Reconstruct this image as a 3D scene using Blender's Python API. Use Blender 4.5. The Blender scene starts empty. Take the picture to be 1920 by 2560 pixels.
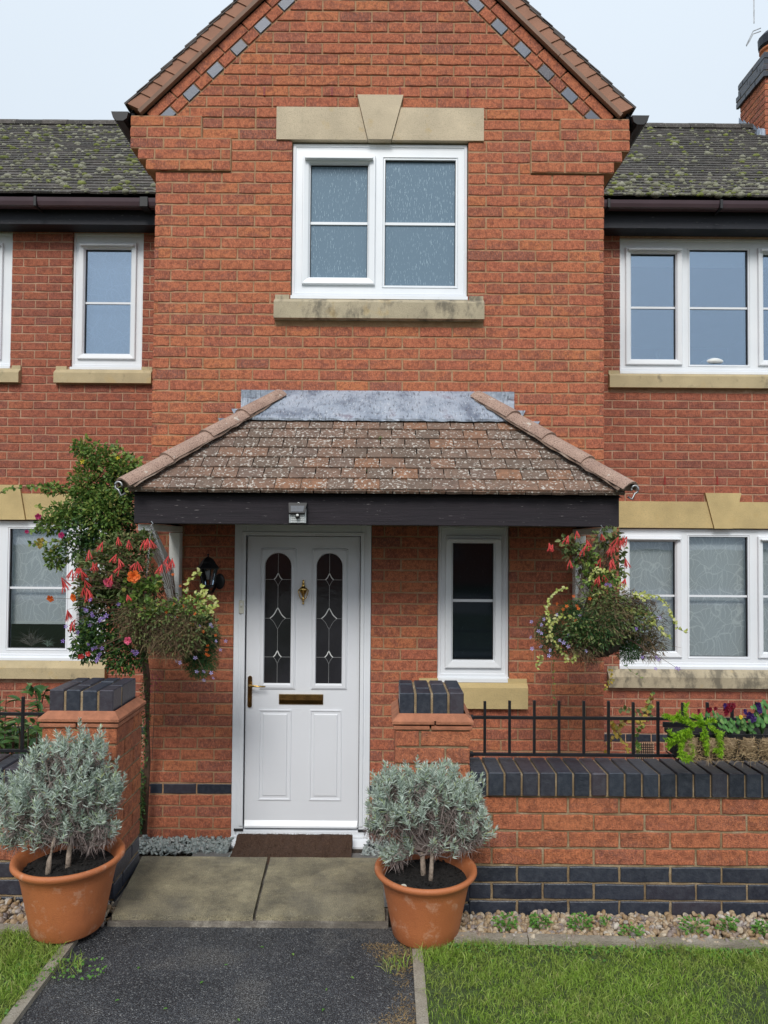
import bpy, bmesh, math, random
import numpy as np
from mathutils import Matrix, Vector
random.seed(7); RNG = np.random.default_rng(7)
S = bpy.context.scene
COL = S.collection

# ------------------------------------------------------------------ camera
FPX, ROLL, TILT, SHIFT = 1775.0, 0.0075, 0.0262, 24.0      # in pixels of a 1920 x 2560 frame
CAM = Vector((0, 0, 1.56))
cF = Vector((0, math.cos(TILT), math.sin(TILT))); cU0 = Vector((0, -math.sin(TILT), math.cos(TILT)))
cR = math.cos(ROLL) * Vector((1, 0, 0)) + math.sin(ROLL) * cU0
cU = -math.sin(ROLL) * Vector((1, 0, 0)) + math.cos(ROLL) * cU0
cd = bpy.data.cameras.new('camera'); cam = bpy.data.objects.new('camera', cd); COL.objects.link(cam)
cd.sensor_fit = 'VERTICAL'; cd.sensor_height = 36; cd.sensor_width = 27; cd.lens = 36 * FPX / 2560
cd.shift_y = SHIFT / 2560; cd.clip_start = 0.05; cd.clip_end = 1000
cam.matrix_world = Matrix(((cR.x, cU.x, -cF.x, CAM.x), (cR.y, cU.y, -cF.y, CAM.y), (cR.z, cU.z, -cF.z, CAM.z), (0, 0, 0, 1)))
S.camera = cam

def at(px, py, Y):
    """world point on the vertical plane at distance Y seen at photo pixel px, py"""
    d = cF + cR * ((px - 960) / FPX) + cU * ((1280 + SHIFT - py) / FPX)
    return CAM + d * (Y / d.y)
def ax(px, Y, py=1345): return at(px, py, Y).x
def az(py, Y, px=960): return at(px, py, Y).z

# ------------------------------------------------------------------ sky and sun
SUN_EL, SUN_AZ = math.radians(42), math.radians(188)
w = bpy.data.worlds.new('World'); S.world = w; w.use_nodes = True
nt = w.node_tree; nt.nodes.clear()
def N(t, k, **kw):
    n = t.nodes.new(k)
    for a, b in kw.items(): setattr(n, a, b)
    return n
wo = N(nt, 'ShaderNodeOutputWorld'); bg = N(nt, 'ShaderNodeBackground'); sk = N(nt, 'ShaderNodeTexSky')
sk.sky_type = 'NISHITA'; sk.sun_disc = False; sk.sun_elevation = SUN_EL; sk.sun_rotation = SUN_AZ
sk.dust_density = 4; sk.air_density = 1.0
# overcast: a pale cloud layer (soft brightening towards the zenith) over the clear sky
tc = N(nt, 'ShaderNodeTexCoord'); sx = N(nt, 'ShaderNodeSeparateXYZ'); mr = N(nt, 'ShaderNodeMapRange')
nt.links.new(tc.outputs['Generated'], sx.inputs[0]); nt.links.new(sx.outputs['Z'], mr.inputs[0])
mr.inputs[1].default_value = 0.0; mr.inputs[2].default_value = 1.0; mr.inputs[3].default_value = 5.7; mr.inputs[4].default_value = 7.8
nz = N(nt, 'ShaderNodeTexNoise'); nz.inputs['Scale'].default_value = 1.6; nz.inputs['Detail'].default_value = 3
nt.links.new(tc.outputs['Generated'], nz.inputs['Vector'])
mr2 = N(nt, 'ShaderNodeMapRange'); nt.links.new(nz.outputs[0], mr2.inputs[0]); mr2.inputs[3].default_value = .93; mr2.inputs[4].default_value = 1.07
mm = N(nt, 'ShaderNodeMath', operation='MULTIPLY'); nt.links.new(mr.outputs[0], mm.inputs[0]); nt.links.new(mr2.outputs[0], mm.inputs[1])
cl = N(nt, 'ShaderNodeVectorMath', operation='SCALE'); cl.inputs[0].default_value = (0.77, 0.86, 0.95); nt.links.new(mm.outputs[0], cl.inputs['Scale'])
mx = N(nt, 'ShaderNodeMix', data_type='RGBA'); mx.inputs[0].default_value = 0.93
nt.links.new(sk.outputs[0], mx.inputs[6]); nt.links.new(cl.outputs[0], mx.inputs[7])
nt.links.new(mx.outputs[2], bg.inputs[0]); bg.inputs[1].default_value = 0.10
nt.links.new(bg.outputs[0], wo.inputs[0])
sd = bpy.data.lights.new('sun', 'SUN'); so = bpy.data.objects.new('sun', sd); COL.objects.link(so)
sd.energy = 1.5; sd.angle = math.radians(22); sd.color = (1.0, 0.97, 0.92)
dirv = Vector((math.sin(SUN_AZ) * math.cos(SUN_EL), math.cos(SUN_AZ) * math.cos(SUN_EL), math.sin(SUN_EL)))
so.rotation_euler = dirv.to_track_quat('Z', 'Y').to_euler()
S.view_settings.view_transform = 'Standard'; S.view_settings.look = 'None'
S.view_settings.exposure = 0.62; S.view_settings.gamma = 1; S.view_settings.use_curve_mapping = False

# ------------------------------------------------------------------ materials
def newmat(name):
    m = bpy.data.materials.new(name); m.use_nodes = True; t = m.node_tree; t.nodes.clear()
    o = N(t, 'ShaderNodeOutputMaterial'); p = N(t, 'ShaderNodeBsdfPrincipled'); t.links.new(p.outputs[0], o.inputs[0])
    return m, t, p
def ramp(t, fac, stops, interp='LINEAR'):
    r = N(t, 'ShaderNodeValToRGB'); r.color_ramp.interpolation = interp
    el = r.color_ramp.elements
    while len(el) < len(stops): el.new(0.5)
    for e, (p, c) in zip(el, stops):
        e.position = p; e.color = (c[0], c[1], c[2], 1) if not isinstance(c, (int, float)) else (c, c, c, 1)
    t.links.new(fac, r.inputs[0]); return r.outputs[0]
def noise(t, scale, detail=4, rough=.55, vec=None, stretch=None, dist=0):
    if vec is None: vec = N(t, 'ShaderNodeNewGeometry').outputs['Position']
    if stretch:
        mp = N(t, 'ShaderNodeMapping'); mp.inputs['Scale'].default_value = stretch; t.links.new(vec, mp.inputs[0]); vec = mp.outputs[0]
    n = N(t, 'ShaderNodeTexNoise'); n.inputs['Scale'].default_value = scale; n.inputs['Detail'].default_value = detail
    n.inputs['Roughness'].default_value = rough; n.inputs['Distortion'].default_value = dist; t.links.new(vec, n.inputs['Vector']); return n.outputs[0]
def voro(t, scale, feature='F1', vec=None, out=0, rnd=1.0):
    if vec is None: vec = N(t, 'ShaderNodeNewGeometry').outputs['Position']
    n = N(t, 'ShaderNodeTexVoronoi', feature=feature); n.inputs['Scale'].default_value = scale; n.inputs['Randomness'].default_value = rnd
    t.links.new(vec, n.inputs['Vector']); return n.outputs[out]
def mixc(t, fac, a, b, mode='MIX'):
    m = N(t, 'ShaderNodeMix', data_type='RGBA', blend_type=mode)
    for i, v in ((0, fac), (6, a), (7, b)):
        if hasattr(v, 'links') or hasattr(v, 'is_linked'): t.links.new(v, m.inputs[i])
        elif isinstance(v, (int, float)): m.inputs[i].default_value = v if i == 0 else (v, v, v, 1)
        else: m.inputs[i].default_value = (v[0], v[1], v[2], 1)
    return m.outputs[2]
def mth(t, op, a, b=None):
    m = N(t, 'ShaderNodeMath', operation=op)
    for i, v in ((0, a), (1, b)):
        if v is None: continue
        if isinstance(v, (int, float)): m.inputs[i].default_value = v
        else: t.links.new(v, m.inputs[i])
    return m.outputs[0]
def rnd(t):
    a = N(t, 'ShaderNodeNewGeometry').outputs['Random Per Island']; b = N(t, 'ShaderNodeObjectInfo').outputs['Random']
    return mth(t, 'FRACT', mth(t, 'ADD', a, b))
def bump(t, p, h, dist, strength=1.0):
    b = N(t, 'ShaderNodeBump'); b.inputs['Strength'].default_value = strength; b.inputs['Distance'].default_value = dist
    t.links.new(h, b.inputs['Height']); t.links.new(b.outputs[0], p.inputs['Normal'])
def simple(name, c, rough=.6, var=.15, nscale=20, bmp=0, bscale=200, metal=0, spec=.5):
    m, t, p = newmat(name)
    a = tuple(x * (1 - var) for x in c); b = tuple(min(1, x * (1 + var)) for x in c)
    t.links.new(ramp(t, noise(t, nscale), [(.3, a), (.7, b)]), p.inputs['Base Color'])
    p.inputs['Roughness'].default_value = rough; p.inputs['Metallic'].default_value = metal; p.inputs['Specular IOR Level'].default_value = spec
    if bmp: bump(t, p, noise(t, bscale, 5), bmp)
    return m
M = {}
def patchy(m):
    t = m.node_tree; p = [n for n in t.nodes if n.type == 'BSDF_PRINCIPLED'][0]; src = p.inputs['Base Color'].links[0].from_socket
    c = mixc(t, ramp(t, noise(t, 4.5, 4, .6), [(.45, .0), (.65, .45)]), src, (.28, .31, .08)); c = mixc(t, ramp(t, noise(t, 9, 3, .6), [(.60, 0), (.70, .6)]), c, (.36, .38, .13))
    for l in list(src.links):
        if l.to_socket == p.inputs['Base Color']: t.links.remove(l)
    t.links.new(c, p.inputs['Base Color'])
def brickmat(name, stops, mottle=.5, dark=(.16, .075, .07), bright=1.0):
    m, t, p = newmat(name)
    r = rnd(t); base = ramp(t, r, stops)
    r2 = mth(t, 'FRACT', mth(t, 'MULTIPLY', r, 17.31))
    n1 = noise(t, 9, 4, .6, stretch=(1, 1, 1.6)); blot = ramp(t, mth(t, 'ADD', n1, mth(t, 'MULTIPLY', mth(t, 'SUBTRACT', r2, .5), .28)), [(.52, 0), (.63, 1)])
    c = mixc(t, mth(t, 'MULTIPLY', blot, mottle), base, dark)
    n2 = noise(t, 70, 6, .7, stretch=(1.6, 1.6, .8)); c = mixc(t, ramp(t, n2, [(.38, .0), (.66, .75)]), c, tuple(min(1, x * 1.6) for x in stops[1][1]))
    n4 = noise(t, 34, 5, .7); c = mixc(t, ramp(t, n4, [(.40, .6), (.52, 0)]), c, tuple(x * .62 for x in stops[0][1])); n3 = noise(t, 230, 3, .6); c = mixc(t, ramp(t, n3, [(.33, .8), (.45, 0)]), c, (.09, .04, .035))
    sp = ramp(t, noise(t, 330, 1, .5), [(.71, 0), (.74, .7)]); c = mixc(t, sp, c, (.62, .42, .32))
    t.links.new(c, p.inputs['Base Color']); p.inputs['Roughness'].default_value = .88; p.inputs['Specular IOR Level'].default_value = .25
    bump(t, p, mth(t, 'ADD', mth(t, 'MULTIPLY', n2, 1.1), mth(t, 'MULTIPLY', n3, .7)), .009, 1.0)
    return m
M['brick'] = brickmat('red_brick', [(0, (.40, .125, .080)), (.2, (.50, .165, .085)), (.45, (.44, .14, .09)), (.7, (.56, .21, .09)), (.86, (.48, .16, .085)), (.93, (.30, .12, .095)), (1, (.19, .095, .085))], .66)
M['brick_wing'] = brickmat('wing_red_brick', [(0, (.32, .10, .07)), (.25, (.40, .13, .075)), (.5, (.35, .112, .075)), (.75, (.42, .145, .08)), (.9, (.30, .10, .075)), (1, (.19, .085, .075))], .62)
M['brick_garden'] = brickmat('garden_wall_brick', [(0, (.36, .12, .07)), (.25, (.47, .16, .075)), (.5, (.41, .135, .08)), (.75, (.52, .19, .085)), (1, (.30, .11, .085))], .55)
def bluemat(name, a, b, rough=.35):
    m, t, p = newmat(name)
    c = ramp(t, rnd(t), [(0, a), (.5, b), (.8, tuple((x + y) / 2 for x, y in zip(a, b))), (1, (.060, .045, .055))])
    n = noise(t, 40, 5, .6); c = mixc(t, ramp(t, n, [(.4, 0), (.75, .35)]), c, (.10, .11, .13))
    t.links.new(c, p.inputs['Base Color']); p.inputs['Roughness'].default_value = rough
    bump(t, p, noise(t, 120, 4), .003, .6); return m
M['blue'] = bluemat('blue_engineering_brick', (.018, .021, .032), (.030, .036, .052))
M['blue_gable'] = bluemat('gable_blue_header', (.085, .105, .15), (.12, .14, .19), .4)
def mortarmat(name, c1, c2, c3):
    m, t, p = newmat(name)
    c = ramp(t, noise(t, 14, 4), [(.3, c1), (.55, c2), (.75, c3)])
    c = mixc(t, ramp(t, noise(t, 300, 3), [(.35, .5), (.5, 0)]), c, tuple(x * .4 for x in c1))
    c = mixc(t, ramp(t, noise(t, 420, 2), [(.66, 0), (.7, .6)]), c, (.62, .55, .42))
    t.links.new(c, p.inputs['Base Color']); p.inputs['Roughness'].default_value = .95; bump(t, p, noise(t, 260, 5, .7), .006); return m
M['mortar'] = mortarmat('sandy_mortar', (.39, .225, .12), (.47, .285, .16), (.56, .37, .235))
M['mortar_wing'] = mortarmat('wing_mortar', (.42, .24, .16), (.52, .32, .21), (.60, .40, .28))
M['mortar_garden'] = mortarmat('garden_mortar', (.22, .15, .08), (.36, .26, .15), (.55, .44, .30))
def stonemat(name, base, stain=.6, thr=.55):
    m, t, p = newmat(name)
    c = ramp(t, noise(t, 5, 5), [(.3, tuple(x * .82 for x in base)), (.6, base), (.8, tuple(min(1, x * 1.12) for x in base))])
    st = ramp(t, noise(t, 7, 6, .65, stretch=(1.5, 1, .8)), [(thr, 0), (thr + .14, stain)])
    c = mixc(t, st, c, (.10, .09, .07))
    c = mixc(t, ramp(t, noise(t, 9, 3), [(.62, 0), (.72, .35)]), c, (.52, .36, .14))
    c = mixc(t, ramp(t, noise(t, 250, 3), [(.33, .45), (.45, 0)]), c, (.16, .14, .10))
    t.links.new(c, p.inputs['Base Color']); p.inputs['Roughness'].default_value = .85; bump(t, p, noise(t, 150, 5), .003); return m
M['stone'] = stonemat('sandstone', (.58, .48, .34), .25, .62)
M['stone_yellow'] = stonemat('yellow_sandstone', (.58, .44, .21), .12, .66)
M['stone_dirty'] = stonemat('weathered_sandstone', (.46, .39, .27), .75, .48)
M['stone_sill'] = stonemat('sill_sandstone', (.52, .42, .25), .6, .58)
def upvc():
    m, t, p = newmat('white_upvc')
    c = ramp(t, noise(t, 3, 3), [(.3, (.76, .79, .83)), (.7, (.82, .84, .87))])
    c = mixc(t, ramp(t, noise(t, 60, 4), [(.64, 0), (.75, .12)]), c, (.35, .33, .28))
    t.links.new(c, p.inputs['Base Color']); p.inputs['Roughness'].default_value = .32; return m
M['upvc'] = upvc()
M['seal'] = simple('black_rubber_seal', (.02, .02, .022), .6)
M['door'] = simple('white_door_skin', (.76, .78, .82), .42, .02, 2, .0006, 900)
M['whitewood'] = simple('white_painted_wood', (.80, .80, .77), .5, .08, 6, .002, 60)
def glassmat(name, refl=.22, tint=(.75, .85, .95), trans=(.75, .78, .78), rough=.015):
    m = bpy.data.materials.new(name); m.use_nodes = True; t = m.node_tree; t.nodes.clear()
    o = N(t, 'ShaderNodeOutputMaterial'); g = N(t, 'ShaderNodeBsdfGlossy'); tr = N(t, 'ShaderNodeBsdfTransparent'); mi = N(t, 'ShaderNodeMixShader')
    g.inputs['Color'].default_value = (*tint, 1); g.inputs['Roughness'].default_value = rough; tr.inputs['Color'].default_value = (*trans, 1)
    fr = N(t, 'ShaderNodeFresnel'); fr.inputs['IOR'].default_value = 1.45
    t.links.new(mth(t, 'ADD', fr.outputs[0], refl - .04), mi.inputs[0]); t.links.new(tr.outputs[0], mi.inputs[1]); t.links.new(g.outputs[0], mi.inputs[2]); t.links.new(mi.outputs[0], o.inputs[0])
    b = N(t, 'ShaderNodeBump'); b.inputs['Strength'].default_value = .25; b.inputs['Distance'].default_value = .002
    t.links.new(noise(t, 2.5, 2), b.inputs['Height']); t.links.new(b.outputs[0], g.inputs['Normal'])
    return m
M['glass'] = glassmat('window_glass', .14, (.62, .78, .95))
M['glass_low'] = glassmat('lower_window_glass', .07, (.8, .9, 1), (.94, .96, .96))
M['glass_sky'] = glassmat('upper_window_glass', .34, (.62, .76, .92), (.8, .85, .9))
def frosted(name, base, streak, refl, thr):
    m, t, p = newmat(name)
    s = ramp(t, noise(t, 105, 2, .5, stretch=(3.0, 1, .30)), [(thr, 0), (thr + .03, 1)])
    s2 = ramp(t, noise(t, 2.2, 2), [(.3, .25), (.7, 1)])
    c = mixc(t, mth(t, 'MULTIPLY', s, s2), base, streak)
    t.links.new(c, p.inputs['Base Color']); p.inputs['Roughness'].default_value = .05
    p.inputs['Specular IOR Level'].default_value = refl; p.inputs['Coat Weight'].default_value = .0
    p.inputs['Specular Tint'].default_value = (.7, .85, 1, 1)
    bump(t, p, noise(t, 60, 2, .5, stretch=(2.6, 1, .35)), .001, .12); return m
M['frost'] = frosted('rain_patterned_glass', (.14, .205, .265), (.42, .54, .61), .8, .64)
M['frost_dark'] = frosted('dark_patterned_glass', (.008, .012, .016), (.035, .06, .065), .45, .70)
M['door_glass'] = simple('dark_door_glass', (.018, .018, .022), .06, .3, 6, .0008, 20, 0, .45)
M['lead_came'] = simple('silver_came', (.42, .43, .44), .35, .1, 20, 0, 1, .5)
M['bevel_glass'] = simple('bevelled_glass', (.22, .24, .26), .12, .1)
M['brass'] = simple('polished_brass', (.55, .36, .12), .2, .15, 30, 0, 1, 1)
M['brass_dark'] = simple('aged_brass', (.28, .17, .06), .25, .3, 20, 0, 1, 1)
def woodmat(name, a, b, rough=.6):
    m, t, p = newmat(name)
    n = noise(t, 18, 6, .7, stretch=(.25, 4, 5)); c = ramp(t, n, [(.3, a), (.7, b)])
    c = mixc(t, ramp(t, noise(t, 45, 3, .6, stretch=(.4, 2, 3)), [(.68, 0), (.74, .6)]), c, (.30, .27, .27))
    t.links.new(c, p.inputs['Base Color']); p.inputs['Roughness'].default_value = rough; bump(t, p, n, .004, .7); return m
M['darkwood'] = woodmat('dark_stained_wood', (.008, .006, .010), (.020, .014, .020), .8)
M['fascia'] = woodmat('dark_fascia_board', (.005, .006, .012), (.012, .014, .024))
M['gutter'] = simple('brown_gutter_plastic', (.075, .045, .055), .38, .12, 5)
M['black'] = simple('black_plastic', (.008, .008, .010), .55, .2)
M['black_metal'] = simple('black_painted_iron', (.008, .008, .011), .38, .3, 30, .001, 200)
M['cowl'] = simple('black_cowl', (.01, .014, .025), .5)
M['greymetal'] = simple('grey_metal', (.35, .36, .37), .4, .2, 20, 0, 1, .7)
def leadmat():
    m, t, p = newmat('lead_flashing')
    c = ramp(t, noise(t, 6, 5), [(.32, (.15, .18, .24)), (.48, (.33, .38, .46)), (.60, (.40, .45, .53)), (.72, (.22, .19, .24))])
    c = mixc(t, ramp(t, noise(t, 30, 4, .7, stretch=(3, 1, .35)), [(.555, 0), (.62, .75)]), c, (.08, .09, .11))
    c = mixc(t, ramp(t, noise(t, 42, 4, .7, stretch=(2.5, 1, .4)), [(.57, 0), (.64, .7)]), c, (.58, .63, .68))
    t.links.new(c, p.inputs['Base Color']); p.inputs['Roughness'].default_value = .45; p.inputs['Metallic'].default_value = .25
    bump(t, p, noise(t, 25, 4), .006); return m
M['lead'] = leadmat()
def tilemat(name, stops, lichen, lthr, lscale=75, moss=0):
    m, t, p = newmat(name)
    c = ramp(t, rnd(t), stops)
    c = mixc(t, ramp(t, noise(t, 24, 5), [(.35, .0), (.7, .6)]), c, tuple(x * .5 for x in stops[0][1]))
    c = mixc(t, ramp(t, noise(t, 200, 3), [(.3, .5), (.45, 0)]), c, (.02, .018, .016))
    if moss: c = mixc(t, ramp(t, noise(t, 12, 4), [(.55, 0), (.75, moss)]), c, (.12, .13, .05))
    big = noise(t, 6, 2); l = ramp(t, mth(t, 'ADD', noise(t, lscale, 2, .5), mth(t, 'MULTIPLY', big, .18)), [(lthr, 0), (lthr + .035, .85)])
    c = mixc(t, l, c, lichen)
    t.links.new(c, p.inputs['Base Color']); p.inputs['Roughness'].default_value = .92; bump(t, p, noise(t, 140, 5), .005); return m
M['porch_tile'] = tilemat('lichened_clay_tile', [(0, (.16, .115, .088)), (.4, (.21, .14, .105)), (.6, (.25, .14, .092)), (.85, (.18, .125, .10)), (1, (.30, .15, .085))], (.52, .48, .43), .685, 62)
M['wing_tile'] = tilemat('dark_mossy_tile', [(0, (.050, .045, .042)), (.5, (.085, .075, .068)), (1, (.115, .10, .090))], (.24, .24, .21), .72, 60, .15)
M['verge_tile'] = simple('verge_concrete_tile', (.10, .085, .08), .9, .3, 30, .003, 200)
M['verge'] = simple('terracotta_verge', (.34, .165, .105), .75, .12, 8, .002, 200)
M['verge_bar'] = simple('verge_trim', (.24, .14, .095), .45, .1, 8)
def hipmat():
    m, t, p = newmat('sandy_hip_tile')
    c = ramp(t, noise(t, 8, 4), [(.3, (.36, .235, .185)), (.7, (.48, .33, .26))])
    c = mixc(t, ramp(t, noise(t, 160, 4, .7, stretch=(1, 1, 1)), [(.52, 0), (.60, .85)]), c, (.10, .06, .045))
    c = mixc(t, ramp(t, noise(t, 22, 4), [(.66, 0), (.70, .7)]), c, (.60, .57, .50))
    t.links.new(c, p.inputs['Base Color']); p.inputs['Roughness'].default_value = .9; bump(t, p, noise(t, 220, 4), .006); return m
M['hip'] = hipmat()
M['hip_mortar'] = mortarmat('hip_mortar', (.14, .09, .07), (.24, .16, .12), (.42, .33, .27))
M['creasing'] = simple('clay_creasing_tile', (.36, .14, .075), .85, .25, 18, .004, 160)
def concretemat(name, a, b, c3, grit=.5):
    m, t, p = newmat(name)
    c = ramp(t, noise(t, 6, 9, .72), [(.35, a), (.52, b), (.66, c3)])
    c = mixc(t, ramp(t, noise(t, 320, 3), [(.36, grit), (.5, 0)]), c, tuple(x * .35 for x in a))
    c = mixc(t, ramp(t, noise(t, 260, 2), [(.64, 0), (.68, grit)]), c, (.5, .47, .36))
    c = mixc(t, ramp(t, noise(t, 2.2, 5, .6), [(.50, .0), (.62, .25)]), c, (.16, .15, .13))
    t.links.new(c, p.inputs['Base Color']); p.inputs['Roughness'].default_value = .7; bump(t, p, mth(t, 'ADD', noise(t, 200, 5), mth(t, 'MULTIPLY', noise(t, 12, 4), 2)), .006); return m
M['slab'] = concretemat('algae_stained_paving', (.13, .115, .08), (.27, .235, .15), (.40, .35, .22), .9)
M['slab_edge'] = concretemat('grimy_slab_edge', (.08, .07, .06), (.17, .145, .12), (.40, .36, .30), .5)
M['flag'] = concretemat('grey_flagstone', (.14, .14, .135), (.20, .195, .185), (.26, .25, .24), .2)
M['kerb'] = concretemat('kerb_concrete', (.22, .19, .15), (.32, .28, .22), (.40, .36, .30), .3)
def asphaltmat():
    m, t, p = newmat('worn_asphalt')
    v = voro(t, 210, 'F1', out=0); vc = voro(t, 210, 'F1', out=1)
    big = noise(t, 3.2, 6, .65); lum = N(t, 'ShaderNodeSeparateColor'); t.links.new(vc, lum.inputs[0])
    base = ramp(t, big, [(.38, (.042, .047, .056)), (.52, (.078, .084, .097)), (.62, (.16, .155, .15))])
    c = mixc(t, ramp(t, lum.outputs[0], [(.5, 0), (1, .75)]), base, (.20, .205, .21))
    c = mixc(t, ramp(t, v, [(.25, 0), (.55, .8)]), c, (.012, .012, .014))
    c = mixc(t, ramp(t, lum.outputs[1], [(.93, 0), (.97, .45)]), c, (.33, .33, .32))
    t.links.new(c, p.inputs['Base Color']); p.inputs['Roughness'].default_value = .42
    bump(t, p, mth(t, 'SUBTRACT', 1.0, v), .005, .9); return m
M['asphalt'] = asphaltmat()
M['soil'] = simple('dark_soil', (.055, .04, .028), .95, .5, 40, .02, 60)
M['compost'] = simple('black_compost', (.012, .010, .009), .95, .6, 60, .02, 120)
M['turf'] = simple('turf_ground', (.05, .075, .022), .95, .4, 25, .02, 60)
def potmat():
    m, t, p = newmat('terracotta')
    c = ramp(t, noise(t, 5, 4), [(.3, (.38, .118, .042)), (.7, (.47, .155, .055))])
    c = mixc(t, ramp(t, noise(t, 16, 6, .65), [(.57, 0), (.68, .45)]), c, (.62, .38, .26))
    c = mixc(t, ramp(t, noise(t, 7, 6, .7, stretch=(2, 2, .5)), [(.55, 0), (.70, .35)]), c, (.20, .075, .035)); c = mixc(t, ramp(t, noise(t, 300, 3), [(.3, .5), (.4, 0)]), c, (.15, .06, .03))
    t.links.new(c, p.inputs['Base Color']); p.inputs['Roughness'].default_value = .62; bump(t, p, noise(t, 180, 4), .0015); return m
M['pot'] = potmat()
def islandmat(name, stops, rough=.7, nvar=.3, bscale=0, trans=0, spec=.3):
    m, t, p = newmat(name)
    c = ramp(t, rnd(t), stops)
    c = mixc(t, ramp(t, noise(t, 90, 3), [(.35, nvar), (.65, 0)]), c, tuple(x * .45 for x in stops[0][1]))
    t.links.new(c, p.inputs['Base Color']); p.inputs['Roughness'].default_value = rough; p.inputs['Specular IOR Level'].default_value = spec
    if bscale: bump(t, p, noise(t, bscale, 4), .003)
    if trans:
        o = [n for n in t.nodes if n.type == 'OUTPUT_MATERIAL'][0]
        tl = N(t, 'ShaderNodeBsdfTranslucent'); t.links.new(c, tl.inputs[0]); mi = N(t, 'ShaderNodeMixShader'); mi.inputs[0].default_value = trans
        t.links.new(p.outputs[0], mi.inputs[1]); t.links.new(tl.outputs[0], mi.inputs[2]); t.links.new(mi.outputs[0], o.inputs[0])
    return m
M['pebble'] = islandmat('mixed_pebbles', [(0, (.48, .36, .22)), (.2, (.30, .19, .10)), (.4, (.55, .47, .36)), (.6, (.36, .25, .15)), (.8, (.22, .19, .20)), (1, (.58, .53, .46))], .6, .4, 150)
M['slate'] = islandmat('blue_slate_chips', [(0, (.30, .34, .33)), (.4, (.42, .47, .45)), (.7, (.22, .26, .26)), (1, (.50, .51, .49))], .55, .3, 100)
M['moss'] = islandmat('roof_moss', [(0, (.13, .15, .05)), (.2, (.24, .27, .07)), (.3, (.22, .22, .15)), (.8, (.34, .33, .27)), (1, (.15, .15, .09))], .95, .5, 200)
M['grass'] = islandmat('grass_blades', [(0, (.13, .23, .03)), (.4, (.25, .40, .05)), (.75, (.36, .52, .09)), (.93, (.44, .52, .15)), (1, (.5, .44, .22))], .5, .2, 0, .3)
patchy(M['grass'])
M['drymoss'] = islandmat('dry_straw_moss', [(0, (.28, .18, .08)), (.5, (.38, .27, .13)), (1, (.20, .13, .06))], .9, .3)
M['weed'] = islandmat('weed_leaves', [(0, (.07, .19, .03)), (.6, (.12, .28, .05)), (1, (.20, .34, .08))], .5, .2, 0, .25)
M['lav'] = islandmat('lavender_leaves', [(0, (.28, .35, .29)), (.4, (.42, .50, .44)), (.75, (.60, .68, .61)), (.93, (.30, .40, .24)), (1, (.42, .46, .20))], .75, .15, 0, .12, .2)
M['lavdry'] = islandmat('dry_lavender_stems', [(0, (.20, .16, .15)), (.5, (.33, .28, .26)), (1, (.14, .10, .09))], .9, .3)
M['bark'] = simple('grey_bark', (.30, .24, .19), .9, .35, 60, .006, 90)
M['twig'] = simple('brown_twig', (.10, .055, .035), .85, .4, 40)
M['leafdark'] = islandmat('dark_green_leaves', [(0, (.018, .055, .018)), (.4, (.042, .105, .03)), (.75, (.085, .17, .04)), (1, (.19, .27, .055))], .45, .2, 0, .2)
M['leafmid'] = islandmat('mid_green_leaves', [(0, (.06, .13, .025)), (.5, (.13, .23, .045)), (.8, (.22, .31, .065)), (1, (.34, .34, .08))], .45, .2, 0, .25)
M['leafolive'] = islandmat('olive_leaves', [(0, (.08, .12, .04)), (.5, (.15, .21, .07)), (.8, (.24, .27, .10)), (1, (.20, .11, .05))], .5, .2, 0, .25)
M['leafyellow'] = islandmat('variegated_leaves', [(0, (.38, .44, .09)), (.5, (.52, .56, .17)), (.8, (.66, .64, .32)), (1, (.28, .36, .06))], .45, .1, 0, .3)
M['leafautumn'] = islandmat('yellowing_leaves', [(0, (.42, .30, .05)), (.5, (.52, .40, .08)), (.8, (.25, .25, .06)), (1, (.30, .14, .05))], .5, .2, 0, .3)
M['fern'] = islandmat('feathery_foliage', [(0, (.015, .06, .015)), (.6, (.035, .11, .03)), (1, (.08, .16, .05))], .6, .2, 0, .15)
M['dry'] = islandmat('dry_brown_foliage', [(0, (.08, .05, .032)), (.4, (.16, .105, .065)), (.75, (.25, .18, .10)), (1, (.13, .16, .05))], .9, .3)
M['shrubleaf'] = islandmat('glossy_shrub_leaves', [(0, (.03, .09, .025)), (.5, (.06, .15, .04)), (.8, (.11, .22, .06)), (1, (.16, .28, .09))], .35, .15, 0, .2, .6)
M['sedum'] = islandmat('lime_green_stems', [(0, (.22, .42, .02)), (.5, (.36, .60, .03)), (1, (.12, .28, .02))], .5, .1, 0, .3)
M['pansyleaf'] = islandmat('pansy_leaves', [(0, (.05, .15, .035)), (.6, (.10, .25, .06)), (1, (.20, .34, .10))], .5, .15, 0, .2)
def flat(name, c, rough=.5, trans=.25): return islandmat(name, [(0, tuple(x * .75 for x in c)), (.6, c), (1, tuple(min(1, x * 1.2) for x in c))], rough, .1, 0, trans)
M['coral'] = flat('coral_flower', (.72, .09, .085)); M['orange'] = flat('orange_flower', (.80, .17, .03)); M['pink'] = flat('pink_flower', (.72, .12, .22))
M['purple'] = flat('purple_flower', (.34, .22, .62)); M['lilac'] = flat('lilac_flower', (.50, .44, .78)); M['magenta'] = flat('magenta_flower', (.42, .03, .13))
M['maroon'] = flat('maroon_pansy', (.20, .008, .025)); M['darkviolet'] = flat('violet_pansy', (.045, .015, .12)); M['yellowfl'] = flat('yellow_flower', (.70, .52, .03))
def coirmat(name, a, b):
    m, t, p = newmat(name)
    n = noise(t, 70, 6, .75, dist=1.5); c = ramp(t, n, [(.35, a), (.65, b)]); t.links.new(c, p.inputs['Base Color']); p.inputs['Roughness'].default_value = .95
    bump(t, p, n, .012); return m
M['coir'] = coirmat('coir_liner', (.22, .145, .08), (.54, .39, .24))
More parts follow.
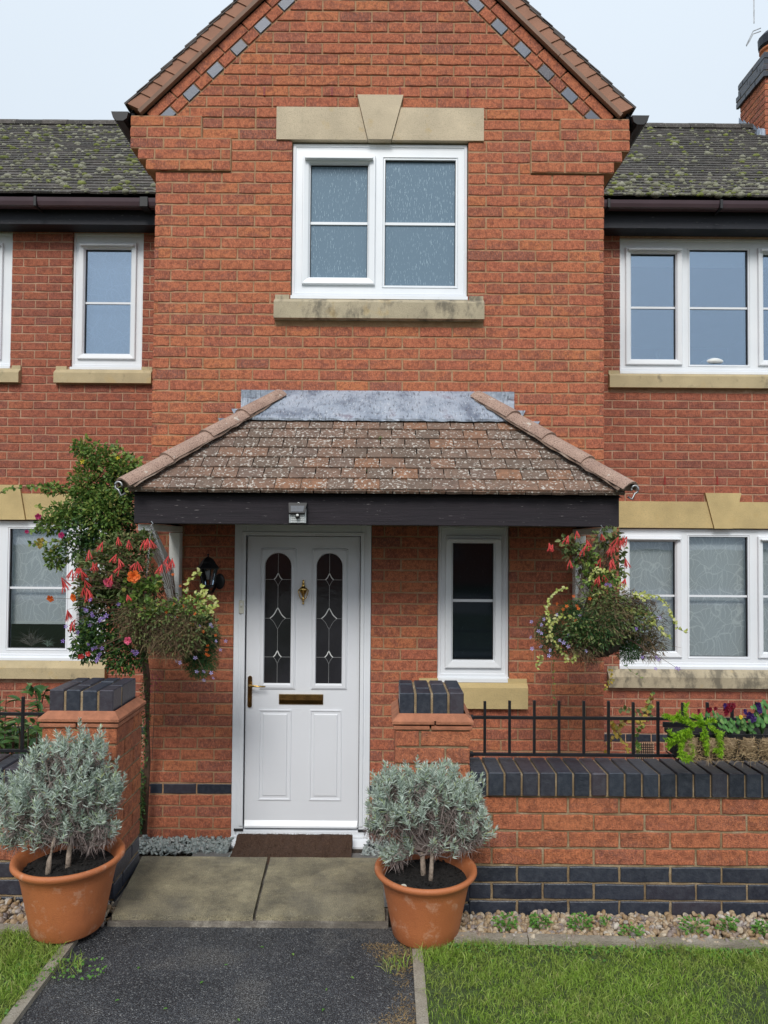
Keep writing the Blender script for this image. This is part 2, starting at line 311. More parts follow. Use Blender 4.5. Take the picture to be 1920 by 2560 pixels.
M['liner'] = coirmat('mossy_basket_liner', (.035, .028, .018), (.085, .065, .04))
M['coirfibre'] = islandmat('coir_fibres', [(0, (.20, .13, .07)), (.5, (.38, .27, .15)), (1, (.50, .38, .22))], .9, .1)
M['mat'] = coirmat('brown_doormat', (.045, .022, .013), (.12, .065, .04))
M['matfibre'] = islandmat('doormat_bristle', [(0, (.04, .022, .014)), (.6, (.10, .056, .036)), (1, (.17, .10, .065))], .95, .2)
def lacemat(name, base, line):
    m, t, p = newmat(name)
    g = N(t, 'ShaderNodeNewGeometry').outputs['Position']
    wv = N(t, 'ShaderNodeVectorMath', operation='ADD'); nn = N(t, 'ShaderNodeTexNoise'); nn.inputs['Scale'].default_value = 5; t.links.new(g, nn.inputs['Vector'])
    sc = N(t, 'ShaderNodeVectorMath', operation='SCALE'); sc.inputs['Scale'].default_value = .16; t.links.new(nn.outputs[1], sc.inputs[0])
    t.links.new(g, wv.inputs[0]); t.links.new(sc.outputs[0], wv.inputs[1])
    d = voro(t, 6.5, 'DISTANCE_TO_EDGE', vec=wv.outputs[0]); l1 = ramp(t, d, [(.0, 1), (.035, 0)])
    # veins fanning out of each leaf
    f1 = N(t, 'ShaderNodeTexVoronoi', feature='F1'); f1.inputs['Scale'].default_value = 6.5; t.links.new(wv.outputs[0], f1.inputs['Vector'])
    df = N(t, 'ShaderNodeVectorMath', operation='SUBTRACT'); t.links.new(wv.outputs[0], df.inputs[0]); t.links.new(f1.outputs['Position'], df.inputs[1])
    se = N(t, 'ShaderNodeSeparateXYZ'); t.links.new(df.outputs[0], se.inputs[0])
    an = mth(t, 'ARCTAN2', se.outputs[0], mth(t, 'ADD', se.outputs[2], .10)); l2 = ramp(t, mth(t, 'SINE', mth(t, 'MULTIPLY', an, 22)), [(.80, 0), (.98, .7)])
    fine = ramp(t, noise(t, 500, 2), [(.4, .75), (.6, 1)])
    c = mixc(t, mth(t, 'MAXIMUM', l1, l2), base, line); c = mixc(t, 1.0, c, fine, 'MULTIPLY')
    t.links.new(c, p.inputs['Base Color']); p.inputs['Roughness'].default_value = .8; return m
M['blind'] = lacemat('leaf_patterned_blind', (.72, .74, .77), (1, 1, 1))
M['blind_up'] = lacemat('pale_leaf_patterned_blind', (.62, .68, .74), (.85, .92, .98))
M['room'] = simple('room_wall', (.10, .045, .035), .9, .2, 2)
M['roomgrey'] = simple('grey_room_wall', (.16, .19, .23), .9, .1, 2)
M['white'] = simple('white_plastic', (.72, .73, .72), .4, .03)
M['ivory'] = simple('ivory_plastic', (.66, .65, .56), .45, .03)
M['bulb'] = simple('white_bulb', (.55, .60, .64), .25, .02)
M['lampglass'] = glassmat('lantern_glass', .06, (.8, .9, 1), (.75, .75, .75))
M['solar'] = simple('solar_cell', (.015, .028, .05), .45, .4, 60)
M['silverplastic'] = simple('silver_plastic', (.42, .45, .46), .3, .1, 80)
M['chain'] = simple('steel_chain', (.40, .39, .38), .35, .15, 40, 0, 1, .8)
M['redvent'] = simple('red_weep_vent', (.33, .03, .02), .5, .1)

# ------------------------------------------------------------------ helpers
def tag(o, label=None, cat=None, group=None, kind=None):
    if label: o['label'] = label
    if cat: o['category'] = cat
    if group: o['group'] = group
    if kind: o['kind'] = kind
    return o
def thing(name, label, cat, loc=(0, 0, 0), group=None):
    o = bpy.data.objects.new(name, None); COL.objects.link(o); o.location = loc; o.empty_display_size = .1
    return tag(o, label, cat, group)
def adopt(o, parent):
    if parent is not None:
        o.parent = parent
        if parent.type == 'EMPTY': o.matrix_parent_inverse = Matrix.Translation(-Vector(parent.location))
    return o
def meshobj(name, me, mat, parent=None, kind=None, mw=None):
    if mat and not me.materials: me.materials.append(M[mat] if isinstance(mat, str) else mat)
    o = bpy.data.objects.new(name, me); COL.objects.link(o); adopt(o, parent)
    if mw is not None: o.matrix_basis = mw
    if kind: o['kind'] = kind
    return o
class MB:
    def __init__(s): s.v = []; s.f = []
    def add(s, vs, fs):
        n = len(s.v); s.v += [tuple(v) for v in vs]; s.f += [tuple(i + n for i in f) for f in fs]; return s
    def box(s, x0, x1, y0, y1, z0, z1, bev=0):
        if bev <= 0:
            return s.add([(x0, y0, z0), (x1, y0, z0), (x1, y1, z0), (x0, y1, z0), (x0, y0, z1), (x1, y0, z1), (x1, y1, z1), (x0, y1, z1)],
                         [(0, 3, 2, 1), (4, 5, 6, 7), (0, 1, 5, 4), (1, 2, 6, 5), (2, 3, 7, 6), (3, 0, 4, 7)])
        bm = bmesh.new(); bmesh.ops.create_cube(bm, size=1)
        for v in bm.verts: v.co = Vector(((x0 + x1) / 2 + v.co.x * (x1 - x0), (y0 + y1) / 2 + v.co.y * (y1 - y0), (z0 + z1) / 2 + v.co.z * (z1 - z0)))
        bmesh.ops.bevel(bm, geom=bm.edges[:], offset=bev, segments=1, affect='EDGES')
        s.bm(bm); return s
    def bm(s, bm):
        bm.verts.index_update(); s.add([v.co[:] for v in bm.verts], [[v.index for v in f.verts] for f in bm.faces]); bm.free()
    def tube(s, pts, r, n=6, cap=True):
        pts = [Vector(p) for p in pts]; rs = r if isinstance(r, (list, tuple)) else [r] * len(pts); base = len(s.v); up = Vector((0, 0, 1))
        for i, p in enumerate(pts):
            d = (pts[min(i + 1, len(pts) - 1)] - pts[max(i - 1, 0)]); d = d.normalized() if d.length > 1e-9 else Vector((0, 0, 1))
            a = d.cross(up if abs(d.z) < .95 else Vector((1, 0, 0))).normalized(); b = d.cross(a)
            for k in range(n):
                t = 2 * math.pi * k / n; s.v.append(tuple(p + (a * math.cos(t) + b * math.sin(t)) * rs[i]))
        for i in range(len(pts) - 1):
            for k in range(n):
                k2 = (k + 1) % n; s.f.append((base + i * n + k, base + i * n + k2, base + (i + 1) * n + k2, base + (i + 1) * n + k))
        if cap: s.f.append(tuple(base + k for k in range(n))[::-1]); s.f.append(tuple(base + (len(pts) - 1) * n + k for k in range(n)))
        return s
    def lathe(s, prof, cx, cy, n=32, sx=1, sy=1):
        base = len(s.v)
        for r, z in prof:
            for k in range(n):
                t = 2 * math.pi * k / n; s.v.append((cx + r * math.cos(t) * sx, cy + r * math.sin(t) * sy, z))
        for i in range(len(prof) - 1):
            for k in range(n):
                k2 = (k + 1) % n; s.f.append((base + i * n + k, base + i * n + k2, base + (i + 1) * n + k2, base + (i + 1) * n + k))
        return s
    def prism(s, poly, y0, y1):
        """poly of (x, z) points pushed from y0 (front) to y1"""
        n = len(poly); vs = [(x, y0, z) for x, z in poly] + [(x, y1, z) for x, z in poly]
        return s.add(vs, [tuple(range(n)), tuple(range(2 * n - 1, n - 1, -1))] + [(i, n + i, n + (i + 1) % n, (i + 1) % n) for i in range(n)])
    def hprism(s, poly, z0, z1):
        n = len(poly); vs = [(x, y, z0) for x, y in poly] + [(x, y, z1) for x, y in poly]
        return s.add(vs, [tuple(range(n - 1, -1, -1)), tuple(range(n, 2 * n))] + [(i, (i + 1) % n, n + (i + 1) % n, n + i) for i in range(n)])
    def ring(s, x0, x1, z0, z1, prof):
        """mitred rectangular frame facing -y: prof = [(inset, y), ...]"""
        base = len(s.v)
        for i, y in prof: s.v += [(x0 + i, y, z0 + i), (x1 - i, y, z0 + i), (x1 - i, y, z1 - i), (x0 + i, y, z1 - i)]
        for k in range(len(prof) - 1):
            for j in range(4): a = base + 4 * k; s.f.append((a + j, a + (j + 1) % 4, a + 4 + (j + 1) % 4, a + 4 + j))
        return s
    def mesh(s, name, smooth=False):
        me = bpy.data.meshes.new(name); me.from_pydata(s.v, [], s.f)
        if smooth: me.polygons.foreach_set('use_smooth', [True] * len(me.polygons))
        me.update(); return me
    def build(s, name, mat, parent=None, kind=None, smooth=False, fix=False):
        me = s.mesh(name, smooth)
        if fix:
            b = bmesh.new(); b.from_mesh(me); bmesh.ops.recalc_face_normals(b, faces=b.faces[:]); b.to_mesh(me); b.free()
        return meshobj(name, me, mat, parent, kind)
def npmesh(name, V, F, mat, parent=None, kind=None, smooth=False):
    """V (n,3), F (m,k)"""
    V = np.ascontiguousarray(V, np.float32); F = np.ascontiguousarray(F, np.int32); k = F.shape[1]
    me = bpy.data.meshes.new(name); me.vertices.add(len(V)); me.vertices.foreach_set('co', V.ravel())
    me.loops.add(F.size); me.loops.foreach_set('vertex_index', F.ravel())
    me.polygons.add(len(F)); me.polygons.foreach_set('loop_start', np.arange(0, F.size, k, dtype=np.int32))
    if smooth: me.polygons.foreach_set('use_smooth', np.ones(len(F), bool))
    me.update(calc_edges=True); return meshobj(name, me, mat, parent, kind)

# ------------------------------------------------------------------ bricks
def outline(L, H, j=.0027):
    p = []
    nx = max(2, int(L / .045)); R = lambda: random.uniform(-j, j)
    for i in range(nx): p.append((L * i / nx + (R() if i else abs(R()) * .5), R() if i else .001))
    p.append((L + R() * .5, abs(R()) * .5)); p.append((L + R() * .7, H * .5))
    for i in range(nx): p.append((L - L * i / nx + R() * .5, H + R() * .8))
    p.append((abs(R()) * .5, H - abs(R()) * .5)); p.append((R() * .7, H * .5))
    return p
def poly_brick(poly, depth=.03, bev=.0035):
    cx = sum(p[0] for p in poly) / len(poly); cz = sum(p[1] for p in poly) / len(poly)
    w_ = max(p[0] for p in poly) - min(p[0] for p in poly); h_ = max(p[1] for p in poly) - min(p[1] for p in poly)
    fx = max(.3, 1 - 2 * bev / max(w_, .01)); fz = max(.3, 1 - 2 * bev / max(h_, .01)); n = len(poly)
    v = [(cx + (x - cx) * fx, cz + (z - cz) * fz, 0.) for x, z in poly] + [(x, z, -bev * .8) for x, z in poly] + [(x, z, -depth) for x, z in poly]
    f = [tuple(range(n))]
    for r in (0, n):
        for i in range(n): k = (i + 1) % n; f.append((r + i, r + n + i, r + n + k, r + k))
    return v, f
def bank(L, H, k, depth=.03, j=.0027, bev=.0038, mat='brick', name='brick'):
    out = []
    for _ in range(k):
        v, f = poly_brick(outline(L, H, j), depth, bev); me = bpy.data.meshes.new(name); me.from_pydata(v, [], f); me.update()
        me.materials.append(M[mat]); out.append((me, v, f, L, H))
    return out
def clip(poly, a, b, c):
    """keep a*x + b*z <= c"""
    out = []
    for i in range(len(poly)):
        p, q = poly[i], poly[(i + 1) % len(poly)]; dp = a * p[0] + b * p[1] - c; dq = a * q[0] + b * q[1] - c
        if dp <= 0: out.append(p)
        if (dp < 0 < dq) or (dq < 0 < dp): t = dp / (dp - dq); out.append((p[0] + t * (q[0] - p[0]), p[1] + t * (q[1] - p[1])))
    return out
def area(p): return abs(sum(p[i][0] * p[(i + 1) % len(p)][1] - p[(i + 1) % len(p)][0] * p[i][1] for i in range(len(p)))) / 2
class Face:
    """a vertical face: origin, along-direction, outward normal"""
    def __init__(s, O, side='front'):
        s.O = Vector(O); s.U, s.N = {'front': (Vector((1, 0, 0)), Vector((0, -1, 0))), 'right': (Vector((0, 1, 0)), Vector((1, 0, 0))), 'left': (Vector((0, -1, 0)), Vector((-1, 0, 0)))}[side]
    def mat(s, u, z, w=0, su=1, sz=1, flip=False):
        p = s.O + s.U * u + s.N * w; Z = Vector((0, 0, 1))
        m = Matrix(((s.U.x * su, 0, s.N.x, p.x), (s.U.y * su, 0, s.N.y, p.y), (0, sz, 0, z), (0, 0, 0, 1)))
        return m
BANKS = {}
def brickbank(mat):
    if mat not in BANKS: BANKS[mat] = (bank(.215, .065, 9, mat=mat), bank(.1025, .065, 6, mat=mat))
    return BANKS[mat]
def course(u0, u1, k, phase=0.0, joint=.01):
    """brick spans of one course in [u0, u1]"""
    s = phase + (0.1125 if k % 2 else 0.0); out = []
    i = math.floor((u0 - s) / .225) - 1; cuts = []
    while s + i * .225 < u1 + .3:
        c = s + i * .225
        if u0 + .001 < c < u1 - .001: cuts.append(c)
        i += 1
    pts = [u0] + cuts + [u1]
    if len(pts) > 2 and pts[1] - pts[0] < .055: pts.pop(1)
    if len(pts) > 2 and pts[-1] - pts[-2] < .055: pts.pop(-2)
    for a, b in zip(pts[:-1], pts[1:]):
        out.append((a + (0 if a == u0 else joint / 2), b - (0 if b == u1 else joint / 2)))
    return out
def spans(u0, u1, za, zb, openings):
    iv = [(u0, u1)]
    for (a, b, c, d) in openings:
        if c < zb - .012 and d > za + .012:
            nv = []
            for (p, q) in iv:
                if b <= p or a >= q: nv.append((p, q))
                else:
                    if a - p > .02: nv.append((p, a))
                    if q - b > .02: nv.append((b, q))
            iv = nv
    return iv
def lay(face, u0, u1, z0, ncourse, openings=(), mat='brick', phase=0., clips=(), special=None, breaks=None, pitch=.075):
    """list of brick records (matrix, bank entry or custom poly, size)"""
    rec = []
    for k in range(ncourse):
        za = z0 + k * pitch + .005; zb = za + .065
        m = mat if not special or k not in special else special[k]
        bs, hs = brickbank(m)
        for (a, b) in spans(u0, u1, za, zb, openings):
            for (p, q) in course(a, b, k, phase):
                L = q - p
                if L < .015: continue
                wj = random.uniform(-.0015, .002); zj = random.uniform(-.0008, .0008)
                if clips:
                    poly = [(p, za), (q, za), (q, zb), (p, zb)]; A = area(poly)
                    for c in clips: poly = clip(poly, *c) if len(poly) > 2 else []
                    if len(poly) < 3 or area(poly) < .0006: continue
                    if area(poly) < A * .999: rec.append((face.mat(0, 0, wj), None, poly, m, area(poly))); continue
                e = random.choice(bs if L > .15 else hs)
                rec.append((face.mat(p, za + zj, wj, L / e[3]), e, None, m, L * .065))
    return rec
def emit(rec, parent, limit=300, name='brick'):
    rec = sorted(rec, key=lambda r: -r[4]); solo, rest = rec[:limit], rec[limit:]
    for mw, e, poly, m, A in solo:
        if e: meshobj(name, e[0], m, parent, mw=mw)
        else:
            v, f = poly_brick(poly); me = bpy.data.meshes.new(name); me.from_pydata(v, [], f); me.materials.append(M[m]); meshobj(name, me, m, parent, mw=mw)
    by = {}
    for r in rest: by.setdefault(r[3], []).append(r)
    for m, rs in by.items():
        mb = MB()
        for mw, e, poly, _, A in rs:
            v, f = (e[1], e[2]) if e else poly_brick(poly)
            mb.add([(mw @ Vector(p))[:] for p in v], f)
        mb.build('bricks', m, parent, kind='stuff')
def backing(face, u0, u1, z0, z1, openings, mat, parent, name='mortar', wf=-.0046, wb=-.25, poly=None):
    """the mortar body of a wall with real openings"""
    us = sorted({u0, u1} | {min(max(v, u0), u1) for o in openings for v in o[:2]}); zs = sorted({z0, z1} | {min(max(v, z0), z1) for o in openings for v in o[2:]})
    mb = MB(); P = lambda u, z, w_: tuple(face.O + face.U * u + face.N * w_ + Vector((0, 0, z)))
    def solid(u, z):
        if not (u0 < u < u1 and z0 < z < z1): return False
        return not any(a < u < b and c < z < d for a, b, c, d in openings)
    for i in range(len(us) - 1):
        for j in range(len(zs) - 1):
            a, b, c, d = us[i], us[i + 1], zs[j], zs[j + 1]; um, zm = (a + b) / 2, (c + d) / 2
            if not solid(um, zm): continue
            mb.add([P(a, c, wf), P(b, c, wf), P(b, d, wf), P(a, d, wf)], [(0, 1, 2, 3)]); mb.add([P(a, c, wb), P(b, c, wb), P(b, d, wb), P(a, d, wb)], [(3, 2, 1, 0)])
            e = 1e-4
            if not solid(a - e, zm): mb.add([P(a, c, wf), P(a, d, wf), P(a, d, wb), P(a, c, wb)], [(0, 1, 2, 3)])
            if not solid(b + e, zm): mb.add([P(b, c, wf), P(b, c, wb), P(b, d, wb), P(b, d, wf)], [(0, 1, 2, 3)])
            if not solid(um, c - e): mb.add([P(a, c, wf), P(a, c, wb), P(b, c, wb), P(b, c, wf)], [(0, 1, 2, 3)])
            if not solid(um, d + e): mb.add([P(a, d, wf), P(b, d, wf), P(b, d, wb), P(a, d, wb)], [(0, 1, 2, 3)])
    return mb.build(name, mat, parent)

# ------------------------------------------------------------------ windows
def window(house, x0, x1, z0, z1, Y, lights, bar=None, pane='glass', blind=None, blind_z=None, cill=True, fw=.055, vent=True, sub='frame', botw=None):
    """white upvc casement: outer frame at x0..x1, z0..z1, front face at Y; lights = [(kind, a, b)] spans of glass with their kind"""
    wd = thing_part('window', house)
    f = MB(); b0 = z0 + (.03 if cill else 0)
    f.ring(x0, x1, b0, z1, [(0, Y + .07), (0, Y), (.018, Y - .004), (.022, Y + .004), (.03, Y + .004)])
    edges = []
    f.box(x0 + .0295, x1 - .0295, Y + .03, Y + .07, b0 + .0295, b0 + .05); 
    for kind, a, b, gz0, gz1 in lights: edges.append((a, b))
    # solid face plate between the openings
    cells = sorted({x0 + .03, x1 - .03} | {v for l in lights for v in l[1:3]})
    for i in range(len(cells) - 1):
        a, b = cells[i], cells[i + 1]; l = [l for l in lights if abs(l[1] - a) < 1e-6]
        if l:
            f.box(a, b, Y + .005, Y + .06, b0 + .03, l[0][3]); f.box(a, b, Y + .005, Y + .06, l[0][4], z1 - .03)
        else: f.box(a, b, Y + .005, Y + .06, b0 + .03, z1 - .03)
    fr = f.build('frame', 'upvc', wd)
    if cill:
        c = MB(); c.add([(x0 - .004, Y - .035, z0), (x1 + .004, Y - .035, z0), (x1 + .004, Y - .035, z0 + .022), (x0 - .004, Y - .035, z0 + .022),
                         (x0 - .004, Y + .06, z0), (x1 + .004, Y + .06, z0), (x1 + .004, Y - .002, z0 + .03), (x0 - .004, Y - .002, z0 + .03), (x1 + .004, Y + .06, z0 + .03), (x0 - .004, Y + .06, z0 + .03)],
                        [(0, 1, 2, 3), (3, 2, 6, 7), (0, 4, 5, 1), (7, 6, 8, 9), (0, 3, 7, 9, 4), (1, 5, 8, 6, 2)])
        c.build('window_cill', 'upvc', wd)
    for kind, a, b, g0, g1 in lights:
        if kind == 'sash':
            s = MB(); q = .052
            s.ring(a - q, b + q, g0 - q, g1 + q, [(0, Y + .004), (0, Y - .014), (.004, Y - .018), (.010, Y - .018), (q - .012, Y - .012), (q - .004, Y - .002), (q, Y + .02), (q, Y + .055)])
            s.build('sash', 'upvc', wd)
            if vent:
                v = MB(); v.box(a - .036, b + .036, Y - .046, Y - .012, g1 + .016, g1 + .030, .003); v.build('trickle_vent', 'upvc', wd)
        else:
            s = MB(); q = .016; s.ring(a - q, b + q, g0 - q, g1 + q, [(0, Y + .0045), (.002, Y - .001), (q, Y + .02), (q, Y + .055)]); s.build('glazing_bead', 'upvc', wd)
        e = MB(); e.ring(a, b, g0, g1, [(0, Y + .0205), (.004, Y + .0205), (.004, Y + .03)]); e.build('seal', 'seal', wd)
        g = MB(); g.box(a + .001, b - .001, Y + .030, Y + .034, g0 + .001, g1 - .001); g.build('pane', pane, wd)
        if bar:
            r = MB(); r.box(a + .002, b - .002, Y + .020, Y + .0295, bar - .009, bar + .009); r.build('glazing_bar', 'upvc', wd)
    if blind:
        bz = blind_z if blind_z else b0 + .02
        q = MB(); q.box(x0 + .03, x1 - .03, Y + .10, Y + .103, bz, z1 - .03); q.build('blind', blind, wd)
        if blind_z: h = MB(); h.box(x0 + .03, x1 - .03, Y + .095, Y + .108, bz - .025, bz); h.build('blind_rail', 'white', wd)
    return wd
def thing_part(name, parent):
    """a part made of sub-parts: a small empty under its thing"""
    o = bpy.data.objects.new(name, None); COL.objects.link(o); o.empty_display_size = .05; o.parent = parent
    o.matrix_parent_inverse = Matrix.Translation(-Vector(parent.location)); return o
def lintel(house, x0, x1, z0, z1, Y, kx0, kx1, kb0, kb1, kz, mat='stone', d=.012):
    l = MB(); l.prism([(x0, z0), (kb0 - .004, z0), (kx0 - .004 + (kb0 - kx0) * (kz - z1) / (kz - z0), z1), (x0, z1)], Y - d, Y + .10); l.build('lintel', mat, house, fix=True)
    l = MB(); l.prism([(kb1 + .004, z0), (x1, z0), (x1, z1), (kx1 + .004 - (kx1 - kb1) * (kz - z1) / (kz - z0), z1)], Y - d, Y + .10); l.build('lintel', mat, house, fix=True)
    l = MB(); l.prism([(kb0, z0 - .003), (kb1, z0 - .003), (kx1, kz), (kx0, kz)], Y - d - .014, Y + .10); l.build('keystone', mat, house, fix=True)
def sill(house, x0, x1, z0, z1, Y, mat, proj=.05, ledge=.10, zk=None):
    zk = z1 + .008 if zk is None else zk - .001
    s = MB(); s.add([(x0, Y - proj, z0), (x1, Y - proj, z0), (x1, Y - proj, z1 - .012), (x0, Y - proj, z1 - .012), (x0, Y + .10, z0), (x1, Y + .10, z0),
                     (x1, Y - .004, zk), (x0, Y - .004, zk), (x1, Y + .10, zk), (x0, Y + .10, zk), (x1, Y - proj + .008, z1 - .002), (x0, Y - proj + .008, z1 - .002)],
                    [(0, 1, 2, 3), (3, 2, 10, 11), (11, 10, 6, 7), (7, 6, 8, 9), (0, 4, 5, 1), (0, 3, 11, 7, 9, 4), (1, 5, 8, 6, 10, 2)])
    for a in (x0, x1 - ledge): s.box(a + .002, a + ledge - .002, Y - .012, Y + .09, z1, max(z1, zk) + .026)
    s.build('stone_sill', mat, house)

# =================================================================== THE CENTRAL GABLED HOUSE
YW = 4.77; ZG = -.141                                   # wall face and course grid
XL, XR, XC = -1.572, 1.480, -.046
GA = math.radians(44.6); ta, ca, sa = math.tan(GA), math.cos(GA), math.sin(GA)
HB = thing('brick_house', 'tall gabled red brick house front with the white door and tiled porch', 'house', (XC, YW, -.44))
fw_ = Face((0, YW, 0))
DOOR = (-1.003, -.081, -.44, 1.70); SWIN = (.362, .845, .617, 1.70)
CWIN = (-.646, .557, 3.190, 4.281)
LINT = (-.752, .660, 4.281, 4.506); KEY = (-.200, .107, 4.506, 4.581); CSILL = (-.750, .662, 3.045, 3.165); SSILL = (.240, .962, .45, .600)
ops = [DOOR, SWIN, CWIN]
k0 = -5; z0 = ZG + k0 * .075
eav = ZG + 61 * .075
rec = lay(fw_, XL, XR, z0, 61, ops + [LINT, KEY, CSILL, SSILL], 'brick', XL, special={5: 'blue'}) if False else []
# courses up to the corbel; blue course at k = 0
rec += lay(fw_, XL, XR, ZG - 5 * .075, 61, ops + [LINT, KEY, CSILL, SSILL], 'brick', XL, special={5: 'blue'})
# corbelled eaves: five courses, the outer blocks a little proud
prj = Face((0, YW - .018, 0)); zc = ZG + 56 * .075
steps = [(-1.633, 1.543, -1.06, .98), (-1.690, 1.597, -1.06, .98), (-1.743, 1.649, -1.06, .98), (-1.743, 1.649, -1.26, 1.18), (-1.743, 1.649, -1.26, 1.18)]
for i, (a, b, c, d) in enumerate(steps):
    for (fc, p, q) in ((prj, a, c - .005), (fw_, c + .005, d - .005), (prj, d + .005, b)):
        r = lay(fc, p, q, zc + i * .075, 1, [LINT, KEY, CWIN], 'brick', p + (.1125 if i % 2 else 0) + .0 if fc is prj else XL + (.1125 if i % 2 else 0)); rec += r
# gable triangle above, clipped to the verge courses
hw = 1.62                                                # half width of the verge line at z = 4.445
def vline(off): return [(ta, 1, 4.445 + ta * (XC + hw) - off / ca), (-ta, 1, 4.445 + ta * (hw - XC) - off / ca)]
cz_ = vline(.162)
cz_ = [(ta * 1.0, 1.0, 4.445 + ta * (XC + hw) - .162 / ca), (-ta, 1.0, 4.445 - ta * (XC - hw) - .162 / ca)]
rec += lay(fw_, XC - 1.75, XC + 1.75, eav, 22, [KEY], 'brick', XL + .1125 * 0, clips=cz_)
emit(rec, HB, 300)
backing(fw_, XL + .004, XR - .004, -.5, eav - .002, ops + [(LINT[0] + .02, LINT[1] - .02, LINT[2] - .0, LINT[3] - .02)], 'mortar', HB)
cor = MB()
for i, (a, b, c, d) in enumerate(steps):
    z = zc + i * .075 + .002
    cor.box(a + .004, c, YW - .0135, YW + .2, z, z + .075); cor.box(d, b - .004, YW - .0135, YW + .2, z, z + .075)
apz = 4.445 + ta * hw
cor.prism([(XC - hw + .02, eav + .002), (XC + hw - .02, eav + .002), (XC, apz - .02)], YW + .007, YW + .25)
cor.build('mortar', 'mortar', HB)
# raking courses: outer row of stretchers, inner row of red and blue headers
def rake(sign):
    for k in range(12):                                  # stretchers
        s0 = .03 + k * .225; add_rake(sign, s0, .215, .010, 'brick')
    for k in range(24):
        s0 = .07 + k * .1125; add_rake(sign, s0, .1025, .085, 'blue_gable' if k % 2 == 0 else 'brick')
def add_rake(sign, s0, L, off, m):
    # slope frame: along (cos, sin), perpendicular (inward)
    ux, uz = ca, sa; px_, pz_ = sa, -ca
    o = (-hw, 4.445)
    pts = [(o[0] + ux * (s0 + a) + px_ * (off + b), o[1] + uz * (s0 + a) + pz_ * (off + b)) for a, b in ((0, .065), (L, .065), (L, 0), (0, 0))]
    poly = [(x, z) for x, z in pts]; poly = clip(poly, 0, -1, -(eav + .006)); poly = clip(poly, 1, 0, -.004) if poly else []
    if len(poly) < 3 or area(poly) < .0005: return
    poly = [(XC + (x if sign < 0 else -x), z) for x, z in poly]
    if sign > 0: poly = poly[::-1]
    v, f = poly_brick(poly); me = bpy.data.meshes.new('brick'); me.from_pydata(v, [], f); me.materials.append(M[m])
    meshobj('brick', me, m, HB, mw=fw_.mat(0, 0, .004))
rake(-1); rake(1)
